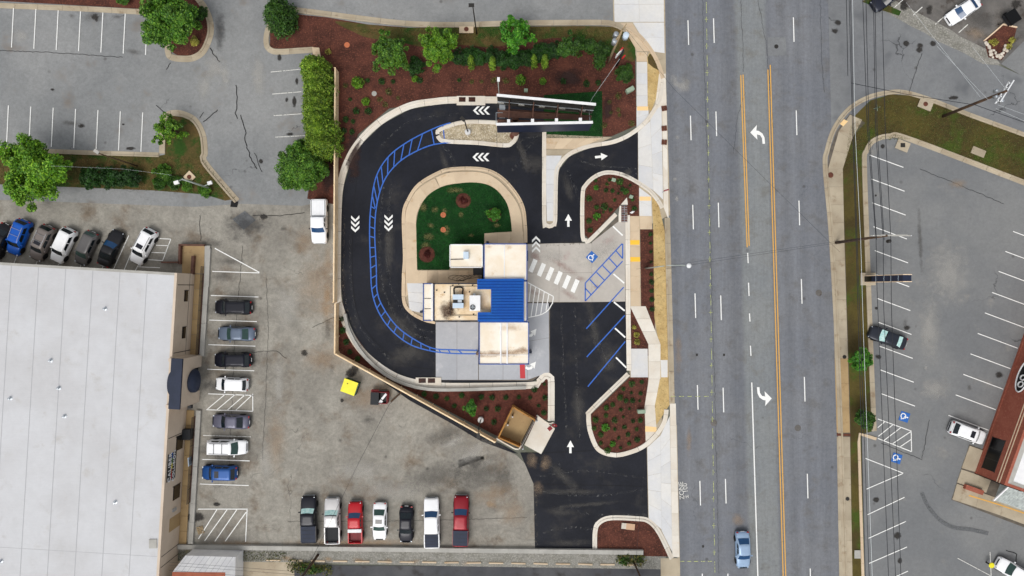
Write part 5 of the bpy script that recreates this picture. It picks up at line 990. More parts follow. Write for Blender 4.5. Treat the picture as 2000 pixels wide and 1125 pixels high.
        return MB().add(vs, [(i, i + 1, i + k + 1, i + k) for i in range(steps)]).build(nm, mat, t, True)
    pane('windshield', 0, 4, .05, .95, .04, .96, 'sunshade' if shade else glassmat)
    if shade: pane('windshield_band', 0, 4, .05, .95, .84, .98, 'car_glass', .02)
    pane('rear_window', 7, 11, .08, .92, .12, .92, rear or glassmat)
    for ia in (4, 11):
        a, c = (.20, .52), (.56, .84) if kind not in ('pickup',) else (.60, .9)
        if ia == 11: a, c = (1 - a[1], 1 - a[0]), (1 - c[1], 1 - c[0])
        if ia == 4: ids = (4, 7)
        else: ids = (11, 14)
        pane('side_window', ids[0], ids[1], *a, .16, .88, 'car_glass', .012, 3); pane('side_window', ids[0], ids[1], *c, .16, .88, 'car_glass', .012, 3)
    if sunroof: MB().box((X(s['xf']) - .62, 0, zt + .002), (.55, hw1 * 1.15, .02)).build('sunroof', 'roof_glass', rf)
    if rails:
        for sgn in (-1, 1): MB().tube([(X(s['xf']) - .25, sgn * hw1 * .84, zt + .0), (X(s['xf']) - .35, sgn * hw1 * .84, zt + .06), (X(s['xr']) + .35, sgn * hw1 * .84, zt + .06), (X(s['xr']) + .25, sgn * hw1 * .84, zt)], .025, 6).build('roof_rail', rails, rf)
        if rails != 'black_plastic' or kind == 'van':
            for f in (.35, .7): x = X(s['xf'] + (s['xr'] - s['xf']) * f); MB().tube([(x, -hw1 * .84, zt + .07), (x, hw1 * .84, zt + .07)], .025, 6).build('roof_bar', rails, rf)
    if stripe: MB().box((X(.14), 0, s['hn'] + .16), (L * .19, .5, .012)).build('hood_stripe', 'black_plastic', b).rotation_euler = (0, R(9), 0)
    # --- pickup bed
    if kind == 'pickup':
        x0, x1 = X(s['xb'] + .022), X(.967); zf = s['hr']
        for sgn in (-1, 1): MB().box(((x0 + x1) / 2, sgn * (half - .07), zf - .28), (x0 - x1, .12, .56)).build('bed_wall', pm, t)
        if bed in ('cover', 'whitecover'):
            cv = MB().box(((x0 + x1) / 2, 0, zf + .03), (x0 - x1 - .03, W_ - (coverw or .16), .05)).build('bed_cover', 'portico_navy' if bed == 'cover' else pm, t)
            for k in range(1, (4 if bed == 'cover' else 14)):
                xx = x0 + (x1 - x0) * k / (4 if bed == 'cover' else 14)
                if bed == 'cover': MB().box((xx, 0, zf + .06), (.03, W_ - .22, .012)).build('cover_seam', 'black_plastic', cv)
            if bed == 'whitecover':
                for k in range(9): MB().box(((x0 + x1) / 2, -half * .75 + k * half * .187, zf + .062), (x0 - x1 - .3, .04, .012)).build('cover_rib', 'white_panel', cv)
                for sgn in (-1, 1): MB().box(((x0 + x1) / 2, sgn * (half - .13), zf + .03), (x0 - x1, .07, .07)).build('cover_seal', 'dark_metal', cv)
        else:
            lin_ = MB().box(((x0 + x1) / 2, 0, zf - .49), (x0 - x1 - .02, W_ - .28, .04)).build('bed_liner', 'black_plastic' if bed == 'open' else 'red_metal', t)
            for k in range(8): MB().box(((x0 + x1) / 2, -half * .7 + k * half * .2, zf - .46), (x0 - x1 - .1, .07, .03)).build('liner_rib', 'black_plastic' if bed == 'open' else 'red_metal', lin_)
            if bed == 'toolbox': MB().box((x0 - .22, 0, zf + .08), (.42, W_ - .12, .3)).build('tool_box', 'white_panel', t)
    # --- wheels, mirrors, lamps, bumpers
    r = .34 if kind not in ('suv', 'pickup') else .39; tm, rm = wheel_mesh(r, .24)
    for fx_ in (.185, .79 if kind != 'pickup' else .80):
        for sgn in (-1, 1):
            w = link('wheel', tm, t); w.location = (X(fx_), sgn * (half - .09), r); w.rotation_euler = (0, 0, 0 if sgn < 0 else math.pi); link('rim', rm, w)
            ar = MB(); a0 = [(X(fx_) + (r + .07) * math.cos(q), sgn * (half + .004), max(low, r + (r + .07) * math.sin(q))) for q in [math.pi * k / 10 for k in range(11)]]
            a1 = [(x, sgn * (half - .03), z) for x, _, z in a0]; k = len(a0); ar.add(a0 + a1 + [(X(fx_), sgn * (half + .004), r)], [(i, i + 1, i + 1 + k, i + k) for i in range(k - 1)] + [(i, i + 1, 2 * k) for i in range(k - 1)]).build('wheel_arch', 'rubber', t)
    for sgn in (-1, 1):
        xm = X(s['xc']) - .42; mr = MB(); mr.box((xm, sgn * (half + .1), s['hc'] + .06), (.12, .2, .14)); mr.box((xm + .02, sgn * (half + .0), s['hc'] + .0), (.07, .14, .05)); mr.build('wing_mirror', pm if light else 'black_plastic', t)
        MB().box((X(.03), sgn * half * .68, s['hn'] - .12), (.10, .28, .10), -sgn * .55).build('headlight', 'galvanised', t)
        MB().box((X(.974), sgn * half * .68, s['tail'] - .2 if kind != 'pickup' else s['hr'] - .35), (.16 if kind != 'pickup' else .34, .3 if kind != 'pickup' else .12, .16), sgn * .45 if kind != 'pickup' else 0).build('tail_light', 'lamp_red', t)
    MB().box((0, 0, .2), (L * .9, W_ * .86, .2)).build('underbody', 'rubber', t)
    bm = 'black_plastic' if kind != 'pickup' else 'galvanised'
    MB().box((L / 2 - .02, 0, .42), (.14, W_ * .72, .22)).build('front_bumper', bm if kind == 'pickup' else pm, t); MB().box((L / 2 - .01, 0, .62), (.06, W_ * .5, .16)).build('grille', 'black_plastic', t)
    MB().box((-L / 2 + .03, 0, .48), (.14, W_ * .7, .2)).build('rear_bumper', bm, t)
    MB().box((-L / 2 - .03 if kind != 'pickup' else -L / 2 - .005, 0, .72), (.02, .5, .16)).build('number_plate', 'lamp_clear', t)
    return t
WHT, BLK, GRY, SIL = lin(240, 241, 243), lin(20, 21, 27), lin(98, 96, 96), lin(196, 196, 200)
V = vehicle
NR = 'cars parked slantwise north of the body shop'; ER = 'vehicles parked along the body shop front'; SR = 'vehicles parked along the south wall'
V('sedan', 'parked_car', 'black sedan cut by the lot edge beside the blue car with the black hood stripe', 'car', -3, 471, -115, BLK, 'black', group=NR)
V('suv', 'parked_car', 'bright blue car with black hood stripe and silver roof bars', 'car', 35, 463, -112, lin(10, 84, 180), 'blue', L=4.7, stripe=True, rails='rim', group=NR, metal=.1)
V('suv', 'parked_car', 'grey brown SUV with dark panoramic roof beside the bright blue car', 'car', 81, 474, -115, lin(122, 114, 110), 'taupe', sunroof=True, rails='rim', group=NR)
V('suv', 'parked_car', 'white SUV with plain roof between the two grey cars', 'car', 122, 479, -116, WHT, 'white', L=4.7, group=NR, metal=0)
V('hatch', 'parked_car', 'dark grey hatchback between a white SUV and a black coupe', 'car', 167, 484, -115, GRY, 'grey', L=4.5, glassmat='green_glass', group=NR)
V('coupe', 'parked_car', 'black coupe with blue tinted windshield and grey sheen', 'car', 214, 485, 66, lin(34, 34, 38), 'blackgrey', glassmat='blue_glass', rear='car_glass', group=NR, L=4.9, light=False)
V('suv', 'parked_car', 'white SUV with sunroof and black roof rails standing by the hatched box', 'car', 279, 481, -118, WHT, 'white', L=4.9, sunroof=True, rails='black_plastic', group=NR, metal=0)
V('suv', 'parked_car', 'black SUV with streaky roof facing the body shop, first below the white triangle', 'car', 455, 600, 179, lin(24, 25, 34), 'black2', rails='black_plastic', group=ER)
V('sedan', 'parked_car', 'silver blue sedan with pale roof facing the body shop', 'car', 461, 652, 179, lin(96, 108, 126), 'steel', glassmat='green_glass', group=ER)
V('suv', 'parked_car', 'black SUV with navy roof in front of the entrance arch', 'car', 454, 703, 180, lin(14, 16, 30), 'nearblack', rails='black_plastic', group=ER)
V('hatch', 'parked_car', 'small white hatchback beside the hatched no parking box', 'car', 452, 751, 178, WHT, 'white', L=4.2, group=ER, metal=0)
V('sedan', 'parked_car', 'purplish grey sedan just south of the hatched no parking box', 'car', 450, 824, 178, lin(92, 92, 108), 'purplegrey', group=ER)
V('van', 'parked_minivan', 'white minivan with dark roof rack facing away from the body shop', 'minivan', 442, 874, -1, WHT, 'white', rails='black_plastic', glassmat='green_glass', group=ER, metal=0)
V('suv', 'parked_car', 'blue compact SUV with sunroof at the south end of the front row', 'car', 428, 924, 179, lin(28, 74, 136), 'midblue', L=4.55, sunroof=True, group=ER)
V('pickup', 'pickup_truck', 'black pickup with dark bed cover and pale sunshade', 'pickup truck', 603, 1015, 91, lin(26, 27, 36), 'black3', L=6.0, shade=1, group=SR, light=False)
V('pickup', 'pickup_truck', 'silver pickup with open black bed and pale sunshade', 'pickup truck', 649, 1018, 91, lin(200, 198, 198), 'silver', L=5.9, shade=1, bed='open', group=SR, light=False)
V('pickup', 'pickup_truck', 'small red pickup with white tool box behind the cab', 'pickup truck', 694, 1021, 91, lin(176, 18, 32), 'red', L=5.3, W=1.85, bed='toolbox', group=SR, metal=.05, glassmat='blue_glass')
V('sedan', 'parked_car', 'white sedan with dark sunroof parked among the pickups', 'car', 741, 1019, -91, WHT, 'white', glassmat='green_glass', sunroof=True, group=SR, metal=0, L=4.8)
V('sedan', 'parked_car', 'black sedan between the white sedan and the white crew cab', 'car', 793, 1025, -91, lin(16, 17, 28), 'black4', group=SR, L=4.7)
V('pickup', 'pickup_truck', 'white crew cab pickup with navy bed cover', 'pickup truck', 843, 1022, 91, WHT, 'white', L=6.4, xr=.66, glassmat='blue_glass', group=SR, metal=0, coverw=.3)
V('pickup', 'pickup_truck', 'dark red crew cab pickup with grey bed cover', 'pickup truck', 900, 1018, 89, lin(128, 12, 30), 'darkred', L=6.5, xr=.62, glassmat='blue_glass', group=SR, light=False, coverw=.1)
V('pickup', 'pickup_truck', 'white pickup with ribbed white bed lid beside the timber fence', 'pickup truck', 623, 432, -90, WHT, 'white', L=5.7, bed='whitecover', glassmat='blue_glass', metal=0, light=False)
V('sedan', 'moving_car', 'light blue sedan driving south on the road', 'car', 1452, 1075, -88, lin(146, 170, 198), 'lightblue', L=4.75, glassmat='blue_glass')
V('sedan', 'parked_car', 'black sedan with pale sunshades parked against the east kerb', 'car', 1736, 660, 160, lin(40, 44, 54), 'slate', L=4.95, shade=1, rear='sunshade')
V('suv', 'parked_car', 'white SUV with dark sunroof nosed up to the brick restaurant', 'car', 1892, 846, -20, WHT, 'white', L=4.7, sunroof=True, metal=0)
V('suv', 'parked_car', 'white car beside the yellow bollard cap', 'car', 1982, 1117, 150, WHT, 'white', L=4.7, metal=0, glassmat='green_glass')
V('sedan', 'parked_car', 'white car parked alone on the dark lot by the rock planter', 'car', 1884, 19, -146, WHT, 'white', L=4.7, metal=0, glassmat='blue_glass', light=True)
V('sedan', 'parked_car', 'dark blue car at the corner of the dark lot above the grass verge', 'car', 1738, -8, -146, lin(30, 34, 48), 'ink')
# ================================================================ VEGETATION
ORD = ['first', 'second', 'third', 'fourth', 'fifth', 'sixth', 'seventh', 'eighth', 'ninth', 'tenth', 'eleventh', 'twelfth', 'thirteenth', 'fourteenth', 'fifteenth', 'sixteenth', 'seventeenth']
import numpy as np
RG = np.random.default_rng(5)
def leaf_mesh(name, P, size, mat, up=None, aspect=.6):
    """one four-cornered leaf at every point of P, tilted at random"""
    n = len(P); d = RG.normal(size=(n, 3)); d /= np.linalg.norm(d, axis=1)[:, None]
    e = RG.normal(size=(n, 3)); e[:, 2] += 0
    if up is not None: d = d * .75 + up * .65; d /= np.linalg.norm(d, axis=1)[:, None]
    u = np.cross(d, e); u /= np.linalg.norm(u, axis=1)[:, None] + 1e-9; w = np.cross(d, u)
    s = size * RG.uniform(.6, 1.3, (n, 1)); V_ = np.empty((n, 4, 3)); V_[:, 0] = P - u * s; V_[:, 1] = P + w * s * aspect; V_[:, 2] = P + u * s; V_[:, 3] = P - w * s * aspect
    me = bpy.data.meshes.new(name); me.vertices.add(4 * n); me.vertices.foreach_set('co', V_.reshape(-1)); me.loops.add(4 * n); me.loops.foreach_set('vertex_index', np.arange(4 * n))
    me.polygons.add(n); me.polygons.foreach_set('loop_start', np.arange(n) * 4); me.update(calc_edges=True); me.materials.append(M(mat)); return me
def ball(n): v = RG.normal(size=(n, 3)); v /= np.linalg.norm(v, axis=1)[:, None]; return v * RG.uniform(0, 1, (n, 1)) ** (1 / 3)
def crown_points(rx, ry, zc, rz, clumps, per, cr, lump=.25, shell=.55):
    """clump centres in a lumpy ellipsoid shell, leaves round each of them"""
    v = RG.normal(size=(clumps, 3)); v[:, 2] = np.where(RG.uniform(size=clumps) < .75, np.abs(v[:, 2]), v[:, 2]); v /= np.linalg.norm(v, axis=1)[:, None]
    ph = RG.uniform(0, 6.28, 6); az = np.arctan2(v[:, 1], v[:, 0])
    bulge = 1 + lump * (.5 * np.sin(3 * az + ph[0]) + .3 * np.sin(5 * az + ph[1] + 2 * v[:, 2]) + .3 * np.sin(7 * az + ph[2]))
    rr = RG.uniform(shell, 1.06, clumps) ** .7 * bulge * RG.choice([1, 1, 1, 1.1, .8], clumps)
    C = np.stack([v[:, 0] * rx * rr, v[:, 1] * ry * rr, zc + v[:, 2] * rz * rr], 1)
    k = (RG.uniform(.5, 1.3, clumps) * per).astype(int); idx = np.repeat(np.arange(clumps), k)
    b = ball(len(idx)); s = cr * RG.uniform(.7, 1.25, clumps)[idx][:, None]
    P = C[idx] + b * s * np.array([1, 1, .75]); U = C[idx] - np.array([0, 0, zc]); U /= np.linalg.norm(U, axis=1)[:, None] + 1e-6; U[:, 2] += .6
    return P, U, C
def tree(name, label, px, py, rpx, h, mat, leaf=.16, dens=1.0, cat='tree', group=None, ry=None, trunk=.16, lump=.28, cr=None, low=.35):
    leaf *= .78
    zc = h * (low + (1 - low) * .35); p = E(px, py, zc + .2); rx = .93 * rpx / S * (H - zc) / H; ryy = .93 * (ry or rpx) / S * (H - zc) / H; cr = cr or max(.33, rx * .17)
    t = thing(name, label, cat, (p.x, p.y, .02), 0, group); rz = (h - zc)
    cl = int(52 * dens * max(1, (rx / 1.6)) ** 1.25); P, U, C = crown_points(rx - cr * .6, ryy - cr * .6, zc, rz - cr * .4, cl, 95 * (cr / .45) ** 1.5 * (.16 / leaf) ** 1.6, cr, lump, .35)
    P[:, 2] = np.maximum(P[:, 2], .12); link('crown', leaf_mesh('crown', P, leaf, mat, U), t)
    m = MB(); m.tube([(0, 0, -.02), (.04, .02, h * .25), (-.03, .04, h * .55), (0, 0, h * .8)], trunk, 8, trunk * .3)
    for c in C[:: max(1, len(C) // 14)]: b0_ = Vector((0, 0, h * RG.uniform(.22, .5))); e = Vector(c); m.tube([b0_, b0_.lerp(e, .5) + Vector((0, 0, .15)), e], trunk * .4, 5, trunk * .1)
    m.build('trunk', 'pole_wood', t, True); return t
def conifer(name, label, px, py, rpx, h, mat, leaf=.13, n=4200, cat='conifer', group=None, ry=None, power=1.6):
    """dense foliage on a rounded cone, small sprays pointing outwards"""
    p = E(px, py, h * .45); rx = rpx / S * (1 - .45 * h / H); ryy = (ry or rpx) / S * (1 - .45 * h / H); t = thing(name, label, cat, (p.x, p.y, .02), 0, group)
    u = RG.uniform(0, 1, n) ** .8; a = RG.uniform(0, 6.283, n); z = h * u
    prof = (1 - u ** power) ** .62 * (.86 + .14 * np.minimum(1, u * 6)); q1, q2, q3 = RG.uniform(0, 6, 3); lob = 1 + .10 * np.sin(5 * a + 13 * u + q1) + .10 * np.sin(8 * a - 19 * u + q2) + .08 * np.sin(13 * a + 31 * u + q3); r = prof * lob * RG.uniform(.8, 1.04, n)
    P = np.stack([np.cos(a) * rx * r, np.sin(a) * ryy * r, z + .1], 1); U = np.stack([np.cos(a), np.sin(a), np.full(n, .8)], 1); link('crown', leaf_mesh('crown', P, leaf, mat, U, .5), t)
    MB().tube([(0, 0, -.02), (0, 0, h * .8)], .12, 7, .03).build('trunk', 'pole_wood', t, True)
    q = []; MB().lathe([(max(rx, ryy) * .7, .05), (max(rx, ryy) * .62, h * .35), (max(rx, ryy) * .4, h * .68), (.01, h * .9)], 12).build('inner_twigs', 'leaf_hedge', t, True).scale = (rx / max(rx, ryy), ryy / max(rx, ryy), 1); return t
tree('island_tree', 'round mid green tree on the mulched parking island', 330, 40, 60, 6.5, 'leaf_mid', .19, 1.25)
tree('island_shrub', 'dark green bush beside the round tree on the mulched island', 388, 26, 20, 2.0, 'leaf_dark', .13, .8, 'shrub')
tree('island_shrub', 'small yellow green ball shrub on the mulched island', 379, 80, 10, .9, 'leaf_lime', .09, .5, 'shrub', cr=.28)
tree('edge_shrub', 'green bush cut by the edge of the picture above the parking bays', 240, -4, 14, 1.3, 'leaf_mid', .12, .6, 'shrub')
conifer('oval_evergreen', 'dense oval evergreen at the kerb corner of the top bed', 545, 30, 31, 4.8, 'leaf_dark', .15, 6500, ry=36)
tree('island_tree', 'small bright green tree with open branches on the grass island tip', 330, 250, 34, 4.2, 'leaf_bright', .17, .8, lump=.5)
tree('spreading_tree', 'large bright green feathery tree at the west end of the grass strip', 68, 332, 68, 7.0, 'leaf_bright', .2, 1.15, lump=.5)
for i, (x, y, r) in enumerate([(178, 345, 26), (213, 347, 26), (248, 346, 27)]): tree('hedge_shrub', 'dark green clipped hedge shrub, ' + ORD[i] + ' from the large bright tree', x, y, r, 1.9, 'leaf_hedge', .13, 1.1, 'shrub', 'shrubs of the dark hedge on the grass strip', lump=.12)
for i, (x, y, r) in enumerate([(318, 338, 22), (338, 356, 18), (400, 372, 13), (310, 358, 14), (365, 362, 12)]): tree('weed_clump', 'loose green weed clump round the lamp pole on the grass strip', x, y, r, .7, 'leaf_dark' if i % 2 else 'leaf_mid', .11, .8, 'weeds', 'weed clumps round the lamp pole', trunk=.03)
G1 = 'row of conifers along the timber fence'
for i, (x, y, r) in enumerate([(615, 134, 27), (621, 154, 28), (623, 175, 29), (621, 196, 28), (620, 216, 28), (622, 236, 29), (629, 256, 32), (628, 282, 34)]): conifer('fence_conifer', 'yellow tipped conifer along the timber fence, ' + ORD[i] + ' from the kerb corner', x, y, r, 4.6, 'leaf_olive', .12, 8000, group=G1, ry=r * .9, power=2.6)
tree('round_tree', 'broad bright green bushy tree at the end of the conifer row beside the white pickup', 588, 325, 54, 4.5, 'leaf_mid', .15, 1.9, lump=.14, low=.2)
tree('bed_tree', 'dull green slender leaved tree at the west end of the top bed hedge', 764, 106, 41, 5.0, 'leaf_mid', .16, 1.1, lump=.3); tree('bed_tree', 'lime green tree at the head of the dark hedge in the top bed', 855, 94, 43, 5.4, 'leaf_bright', .15, 1.1, lump=.4)
tree('bed_tree', 'bright maple tree rising out of the dark hedge', 1010, 67, 38, 5.2, 'leaf_fresh', .2, .95, lump=.35); tree('bed_tree', 'dark drooping tree at the bend of the hedge', 1110, 92, 27, 4.0, 'leaf_dark', .15, 1.3, lump=.3)
HG = 'shrubs of the long dark hedge in the top bed'
for i, (x, y) in enumerate([(812, 128), (895, 112), (918, 108), (940, 112), (962, 110), (985, 116), (1005, 118), (1028, 112), (1048, 104), (1068, 100), (1085, 98)]): tree('hedge_shrub', 'dark green hedge shrub between the two front trees of the top bed' if i == 0 else 'dark green shrub of the long hedge, ' + ORD[i - 1] + ' east of the lime green tree', x, y, 19, 1.7, 'leaf_hedge', .12, .9, 'shrub', HG, ry=20, lump=.15)
for i, (x, y) in enumerate([(1180, 100), (1168, 94), (1152, 88), (1134, 84)]): tree('hedge_shrub', 'green hedge shrub, ' + ORD[i] + ' from the utility pole with transformers', x, y, 15, 1.6, 'leaf_dark', .12, .9, 'shrub', 'hedge shrubs near the utility pole')
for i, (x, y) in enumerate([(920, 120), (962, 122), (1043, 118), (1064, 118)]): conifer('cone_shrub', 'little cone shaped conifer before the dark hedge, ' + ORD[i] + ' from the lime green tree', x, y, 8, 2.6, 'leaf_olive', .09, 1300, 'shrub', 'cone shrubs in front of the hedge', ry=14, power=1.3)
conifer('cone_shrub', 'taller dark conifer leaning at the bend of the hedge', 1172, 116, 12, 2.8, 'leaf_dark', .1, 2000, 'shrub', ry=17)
tree('round_bush', 'dense round green bush beside the sidewalk under the red and white sign', 1221, 142, 20, 1.7, 'leaf_dark', .11, 1.4, 'shrub', lump=.12)
tree('verge_tree', 'round green street tree on the verge below the parked black sedan', 1681, 702, 25, 3.6, 'leaf_fresh', .15, 1.2, lump=.12); tree('verge_tree', 'round green street tree on the verge by the accessible bays', 1688, 819, 22, 3.4, 'leaf_dark', .15, 1.2, lump=.12)
tree('lawn_sapling', 'small bright green sapling in a mulch ring on the centre lawn', 965, 418, 13, 2.2, 'leaf_fresh', .1, .6, lump=.5, cr=.3, trunk=.05); tree('bed_sapling', 'single bright green sapling in the mulch bed below the drive-through lane', 919, 795, 14, 2.3, 'leaf_fresh', .12, .6, lump=.55, cr=.3, trunk=.05)
for i, (x, y) in enumerate([(905, 391), (834, 497)]): tree('red_shrub', 'dark red leaved low shrub in the lawn mulch ring ' + ('beside the loop curve' if i == 0 else 'by the annex corner'), x, y, 9, .5, 'leaf_red', .07, .3, 'shrub', 'red shrubs on the centre lawn', cr=.25, trunk=.03) if 'leaf_red' in MATS else None
# small shrubs: four shapes shared by all
def small(nm, r, h, mat, leaf, n):
    P = ball(n) * np.array([r, r, h * .6]) + np.array([0, 0, h * .5]); P[:, 2] = np.maximum(P[:, 2], .03); U = P.copy(); U[:, 2] += .2; U /= np.linalg.norm(U, axis=1)[:, None]; return leaf_mesh(nm, P, leaf, mat, U)
SM = {'d': [small('foliage', .40, .5, 'leaf_hedge', .08, 170) for _ in range(3)], 'm': [small('foliage', .46, .55, 'leaf_dark', .09, 170) for _ in range(3)], 'b': [small('foliage', .62, .8, 'leaf_bright', .10, 320) for _ in range(2)], 'y': [small('foliage', .36, .4, 'leaf_lime', .07, 160) for _ in range(2)], 'g': [small('foliage', .5, .35, 'leaf_grass', .09, 90) for _ in range(2)], 'f': [small('foliage', .5, .6, 'leaf_fresh', .09, 220) for _ in range(2)]}
tw = MB(); [tw.tube([(0, 0, -.02), (.1 * math.cos(a), .1 * math.sin(a), .25), (.2 * math.cos(a), .2 * math.sin(a), .42)], .015, 4, .006) for a in (0, 2.1, 4.2)]
twm = tw.mesh('stems'); twm.materials.append(M('pole_wood')); rb = random.Random(2)
def shrubs(pts, kind, label, group, sc=1.0):
    lab0 = label
    for i, (x, y) in enumerate(pts):
        label = lab0.replace('#', ORD[min(i, 16)])
        t = thing('mulch_bed_shrub', label, 'shrub', G(x, y, .02), rb.uniform(0, 6.28), group if len(pts) > 1 else None); s = sc * rb.uniform(.6, 1.35); t.scale = (s, s, s); link('foliage', rb.choice(SM[kind]), t); link('stems', twm, t)
shrubs([(701, 165), (716, 200), (1017, 158), (1060, 160), (811, 155)], 'b', 'leafy light green shrub in the top mulch bed', 'light green shrubs in the top bed', 1.05)
shrubs([(642, 102), ], 'y', 'small yellow shrub by the kerb corner of the top bed', '')
shrubs([(718, 158), (746, 160), (768, 160), (820, 158), (897, 157), (684, 195), (697, 218), (720, 218), (676, 234), (690, 238), (672, 256), (688, 258), (668, 272), (1100, 160), (1145, 165), (1168, 163)], 'd', 'low dark green shrub scattered over the top mulch bed', 'dark shrubs in the top bed', .9)
shrubs([(675, 167), (693, 160), (742, 195), (760, 180), (778, 192), (752, 205), (921, 160), (940, 160), (965, 158), (988, 158), (1145, 158), (1190, 200), (1208, 188), (1207, 215), (1193, 220), (1233, 242), (1210, 225), (1180, 245)], 'g', 'thin grassy plant in the top mulch bed', 'grassy plants in the top bed', .8)
shrubs([(1163, 353), (1185, 360), (1150, 388), (1165, 405), (1150, 432), (1210, 356), (1222, 375), (1235, 390), (1200, 391), (1180, 404)], 'm', 'small dark shrub in the teardrop mulch bed by the exit', 'dark shrubs in the teardrop bed', .85)
shrubs([(1190, 352), (1215, 370), (1196, 373), (1183, 372), (1230, 362), (1207, 378), (1238, 408), (1152, 450), (1178, 415), (1192, 410)], 'd', 'tiny dark shrub in the teardrop mulch bed by the exit', 'tiny shrubs in the teardrop bed', .7)
shrubs([(1164, 367), (1165, 423)], 'f', 'bright green shrub standing out in the teardrop mulch bed', 'bright shrubs in the teardrop bed', .9)
shrubs([(1261 + .02 * y_, y_) for y_ in (458, 475, 492, 512, 536, 551, 568, 585, 604)], 'd', 'small dark shrub, # from the teardrop bed in the narrow road strip', 'shrubs of the narrow road strip', .85)
shrubs([(1238, 639), (1243, 654), (1244, 668)], 'y', 'yellow ball shrub in the triangular mulch patch, # from its pointed end', 'yellow shrubs in the triangular patch', .9)
shrubs([(1233, 749), (1217, 759), (1211, 776), (1196, 790), (1184, 796), (1183, 811), (1163, 819), (1160, 836), (1200, 820), (1173, 865), (1186, 879), (1243, 838), (1173, 848)], 'm', 'green shrub in the bed below the angled bays', 'green shrubs in the lower bed', .8)
shrubs([(1253, 746), (1233, 767), (1251, 768), (1222, 782), (1235, 782), (1249, 783), (1212, 800), (1229, 798), (1217, 814), (1236, 822), (1250, 820), (1219, 834), (1200, 838), (1226, 848), (1208, 855), (1244, 858), (1228, 866), (1212, 874)], 'd', 'tiny dark shrub in the bed below the angled bays', 'tiny shrubs in the lower bed', .75)
shrubs([(1182, 834), (1196, 866)], 'f', 'bright green shrub in the bed below the angled bays', 'bright shrubs in the lower bed', 1.0)
shrubs([(829, 769), (852, 774), (873, 778), (902, 772), (888, 792), (940, 775), (961, 776), (988, 776), (1013, 775), (1035, 776), (1044, 760), (1063, 750), (1064, 776), (1052, 792), (950, 798), (972, 798), (965, 824), (1062, 806)], 'd', 'small dark shrub in the mulch round the trash enclosure', 'shrubs round the trash enclosure', .85)
shrubs([(668, 623), (670, 645), (677, 668), (684, 687), (699, 700)], 'd', 'small dark shrub between timber fence and block wall, # from the fence jog', 'shrubs between fence and block wall', .85)
shrubs([(1940, 84), (1932, 82), (1974, 80), (1968, 92)], 'y', 'yellow green shrub in the rock edged planter', 'shrubs of the rock planter', 1.1)
shrubs([(1212, 1091), (1220, 1093), (1227, 1090), (1244, 1092), (1251, 1093), (588, 1106), (598, 1110), (608, 1106), (618, 1111), (630, 1108), (640, 1112), (575, 1104), (604, 1114)], 'g', 'ragged green weed clump in the gravel strip at the south edge', 'weeds in the gravel strip', 1.5)
shrubs([(1216, 1094), (1224, 1092), (1247, 1090), (596, 1108), (612, 1110), (626, 1112)], 'm', 'dense dark green weed clump in the gravel strip at the south edge', 'dense weeds in the gravel strip', 1.1)
# scattered dry tufts on the gravel strip and grass island: too many to count
def tufts(nm, poly_, n, mat, leaf, h, z0=0):
    from mathutils.geometry import intersect_point_tri_2d
    q = [G(*p) for p in poly_]; tri = tessellate_polygon([q]); ar = [abs((q[b] - q[a]).cross(q[c] - q[a]).z) for a, b, c in tri]; P = []
    for k in range(n):
        a, b, c = rb.choices(tri, ar)[0]; u, v = rb.random(), rb.random()
        if u + v > 1: u, v = 1 - u, 1 - v
        p = q[a] + (q[b] - q[a]) * u + (q[c] - q[a]) * v; P.append((p.x, p.y, .03 + z0 + rb.uniform(.0, h)))
    stuff(link(nm, leaf_mesh(nm, np.array(P), leaf, mat), None))
tufts('grass', [(-200, 300), (320, 306), (394, 306), (460, 388), (400, 378), (0, 358), (-200, 352)], 9000, 'leaf_grass', .06, .12)
tufts('grass', [(690, 58), (800, 56), (1000, 54), (1190, 54), (1232, 84), (1200, 100), (1090, 74), (900, 86), (780, 80)], 6000, 'leaf_grass', .06, .1)
tufts('grass', [(1648, 330), (1660, 245), (1740, 190), (1830, 208), (2150, 320), (2150, 400), (1785, 272), (1706, 274), (1688, 300)], 16000, 'leaf_grass', .055, .1)
tufts('grass', [(345, 1074), (560, 1078), (560, 1096), (345, 1094)], 1500, 'leaf_grass', .08, .15)
tufts('grass', [(815, 527), (813, 440), (818, 412), (834, 384), (862, 366), (900, 358), (930, 357), (956, 363), (976, 378), (992, 403), (1000, 452), (946, 456), (945, 478), (878, 478), (878, 527)], 14000, 'leaf_turf', .05, .06, .15)
tufts('grass', [(1062, 186), (1176, 178), (1177, 270), (1062, 270)], 9000, 'leaf_turf', .05, .06)
# ================================================================ POLES, LAMPS, WIRES
def taper(base, top, r0, r1, mat, t, nm='pole', n=10): return MB().tube([base, base.lerp(top, .5), top], r0, n, r1).build(nm, mat, t, True)
def lamp_pole(label, bx_, by_, h, mat, arm=None, heads=1, base=True, headmat='dark_metal', cat='street lamp', group=None, r=.09):
    t = thing('lamp_post', label, cat, G(bx_, by_), 0, group); taper(Vector((0, 0, 0)), Vector((0, 0, h)), r, r * .7, mat, t)
    if base: MB().lathe([(.38, 0), (.38, .55), (.34, .6), (.001, .6)], 20).build('concrete_base', 'pale_concrete', t)
    for k in range(heads):
        d = arm or Vector((1, 0, 0)); d = d if k == 0 else -d; MB().tube([(0, 0, h - .1), d * .5 + Vector((0, 0, h))], .04, 6).build('arm', mat, t); c = d * .75; MB().box((c.x, c.y, h), (.65, .4, .14), math.atan2(d.y, d.x)).build('lamp_head', headmat, t)
    return t
lamp_pole('black lamp post on a white round base in the gravel island', 914, 259, 6.3, 'dark_metal', Vector((-.3, .3, 0)))
lamp_pole('black lamp post on a white round base in the mulch near the trash enclosure', 939, 819, 6.5, 'dark_metal', Vector((0, -1, 0)))
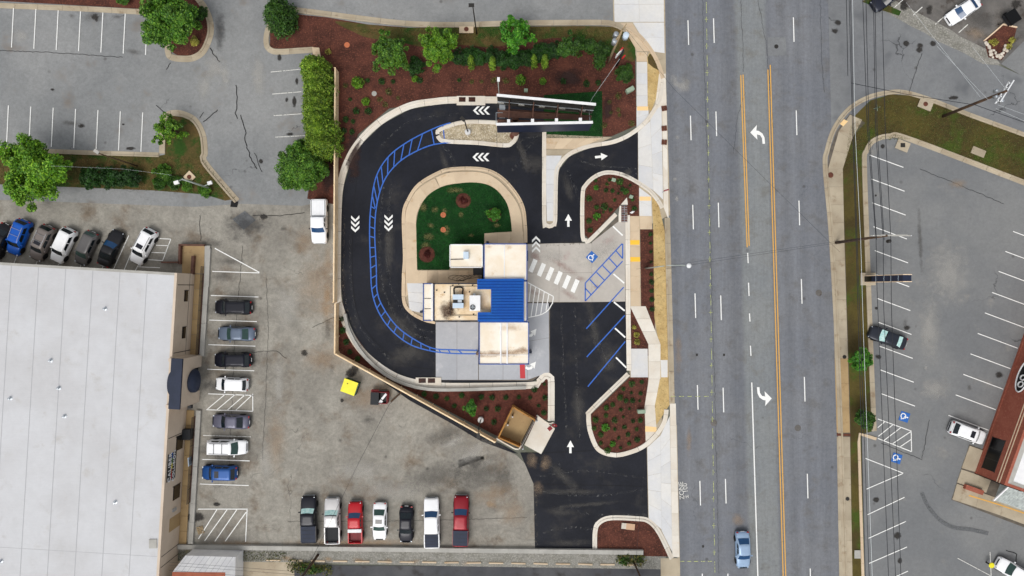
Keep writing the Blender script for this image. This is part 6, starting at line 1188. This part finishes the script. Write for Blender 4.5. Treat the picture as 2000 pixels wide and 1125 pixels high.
lamp_pole('dark lamp post leaning over the top driveway kerb', 931, 66, 9.0, 'dark_metal', Vector((-.2, 0, 0)), base=False, cat='street lamp')
lamp_pole('brown lamp post by the hedge, its head over the parking bays', 268, 324, 8.2, 'pole_wood', Vector((-.4, .3, 0)), base=False, headmat='grey_wall')
t = thing('lamp_post', 'grey green metal lamp post with two white floodlights on the grass strip', 'street lamp', G(411, 368)); taper(Vector((0, 0, 0)), Vector((0, 0, 7.6)), .12, .09, 'grey_pole', t)
for d, w in ((Vector((-.9, -.55, 0)), 1), (Vector((1.2, .5, -5.4)), 0)): MB().tube([(0, 0, 7.5 if w else 2.0), Vector((d.x * .6, d.y * .5, (7.7 if w else 2.1)))], .05, 6).build('arm', 'grey_pole', t); MB().box((d.x * .75, d.y * .75, 7.6 if w else 2.2), (.55, .4, .3), .3).build('floodlight', 'white_panel', t)
t = thing('street_light', 'tall grey street light whose arm reaches over the road', 'street lamp', G(1262, 524)); taper(Vector((0, 0, 0)), Vector((.12, 0, 11.6)), .13, .08, 'grey_pole', t); MB().tube([(.1, 0, 11.4), (1.2, 0, 11.9), (2.1, -.05, 11.9)], .05, 6).build('arm', 'grey_pole', t)
MB().lathe([(.02, -.12), (.22, -.1), (.3, 0), (.22, .1), (.02, .14)], 12, (0, 0, 0)).build('lamp_head', 'lamp_clear', t, True).location = (2.5, -.05, 11.88); t.children[-1].scale = (1.7, .75, .8)
MB().tube([(-1.3, -.1, .05), (0, 0, 7)], .012, 4).build('guy_wire', 'wire_black', t)
# utility poles
def cyl(c, r, h, nm, mat, t): return MB().lathe([(.001, 0), (r, 0), (r, h), (r * .7, h + .06), (.001, h + .06)], 14, c).build(nm, mat, t, True)
t = thing('utility_pole', 'weathered wooden utility pole with grey and white transformers at the street corner', 'utility pole', G(1188, 122)); taper(Vector((0, 0, 0)), Vector((0, 0, 11.2)), .16, .11, 'pale_wood', t)
for (x, y, z, mt, r) in ((-.55, -.5, 9.2, 'galvanised', .3), (-.35, .35, 9.0, 'galvanised', .3), (.75, .1, 9.4, 'pale_blue_metal', .36)): cyl((x, y, z - .9), r, 1.0, 'transformer', mt, t)
MB().box((0, 0, 10.6), (2.2, .12, .14), 1.0).build('cross_arm', 'pale_wood', t); MB().tube([(0, 0, 9.5), (.8, .1, 9.2)], .04, 6).build('bracket', 'dark_metal', t)
t = thing('utility_pole', 'dark wooden utility pole with white cross arms on the east sidewalk verge', 'utility pole', G(1633, 474)); top = 12.0
taper(Vector((0, 0, 0)), Vector((0, 0, top)), .2, .13, 'pole_wood', t, n=12)
for (z, L_) in ((11.2, 4.6), (11.9, 3.0)): MB().box((.9, .05, z), (L_, .13, .15)).build('cross_arm', 'grey_wall', t)
for x in (-1.2, .2, 1.4, 2.6, 3.1): cyl((x, .05, 11.3), .06, .16, 'insulator', 'lamp_clear', t)
MB().tube([(-.1, 0, 10.6), (1.0, 0, 11.1)], .03, 6).build('brace', 'dark_metal', t); cyl((1.2, -.5, 10.0), .2, .5, 'transformer', 'dark_metal', t)
t = thing('utility_pole', 'leaning looking dark utility pole with white cross arms beside the side street', 'utility pole', G(1842, 227)); taper(Vector((0, 0, 0)), Vector((0, 0, 11.4)), .2, .14, 'pole_wood', t, n=12)
for (z, o) in ((10.7, .0), (11.0, .35)): MB().box((o, o * .3, z), (2.9, .12, .14), R(58)).build('cross_arm', 'lamp_clear', t)
for k in range(5): a = -1.2 + .6 * k; cyl((a * math.cos(R(58)), a * math.sin(R(58)), 10.8), .07, .2, 'insulator', 'lamp_clear', t)
for (x, y) in ((-.55, .3), (-.6, -.4), (.1, -.9)): cyl((x, y, 10.2), .18, .5, 'transformer', 'galvanised', t)
t = thing('utility_pole', 'dark wooden utility pole rising from the weeds in the gravel strip', 'utility pole', G(621, 1084)); taper(Vector((0, 0, 0)), Vector((0, 0, 10.5)), .17, .12, 'pole_wood', t); MB().box((0, 0, 9.8), (2.2, .12, .14)).build('cross_arm', 'pole_wood', t)
t = thing('utility_pole', 'thin dark pole at the south edge by the sidewalk', 'utility pole', G(1238, 1098)); taper(Vector((0, 0, 0)), Vector((0, 0, 8)), .12, .09, 'pole_wood', t); MB().box((0, 0, 7.6), (1.2, .1, .1)).build('cross_arm', 'pole_wood', t)
t = thing('camera_mast', 'slim white mast with a small box behind the billboard', 'mast', G(976, 205)); taper(Vector((0, 0, 0)), Vector((0, 0, 10.8)), .06, .05, 'grey_pole', t); MB().box((.05, 0, 10.85), (.3, .45, .25)).build('camera_box', 'white_panel', t)
def wire(pts, label, mat='wire_black', r=.034, sag=.0, cat='overhead wire', group=None):
    P = []
    for a, b in zip(pts, pts[1:]):
        A_, B_ = E(*a), E(*b)
        for k in range(9): u = k / 8; q = A_.lerp(B_, u); q.z -= sag * 4 * u * (1 - u); P.append(q)
    o = MB().tube([p for i, p in enumerate(P) if i == 0 or (p - P[i - 1]).length > 1e-4], r, 5).build('overhead_wire', mat); return tag(o, label, cat, group)
GW = 'black wires along the east verge'; gl = 'black overhead wire along the east verge'
for q in ([(1660, -60, 9.4), (1667, 250, 9.3), (1674, 468, 9.6), (1700, 1190, 9.2)], [(1657, -60, 9.6), (1665, 250, 9.5), (1672, 468, 9.9), (1692, 1190, 9.4)], [(1683, -60, 10.6), (1694, 250, 10.5), (1711, 468, 11.3), (1713, 565, 11), (1738, 1190, 10.6)], [(1705, -60, 10.8), (1710, 250, 10.7), (1725, 468, 11.4), (1726, 600, 11), (1752, 1190, 10.6)], [(1708, -60, 10.6), (1713, 250, 10.5), (1727, 468, 11.4)], [(1721, -60, 10.9), (1729, 250, 10.8), (1740, 468, 11.4), (1741, 600, 11), (1762, 1190, 10.7)], [(1690, -60, 10.7), (1697, 250, 10.6), (1712, 468, 11.3)]): wire(q, gl, group=GW)
wire([(1652, -60, 8.8), (1656, 148, 8.4)], 'short black wire end hanging above the street corner'); wire([(1664, -60, 8.9), (1670, 250, 8.7), (1681, 468, 8.8), (1686, 640, 8.4), (1706, 1190, 8.3)], 'thick white overhead cable along the east verge', 'wire_white', .022)
wire([(1662, 162, 8.6), (1775, 185, 9.0), (1905, 205, 9.4), (2060, 260, 9.0)], 'black wire bending from the cable corner to the side street pole')
for k, (a, b) in enumerate([((1770, 5, 10), (1915, 190, 10.8)), ((1830, 90, 10), (1930, 195, 10.8)), ((1900, 92, 10), (1965, 175, 10.8)), ((1950, 205, 10.8), (2060, 245, 10.5)), ((1945, 212, 10.8), (2060, 262, 10.5))]): wire([a, b], 'thin pale wire at the side street pole', 'wire_white', .009, group='pale wires at the side street pole')
for a, b in (((1640, 492, 10), (1315, 172, 8.8)), ((1680, 465, 11), (1303, 519, 11.3)), ((1680, 468, 10.6), (1303, 524, 10.9))): wire([a, b], 'thin service wire spanning the road', 'wire_black', .013, .1, group='service wires spanning the road')
wire([(1315, 172, 8.8), (1222, 56, 9.6)], 'thin service wire from the corner pole to the road edge', 'wire_black', .013)
wire([(790, 762, 1.2), (760, 790, 3.0), (700, 905, 6.0), (640, 1030, 8.5), (590, 1130, 9.5)], 'thin black cable crossing the lot to the dumpster', 'wire_black', .02)
wire([(970, 257, 6), (972, 340, 4)], 'thin dark cable hanging from the billboard corner', 'wire_black', .02); wire([(1210, 115, 9), (1158, 190, 4), (1145, 215, 2)], 'pale guy wire running from the utility pole to the lawn', 'wire_white', .015)
wire([(1262, 880, 7), (1250, 1000, 7.5), (1242, 1100, 7.9)], 'thin dark wire over the lower entrance', 'wire_black', .015); wire([(100, 324, 8), (240, 330, 7.8), (335, 342, 7.6)], 'pale wire strung to the floodlight pole', 'wire_white', .006)
for y_ in (1102, 1108, 1118): wire([(330, y_ - 4, 7), (600, y_ + 16, 9)], 'thin black wire over the white outbuilding', 'wire_black', .014, group='wires over the white outbuilding')
# ================================================================ SIGNS AND SMALL THINGS
t = thing('pylon_sign', 'tall dark navy pylon sign with cream edges at the lot kerb', 'sign', G(1694, 545)); hh = 8.8
MB().box((.0, 0, .15), (1.9, 1.6, .3)).build('footing', 'old_concrete', t); MB().box((.0, 0, hh / 2 + .15), (1.0, .72, hh)).build('cabinet', 'navy_panel', t)
for s in (-1, 1): MB().box((.0, s * .41, hh / 2 + .4), (1.04, .09, hh - .3)).build('edge_trim', 'cream_trim', t)
for z in (3.0, 4.9, 6.4, 8.0): MB().box((-.508, 0, z), (.02, .72, .04)).build('panel_joint', 'pale_blue_metal', t)
MB().box((.0, 0, 1.1), (1.06, .66, 1.7)).build('base_cover', 'black_void', t)
t = thing('post_sign', 'red and white sign on a thick black post beside the round bush', 'sign', G(1204, 128)); taper(Vector((0, 0, 0)), Vector((0, 0, 5.6)), .14, .12, 'black_plastic', t); MB().box((-.35, .1, 4.2), (.95, .12, 1.3), .8).build('sign_panel', 'white_panel', t); MB().box((-.1, .45, 4.7), (.5, .14, .5), .8).build('red_panel', 'sign_red', t); MB().box((.35, -.1, 3.6), (.45, .14, .5), .8).build('red_panel', 'sign_red', t)
def stop_sign(x, y, label, face):
    t = thing('stop_sign', label, 'stop sign', G(x, y)); MB().tube([(0, 0, 0), (0, 0, 2.4)], .04, 8).build('post', 'galvanised', t)
    m = MB().lathe([(.001, -.012), (.38, -.012), (.38, .012), (.001, .012)], 8); o = m.build('sign_plate', 'sign_red', t); o.rotation_euler = (R(82), R(22.5), face); o.location = (0, 0, 2.2); o.rotation_euler = (R(72), 0, face)
    text_mesh('stop_lettering', 'STOP', .24, 'white_panel', o, Matrix.Translation((0, 0, .016)))
stop_sign(1294, 376, 'red stop sign at the curb by the drive-through exit', R(200)); stop_sign(1081, 824, 'red stop sign at the corner of the concrete apron', R(170))
o = thing('warning_sign', 'small faded red diamond sign on the concrete apron corner', 'sign', G(1073, 833, .04)); MB().tube([(0, 0, 0), (0, 0, 1.2)], .03, 6).build('post', 'galvanised', o); q = MB().box((0, 0, 1.2), (.55, .5, .03), .7).build('sign_plate', 'red_metal', o)
t = thing('hanging_sign', 'black sign panel with white top edge at the south edge', 'sign', G(1245, 1140)); MB().tube([(0, 0, 0), (0, 0, 5)], .1, 8).build('post', 'dark_metal', t); MB().box((0, .0, 4.3), (4.2, .3, 2.2)).build('panel', 'black_void', t); MB().box((0, 0, 5.44), (4.3, .36, .1)).build('top_edge', 'white_panel', t)
# dumpsters
t = thing('dumpster', 'green dumpster with bright yellow lid standing on the lot', 'dumpster', G(688, 753), R(-20))
MB().add([(-.95, -.8, .1), (.95, -.8, .1), (.95, .8, .1), (-.95, .8, .1), (-1.0, -.85, 1.25), (1.0, -.85, 1.25), (1.0, .85, 1.45), (-1.0, .85, 1.45)], [(3, 2, 1, 0), (4, 5, 6, 7), (0, 1, 5, 4), (1, 2, 6, 5), (2, 3, 7, 6), (3, 0, 4, 7)]).build('bin_body', 'green_plastic', t)
MB().add([(-.98, -.9, 1.27), (.88, -.9, 1.27), (.88, .88, 1.47), (-.98, .88, 1.47), (-.98, -.9, 1.34), (.88, -.9, 1.34), (.88, .88, 1.54), (-.98, .88, 1.54)], [(3, 2, 1, 0), (4, 5, 6, 7), (0, 1, 5, 4), (1, 2, 6, 5), (2, 3, 7, 6), (3, 0, 4, 7)]).build('lid', 'yellow_plastic', t)
MB().box((-.4, .35, 1.51), (.12, .1, .04)).build('lid_handle', 'black_plastic', t); [MB().lathe([(.1, 0), (.1, .1), (.001, .1)], 10, (x, y, 0)).build('caster', 'rubber', t) for x in (-.8, .8) for y in (-.65, .65)]
t = thing('dumpster', 'dark red dumpster with one lid open and white scrap inside', 'dumpster', G(744, 774), R(-2)); m = MB()
for (c, d) in (((0, .72, .65), (2.1, .08, 1.3)), ((0, -.72, .65), (2.1, .08, 1.3)), ((-1.02, 0, .65), (.08, 1.36, 1.3)), ((1.02, 0, .65), (.08, 1.36, 1.3)), ((0, 0, .08), (2.0, 1.36, .1))): m.box(c, d)
m.build('bin_body', 'red_metal', t); MB().box((-.55, -.1, 1.34), (1.05, 1.6, .06)).build('lid', 'black_plastic', t); l2_ = MB().box((.5, 1.0, 1.2), (1.0, .06, 1.1)).build('open_lid', 'black_void', t); MB().box((.3, 0, .45), (1.2, 1.2, .6)).build('rubbish', 'black_void', t)
MB().box((-.6, .85, .7), (1.0, .2, .7)).build('lift_pocket', 'red_metal', t); MB().box((1.12, .3, .7), (.18, .7, .3)).build('lift_pocket', 'red_metal', t)
s_ = thing('scrap_panel', 'white plastic scrap sticking out of the red dumpster', 'scrap', G(749, 777, .78), R(50)); MB().box((.45, 0, .35), (.9, .28, .1)).build('long_piece', 'white_panel', s_); MB().box((-.35, -.1, .35), (.5, .4, .12)).build('short_piece', 'white_panel', s_)
o = thing('timber_post', 'dark timber beam lying between the red dumpster and the fence', 'beam', G(774, 775)); q = MB().tube([G(764, 784, .15) - G(774, 775), G(786, 764, .6) - G(774, 775)], .1, 6).build('beam', 'pole_wood', o)
# utility boxes, hydrants, covers
def ubox(x, y, sx, sy, h, mat, label, rz=0): t = thing('utility_box', label, 'utility box', G(x, y, .02), rz); MB().box((0, 0, h / 2), (sx, sy, h)).build('cabinet', mat, t); MB().box((0, 0, h + .02), (sx * 1.06, sy * 1.06, .05)).build('lid', mat, t); return t
ubox(1027, 178, .45, .35, .5, 'box_green', 'small pale green box in the mulch beside the billboard lawn'); ubox(1229, 178, 1.0, .5, .8, 'box_green', 'olive utility cabinet in the mulch near the sidewalk', .5); ubox(1198, 352, .5, .4, .3, 'box_green', 'pale green valve box at the tip of the teardrop bed', -.3); ubox(1232, 385, .45, .4, .3, 'box_green', 'pale green valve box by the inlet of the teardrop bed', -.4)
ubox(1251, 802, .95, .42, .8, 'box_green', 'green backflow cabinet in the lower bed beside the walk', .05); ubox(1231, 1028, 1.05, .75, .12, 'tan_plastic', 'tan rectangular lid in the lowest mulch bed', -.1); ubox(1223, 1027, .01 + 1.05, .7, .1, 'stone_white', 'grey slotted drain lid in the lowest mulch bed', -.1).location = G(1222, 1027, .02)
ubox(1910, 297, 1.7, .9, .06, 'old_concrete', 'flat concrete vault lid in the corner lawn', R(-22)); ubox(1674, 1082, .75, 1.0, .08, 'grey_wall', 'pale grey meter lid in the east verge'); ubox(1806, 205, 1.7, 1.1, .14, 'old_concrete', 'concrete inlet box with round lid behind the side street kerb', R(-22)); ubox(1762, 285, 1.6, 1.2, .1, 'old_concrete', 'concrete inlet box with square grate in the lot corner', R(-22)); ubox(911, 59, 1.75, .8, .13, 'tan_concrete', 'concrete inlet box with round lid behind the driveway kerb'); ubox(371, 346, 1.1, 1.1, .12, 'tan_concrete', 'diamond set concrete inlet box on the grass strip', R(45))
for (x, y, r, mt, lb) in ((1806, 204, .3, 'rust_iron', 'round iron lid on the side street inlet box'), (371, 346, .28, 'rust_iron', 'round iron lid on the diamond set inlet box'), (911, 58, .3, 'rust_iron', 'round iron lid on the driveway inlet box'), (678, 88, .36, 'orange_cap', 'round tan cover in the west part of the top mulch bed'), (731, 183, .33, 'grey_wall', 'round grey cover in the top mulch bed'), (1622, 342, .36, 'rust_iron', 'round iron manhole lid in the east sidewalk'), (866, 420, .36, 'orange_cap', 'upper orange cleanout cap in the centre lawn'), (866, 449, .36, 'orange_cap', 'lower orange cleanout cap in the centre lawn'), (1649, 697, .25, 'dark_metal', 'small black manhole lid at the sidewalk edge by the verge tree'), (1655, 974, .25, 'dark_metal', 'small dark round lid in the lower east sidewalk'), (1003, 265, .5, 'rust_iron', 'rusty ring stain plate at the billboard post foot')):
    z = .2 if (x, y) in ((1806, 204), (371, 346), (911, 58)) else (.16 if x == 866 else .036); t = MB().lathe([(r, 0), (r, .035), (r * .9, .045), (.001, .045)], 18, (0, 0, 0)).build('manhole_cover', mt); t.location = G(x, y, z); tag(t, lb, 'manhole cover')
MB().box((0, 0, 0), (.6, .55, .03)).build('inlet_grate', 'dark_metal').location = G(1762, 284, .165); tag(bpy.data.objects['inlet_grate'], 'square dark iron grate on the lot corner inlet', 'grate')
for (x, y, w, h_) in ((903, 195, 13, 9), (922, 195, 13, 9), (825, 743, 14, 9), (843, 743, 14, 9)):
    t = thing('storm_grate', 'rusty storm drain grate set in the loop kerb ' + ('beside the billboard' if y < 300 else 'below the drive-through lane'), 'grate', G(x, y, .16), 0, 'storm grates ' + ('by the billboard' if y < 300 else 'below the lane')); MB().box((0, 0, .01), (w / S, h_ / S, .02)).build('pit', 'black_void', t)
    MB().box((0, 0, .03), (w / S, .04, .03)).build('bar', 'rust_iron', t); [MB().box((-w / S / 2 + w / S * (k + .5) / 6, 0, .03), (.05, h_ / S, .03)).build('bar', 'rust_iron', t) for k in range(6)]
for (x, y) in ((1219, 409), (1219, 426)):
    t = thing('storm_grate', 'rusty storm drain grate at the tip of the teardrop bed', 'grate', G(x, y, .16), 0, 'storm grates at the teardrop bed'); MB().box((0, 0, -.05), (.75, 1.0, .12)).build('pit', 'rust_iron', t); MB().box((0, 0, .03), (.05, 1.0, .03)).build('bar', 'galvanised', t); [MB().box((0, -.45 + .22 * k, .03), (.72, .05, .03)).build('bar', 'galvanised', t) for k in range(5)]
MB().prism(gpts([(1224, 386), (1226, 400), (1212, 400)]), .02, .17).build('kerb_tip', 'new_concrete', emp('kerb')); MB().prism(gpts([(1210, 402), (1213, 402), (1213, 434), (1208, 434), (1208, 420)]), .02, .15).build('kerb_tip', 'new_concrete', emp('kerb'))
t = thing('fire_hydrant', 'white pipe fitting at the end of the teardrop bed', 'hydrant', G(1234, 415, .02)); MB().lathe([(.16, 0), (.14, .1), (.12, .5), (.16, .55), (.1, .7), (.001, .74)], 12).build('barrel', 'white_panel', t); MB().tube([(-.3, -.08, .4), (.25, .1, .4)], .07, 8).build('nozzle', 'white_panel', t)
for i, (x, y) in enumerate(((1297, 212), (1297, 251), (1297, 278))):
    t = thing('brick_stack', 'rust brown stacked bricks on the gutter, ' + ORD[i] + ' from the dry grass wedge', 'bricks', G(x, y, .034), rb.uniform(-.2, .2), 'brick stacks on the gutter')
    for k in range(6): MB().box((-.18 + .36 * (k % 2), -.22 + .22 * (k // 2), .06), (.32, .2, .12), rb.uniform(-.1, .1)).build('brick', 'rust_iron', t)
for i in range(17):
    x = 534 + 43.5 * i; t = thing('wheel_stop', 'worn concrete wheel stop, ' + ORD[i] + ' from the pale yard along the gravel strip', 'wheel stop', G(x, 1094 + .55 * i, .01), R(-1 + rb.uniform(-2, 2)), 'wheel stops along the gravel strip'); L_ = 1.85
    MB().add([(-L_ / 2, -.12, 0), (L_ / 2, -.12, 0), (L_ / 2, .12, 0), (-L_ / 2, .12, 0), (-L_ / 2, -.07, .14), (L_ / 2, -.07, .14), (L_ / 2, .07, .14), (-L_ / 2, .07, .14)], [(4, 5, 6, 7), (0, 1, 5, 4), (1, 2, 6, 5), (2, 3, 7, 6), (3, 0, 4, 7)]).build('block', 'tan_concrete', t)
t = thing('retaining_wall', 'low grey concrete wall along the south edge of the lot', 'wall', G(800, 1068))
for i in range(31): a = 350 + 29.2 * i; c = G(a + 14.6, 1066 + .012 * (a - 350), .25) - G(800, 1068); MB().box((c.x, c.y, .25), (1.93, .55, .5), R(-.7)).build('wall_block', 'grey_wall', t)
t = thing('yellow_bollard', 'yellow round bollard cap at the corner bay of the east lot', 'bollard', G(1926, 1098)); MB().lathe([(.1, 0), (.1, 1.0), (.001, 1.0)], 12).build('pipe', 'dark_metal', t); MB().lathe([(.35, .98), (.36, 1.05), (.3, 1.1), (.001, 1.12)], 16).build('cap', 'yellow_plastic', t)
for i, (x, y) in enumerate([(1939, 99), (1943, 104), (1930, 93), (1933, 101), (1952, 112), (1955, 106), (1958, 104), (1950, 108), (1946, 110), (1960, 97), (1962, 90), (1926, 87), (1934, 107), (1951, 114), (1957, 110), (1938, 112), (1965, 100), (1924, 84)]):
    m = MB().lathe([(.001, 0), (.2, .03), (.24, .14), (.14, .24), (.001, .27)], 7); t = m.build('planter_rock', 'stone_white'); t.location = G(x, y, .03); t.rotation_euler[2] = rb.uniform(0, 6); s = rb.uniform(.7, 1.4); t.scale = (s, s * rb.uniform(.6, 1), s); tag(t, 'pale rock edging the small planter of the dark lot', 'rock', 'rocks edging the planter')
t = thing('planter_edging', 'white timber edging round the mulched planter on the dark lot', 'edging', G(1950, 70)); o_ = G(1950, 70)
for a, b in (((1921, 80), (1940, 64)), ((1940, 64), (1958, 48)), ((1958, 48), (1985, 54))): A_, B_ = G(*a, .1) - o_, G(*b, .1) - o_; d = B_ - A_; c = (A_ + B_) / 2; MB().box((c.x, c.y, .1), (d.length, .14, .2), math.atan2(d.y, d.x)).build('board', 'cream_trim', t)
t = thing('trailer', 'small black flat topped trailer beside the rock planter', 'trailer', E(1978, 33, 1.0) * 1, R(33)); t.location.z = 0; MB().box((0, 0, 1.05), (1.55, 1.7, .12)).build('top', 'black_void', t); MB().box((0, 0, .7), (1.4, 1.55, .6)).build('box', 'black_plastic', t)
[MB().lathe([(.25, 0), (.25, .14), (.001, .14)], 12, (0, 0, 0)).build('wheel', 'rubber', t) for _ in (0, 1)]
for k, w in enumerate([c for c in t.children if c.name.startswith('wheel')]): w.rotation_euler = (R(90), 0, 0); w.location = (0, -.78 if k else .92, .26)
MB().tube([(-.7, 0, .4), (-1.5, .1, .35)], .05, 6).build('tow_bar', 'dark_metal', t); MB().tube([(-1.35, .1, 0), (-1.35, .1, .4)], .05, 6).build('jack', 'dark_metal', t)
t = thing('survey_stake', 'small teal survey stake with crossed flags on the corner lawn', 'stake', G(1708, 213)); MB().tube([(0, 0, 0), (.1, 0, .9)], .04, 5).build('stake', 'green_plastic', t); MB().box((0, 0, .6), (.9, .04, .04), .3).build('flag', 'box_green', t); MB().box((0, 0, .65), (.04, .8, .04), .1).build('flag', 'box_green', t)
t = thing('broken_pallet', 'broken pale wooden pallet by the hatched corner of the lot', 'pallet', G(392, 1035), .3)
for k in range(5): MB().box((0, -.4 + .2 * k, .12), (.8, .1, .03), rb.uniform(-.15, .15)).build('slat', 'pale_wood', t)
for k in (-1, 0, 1): MB().box((.35 * k, 0, .05), (.08, 1.0, .1)).build('bearer', 'pale_wood', t)
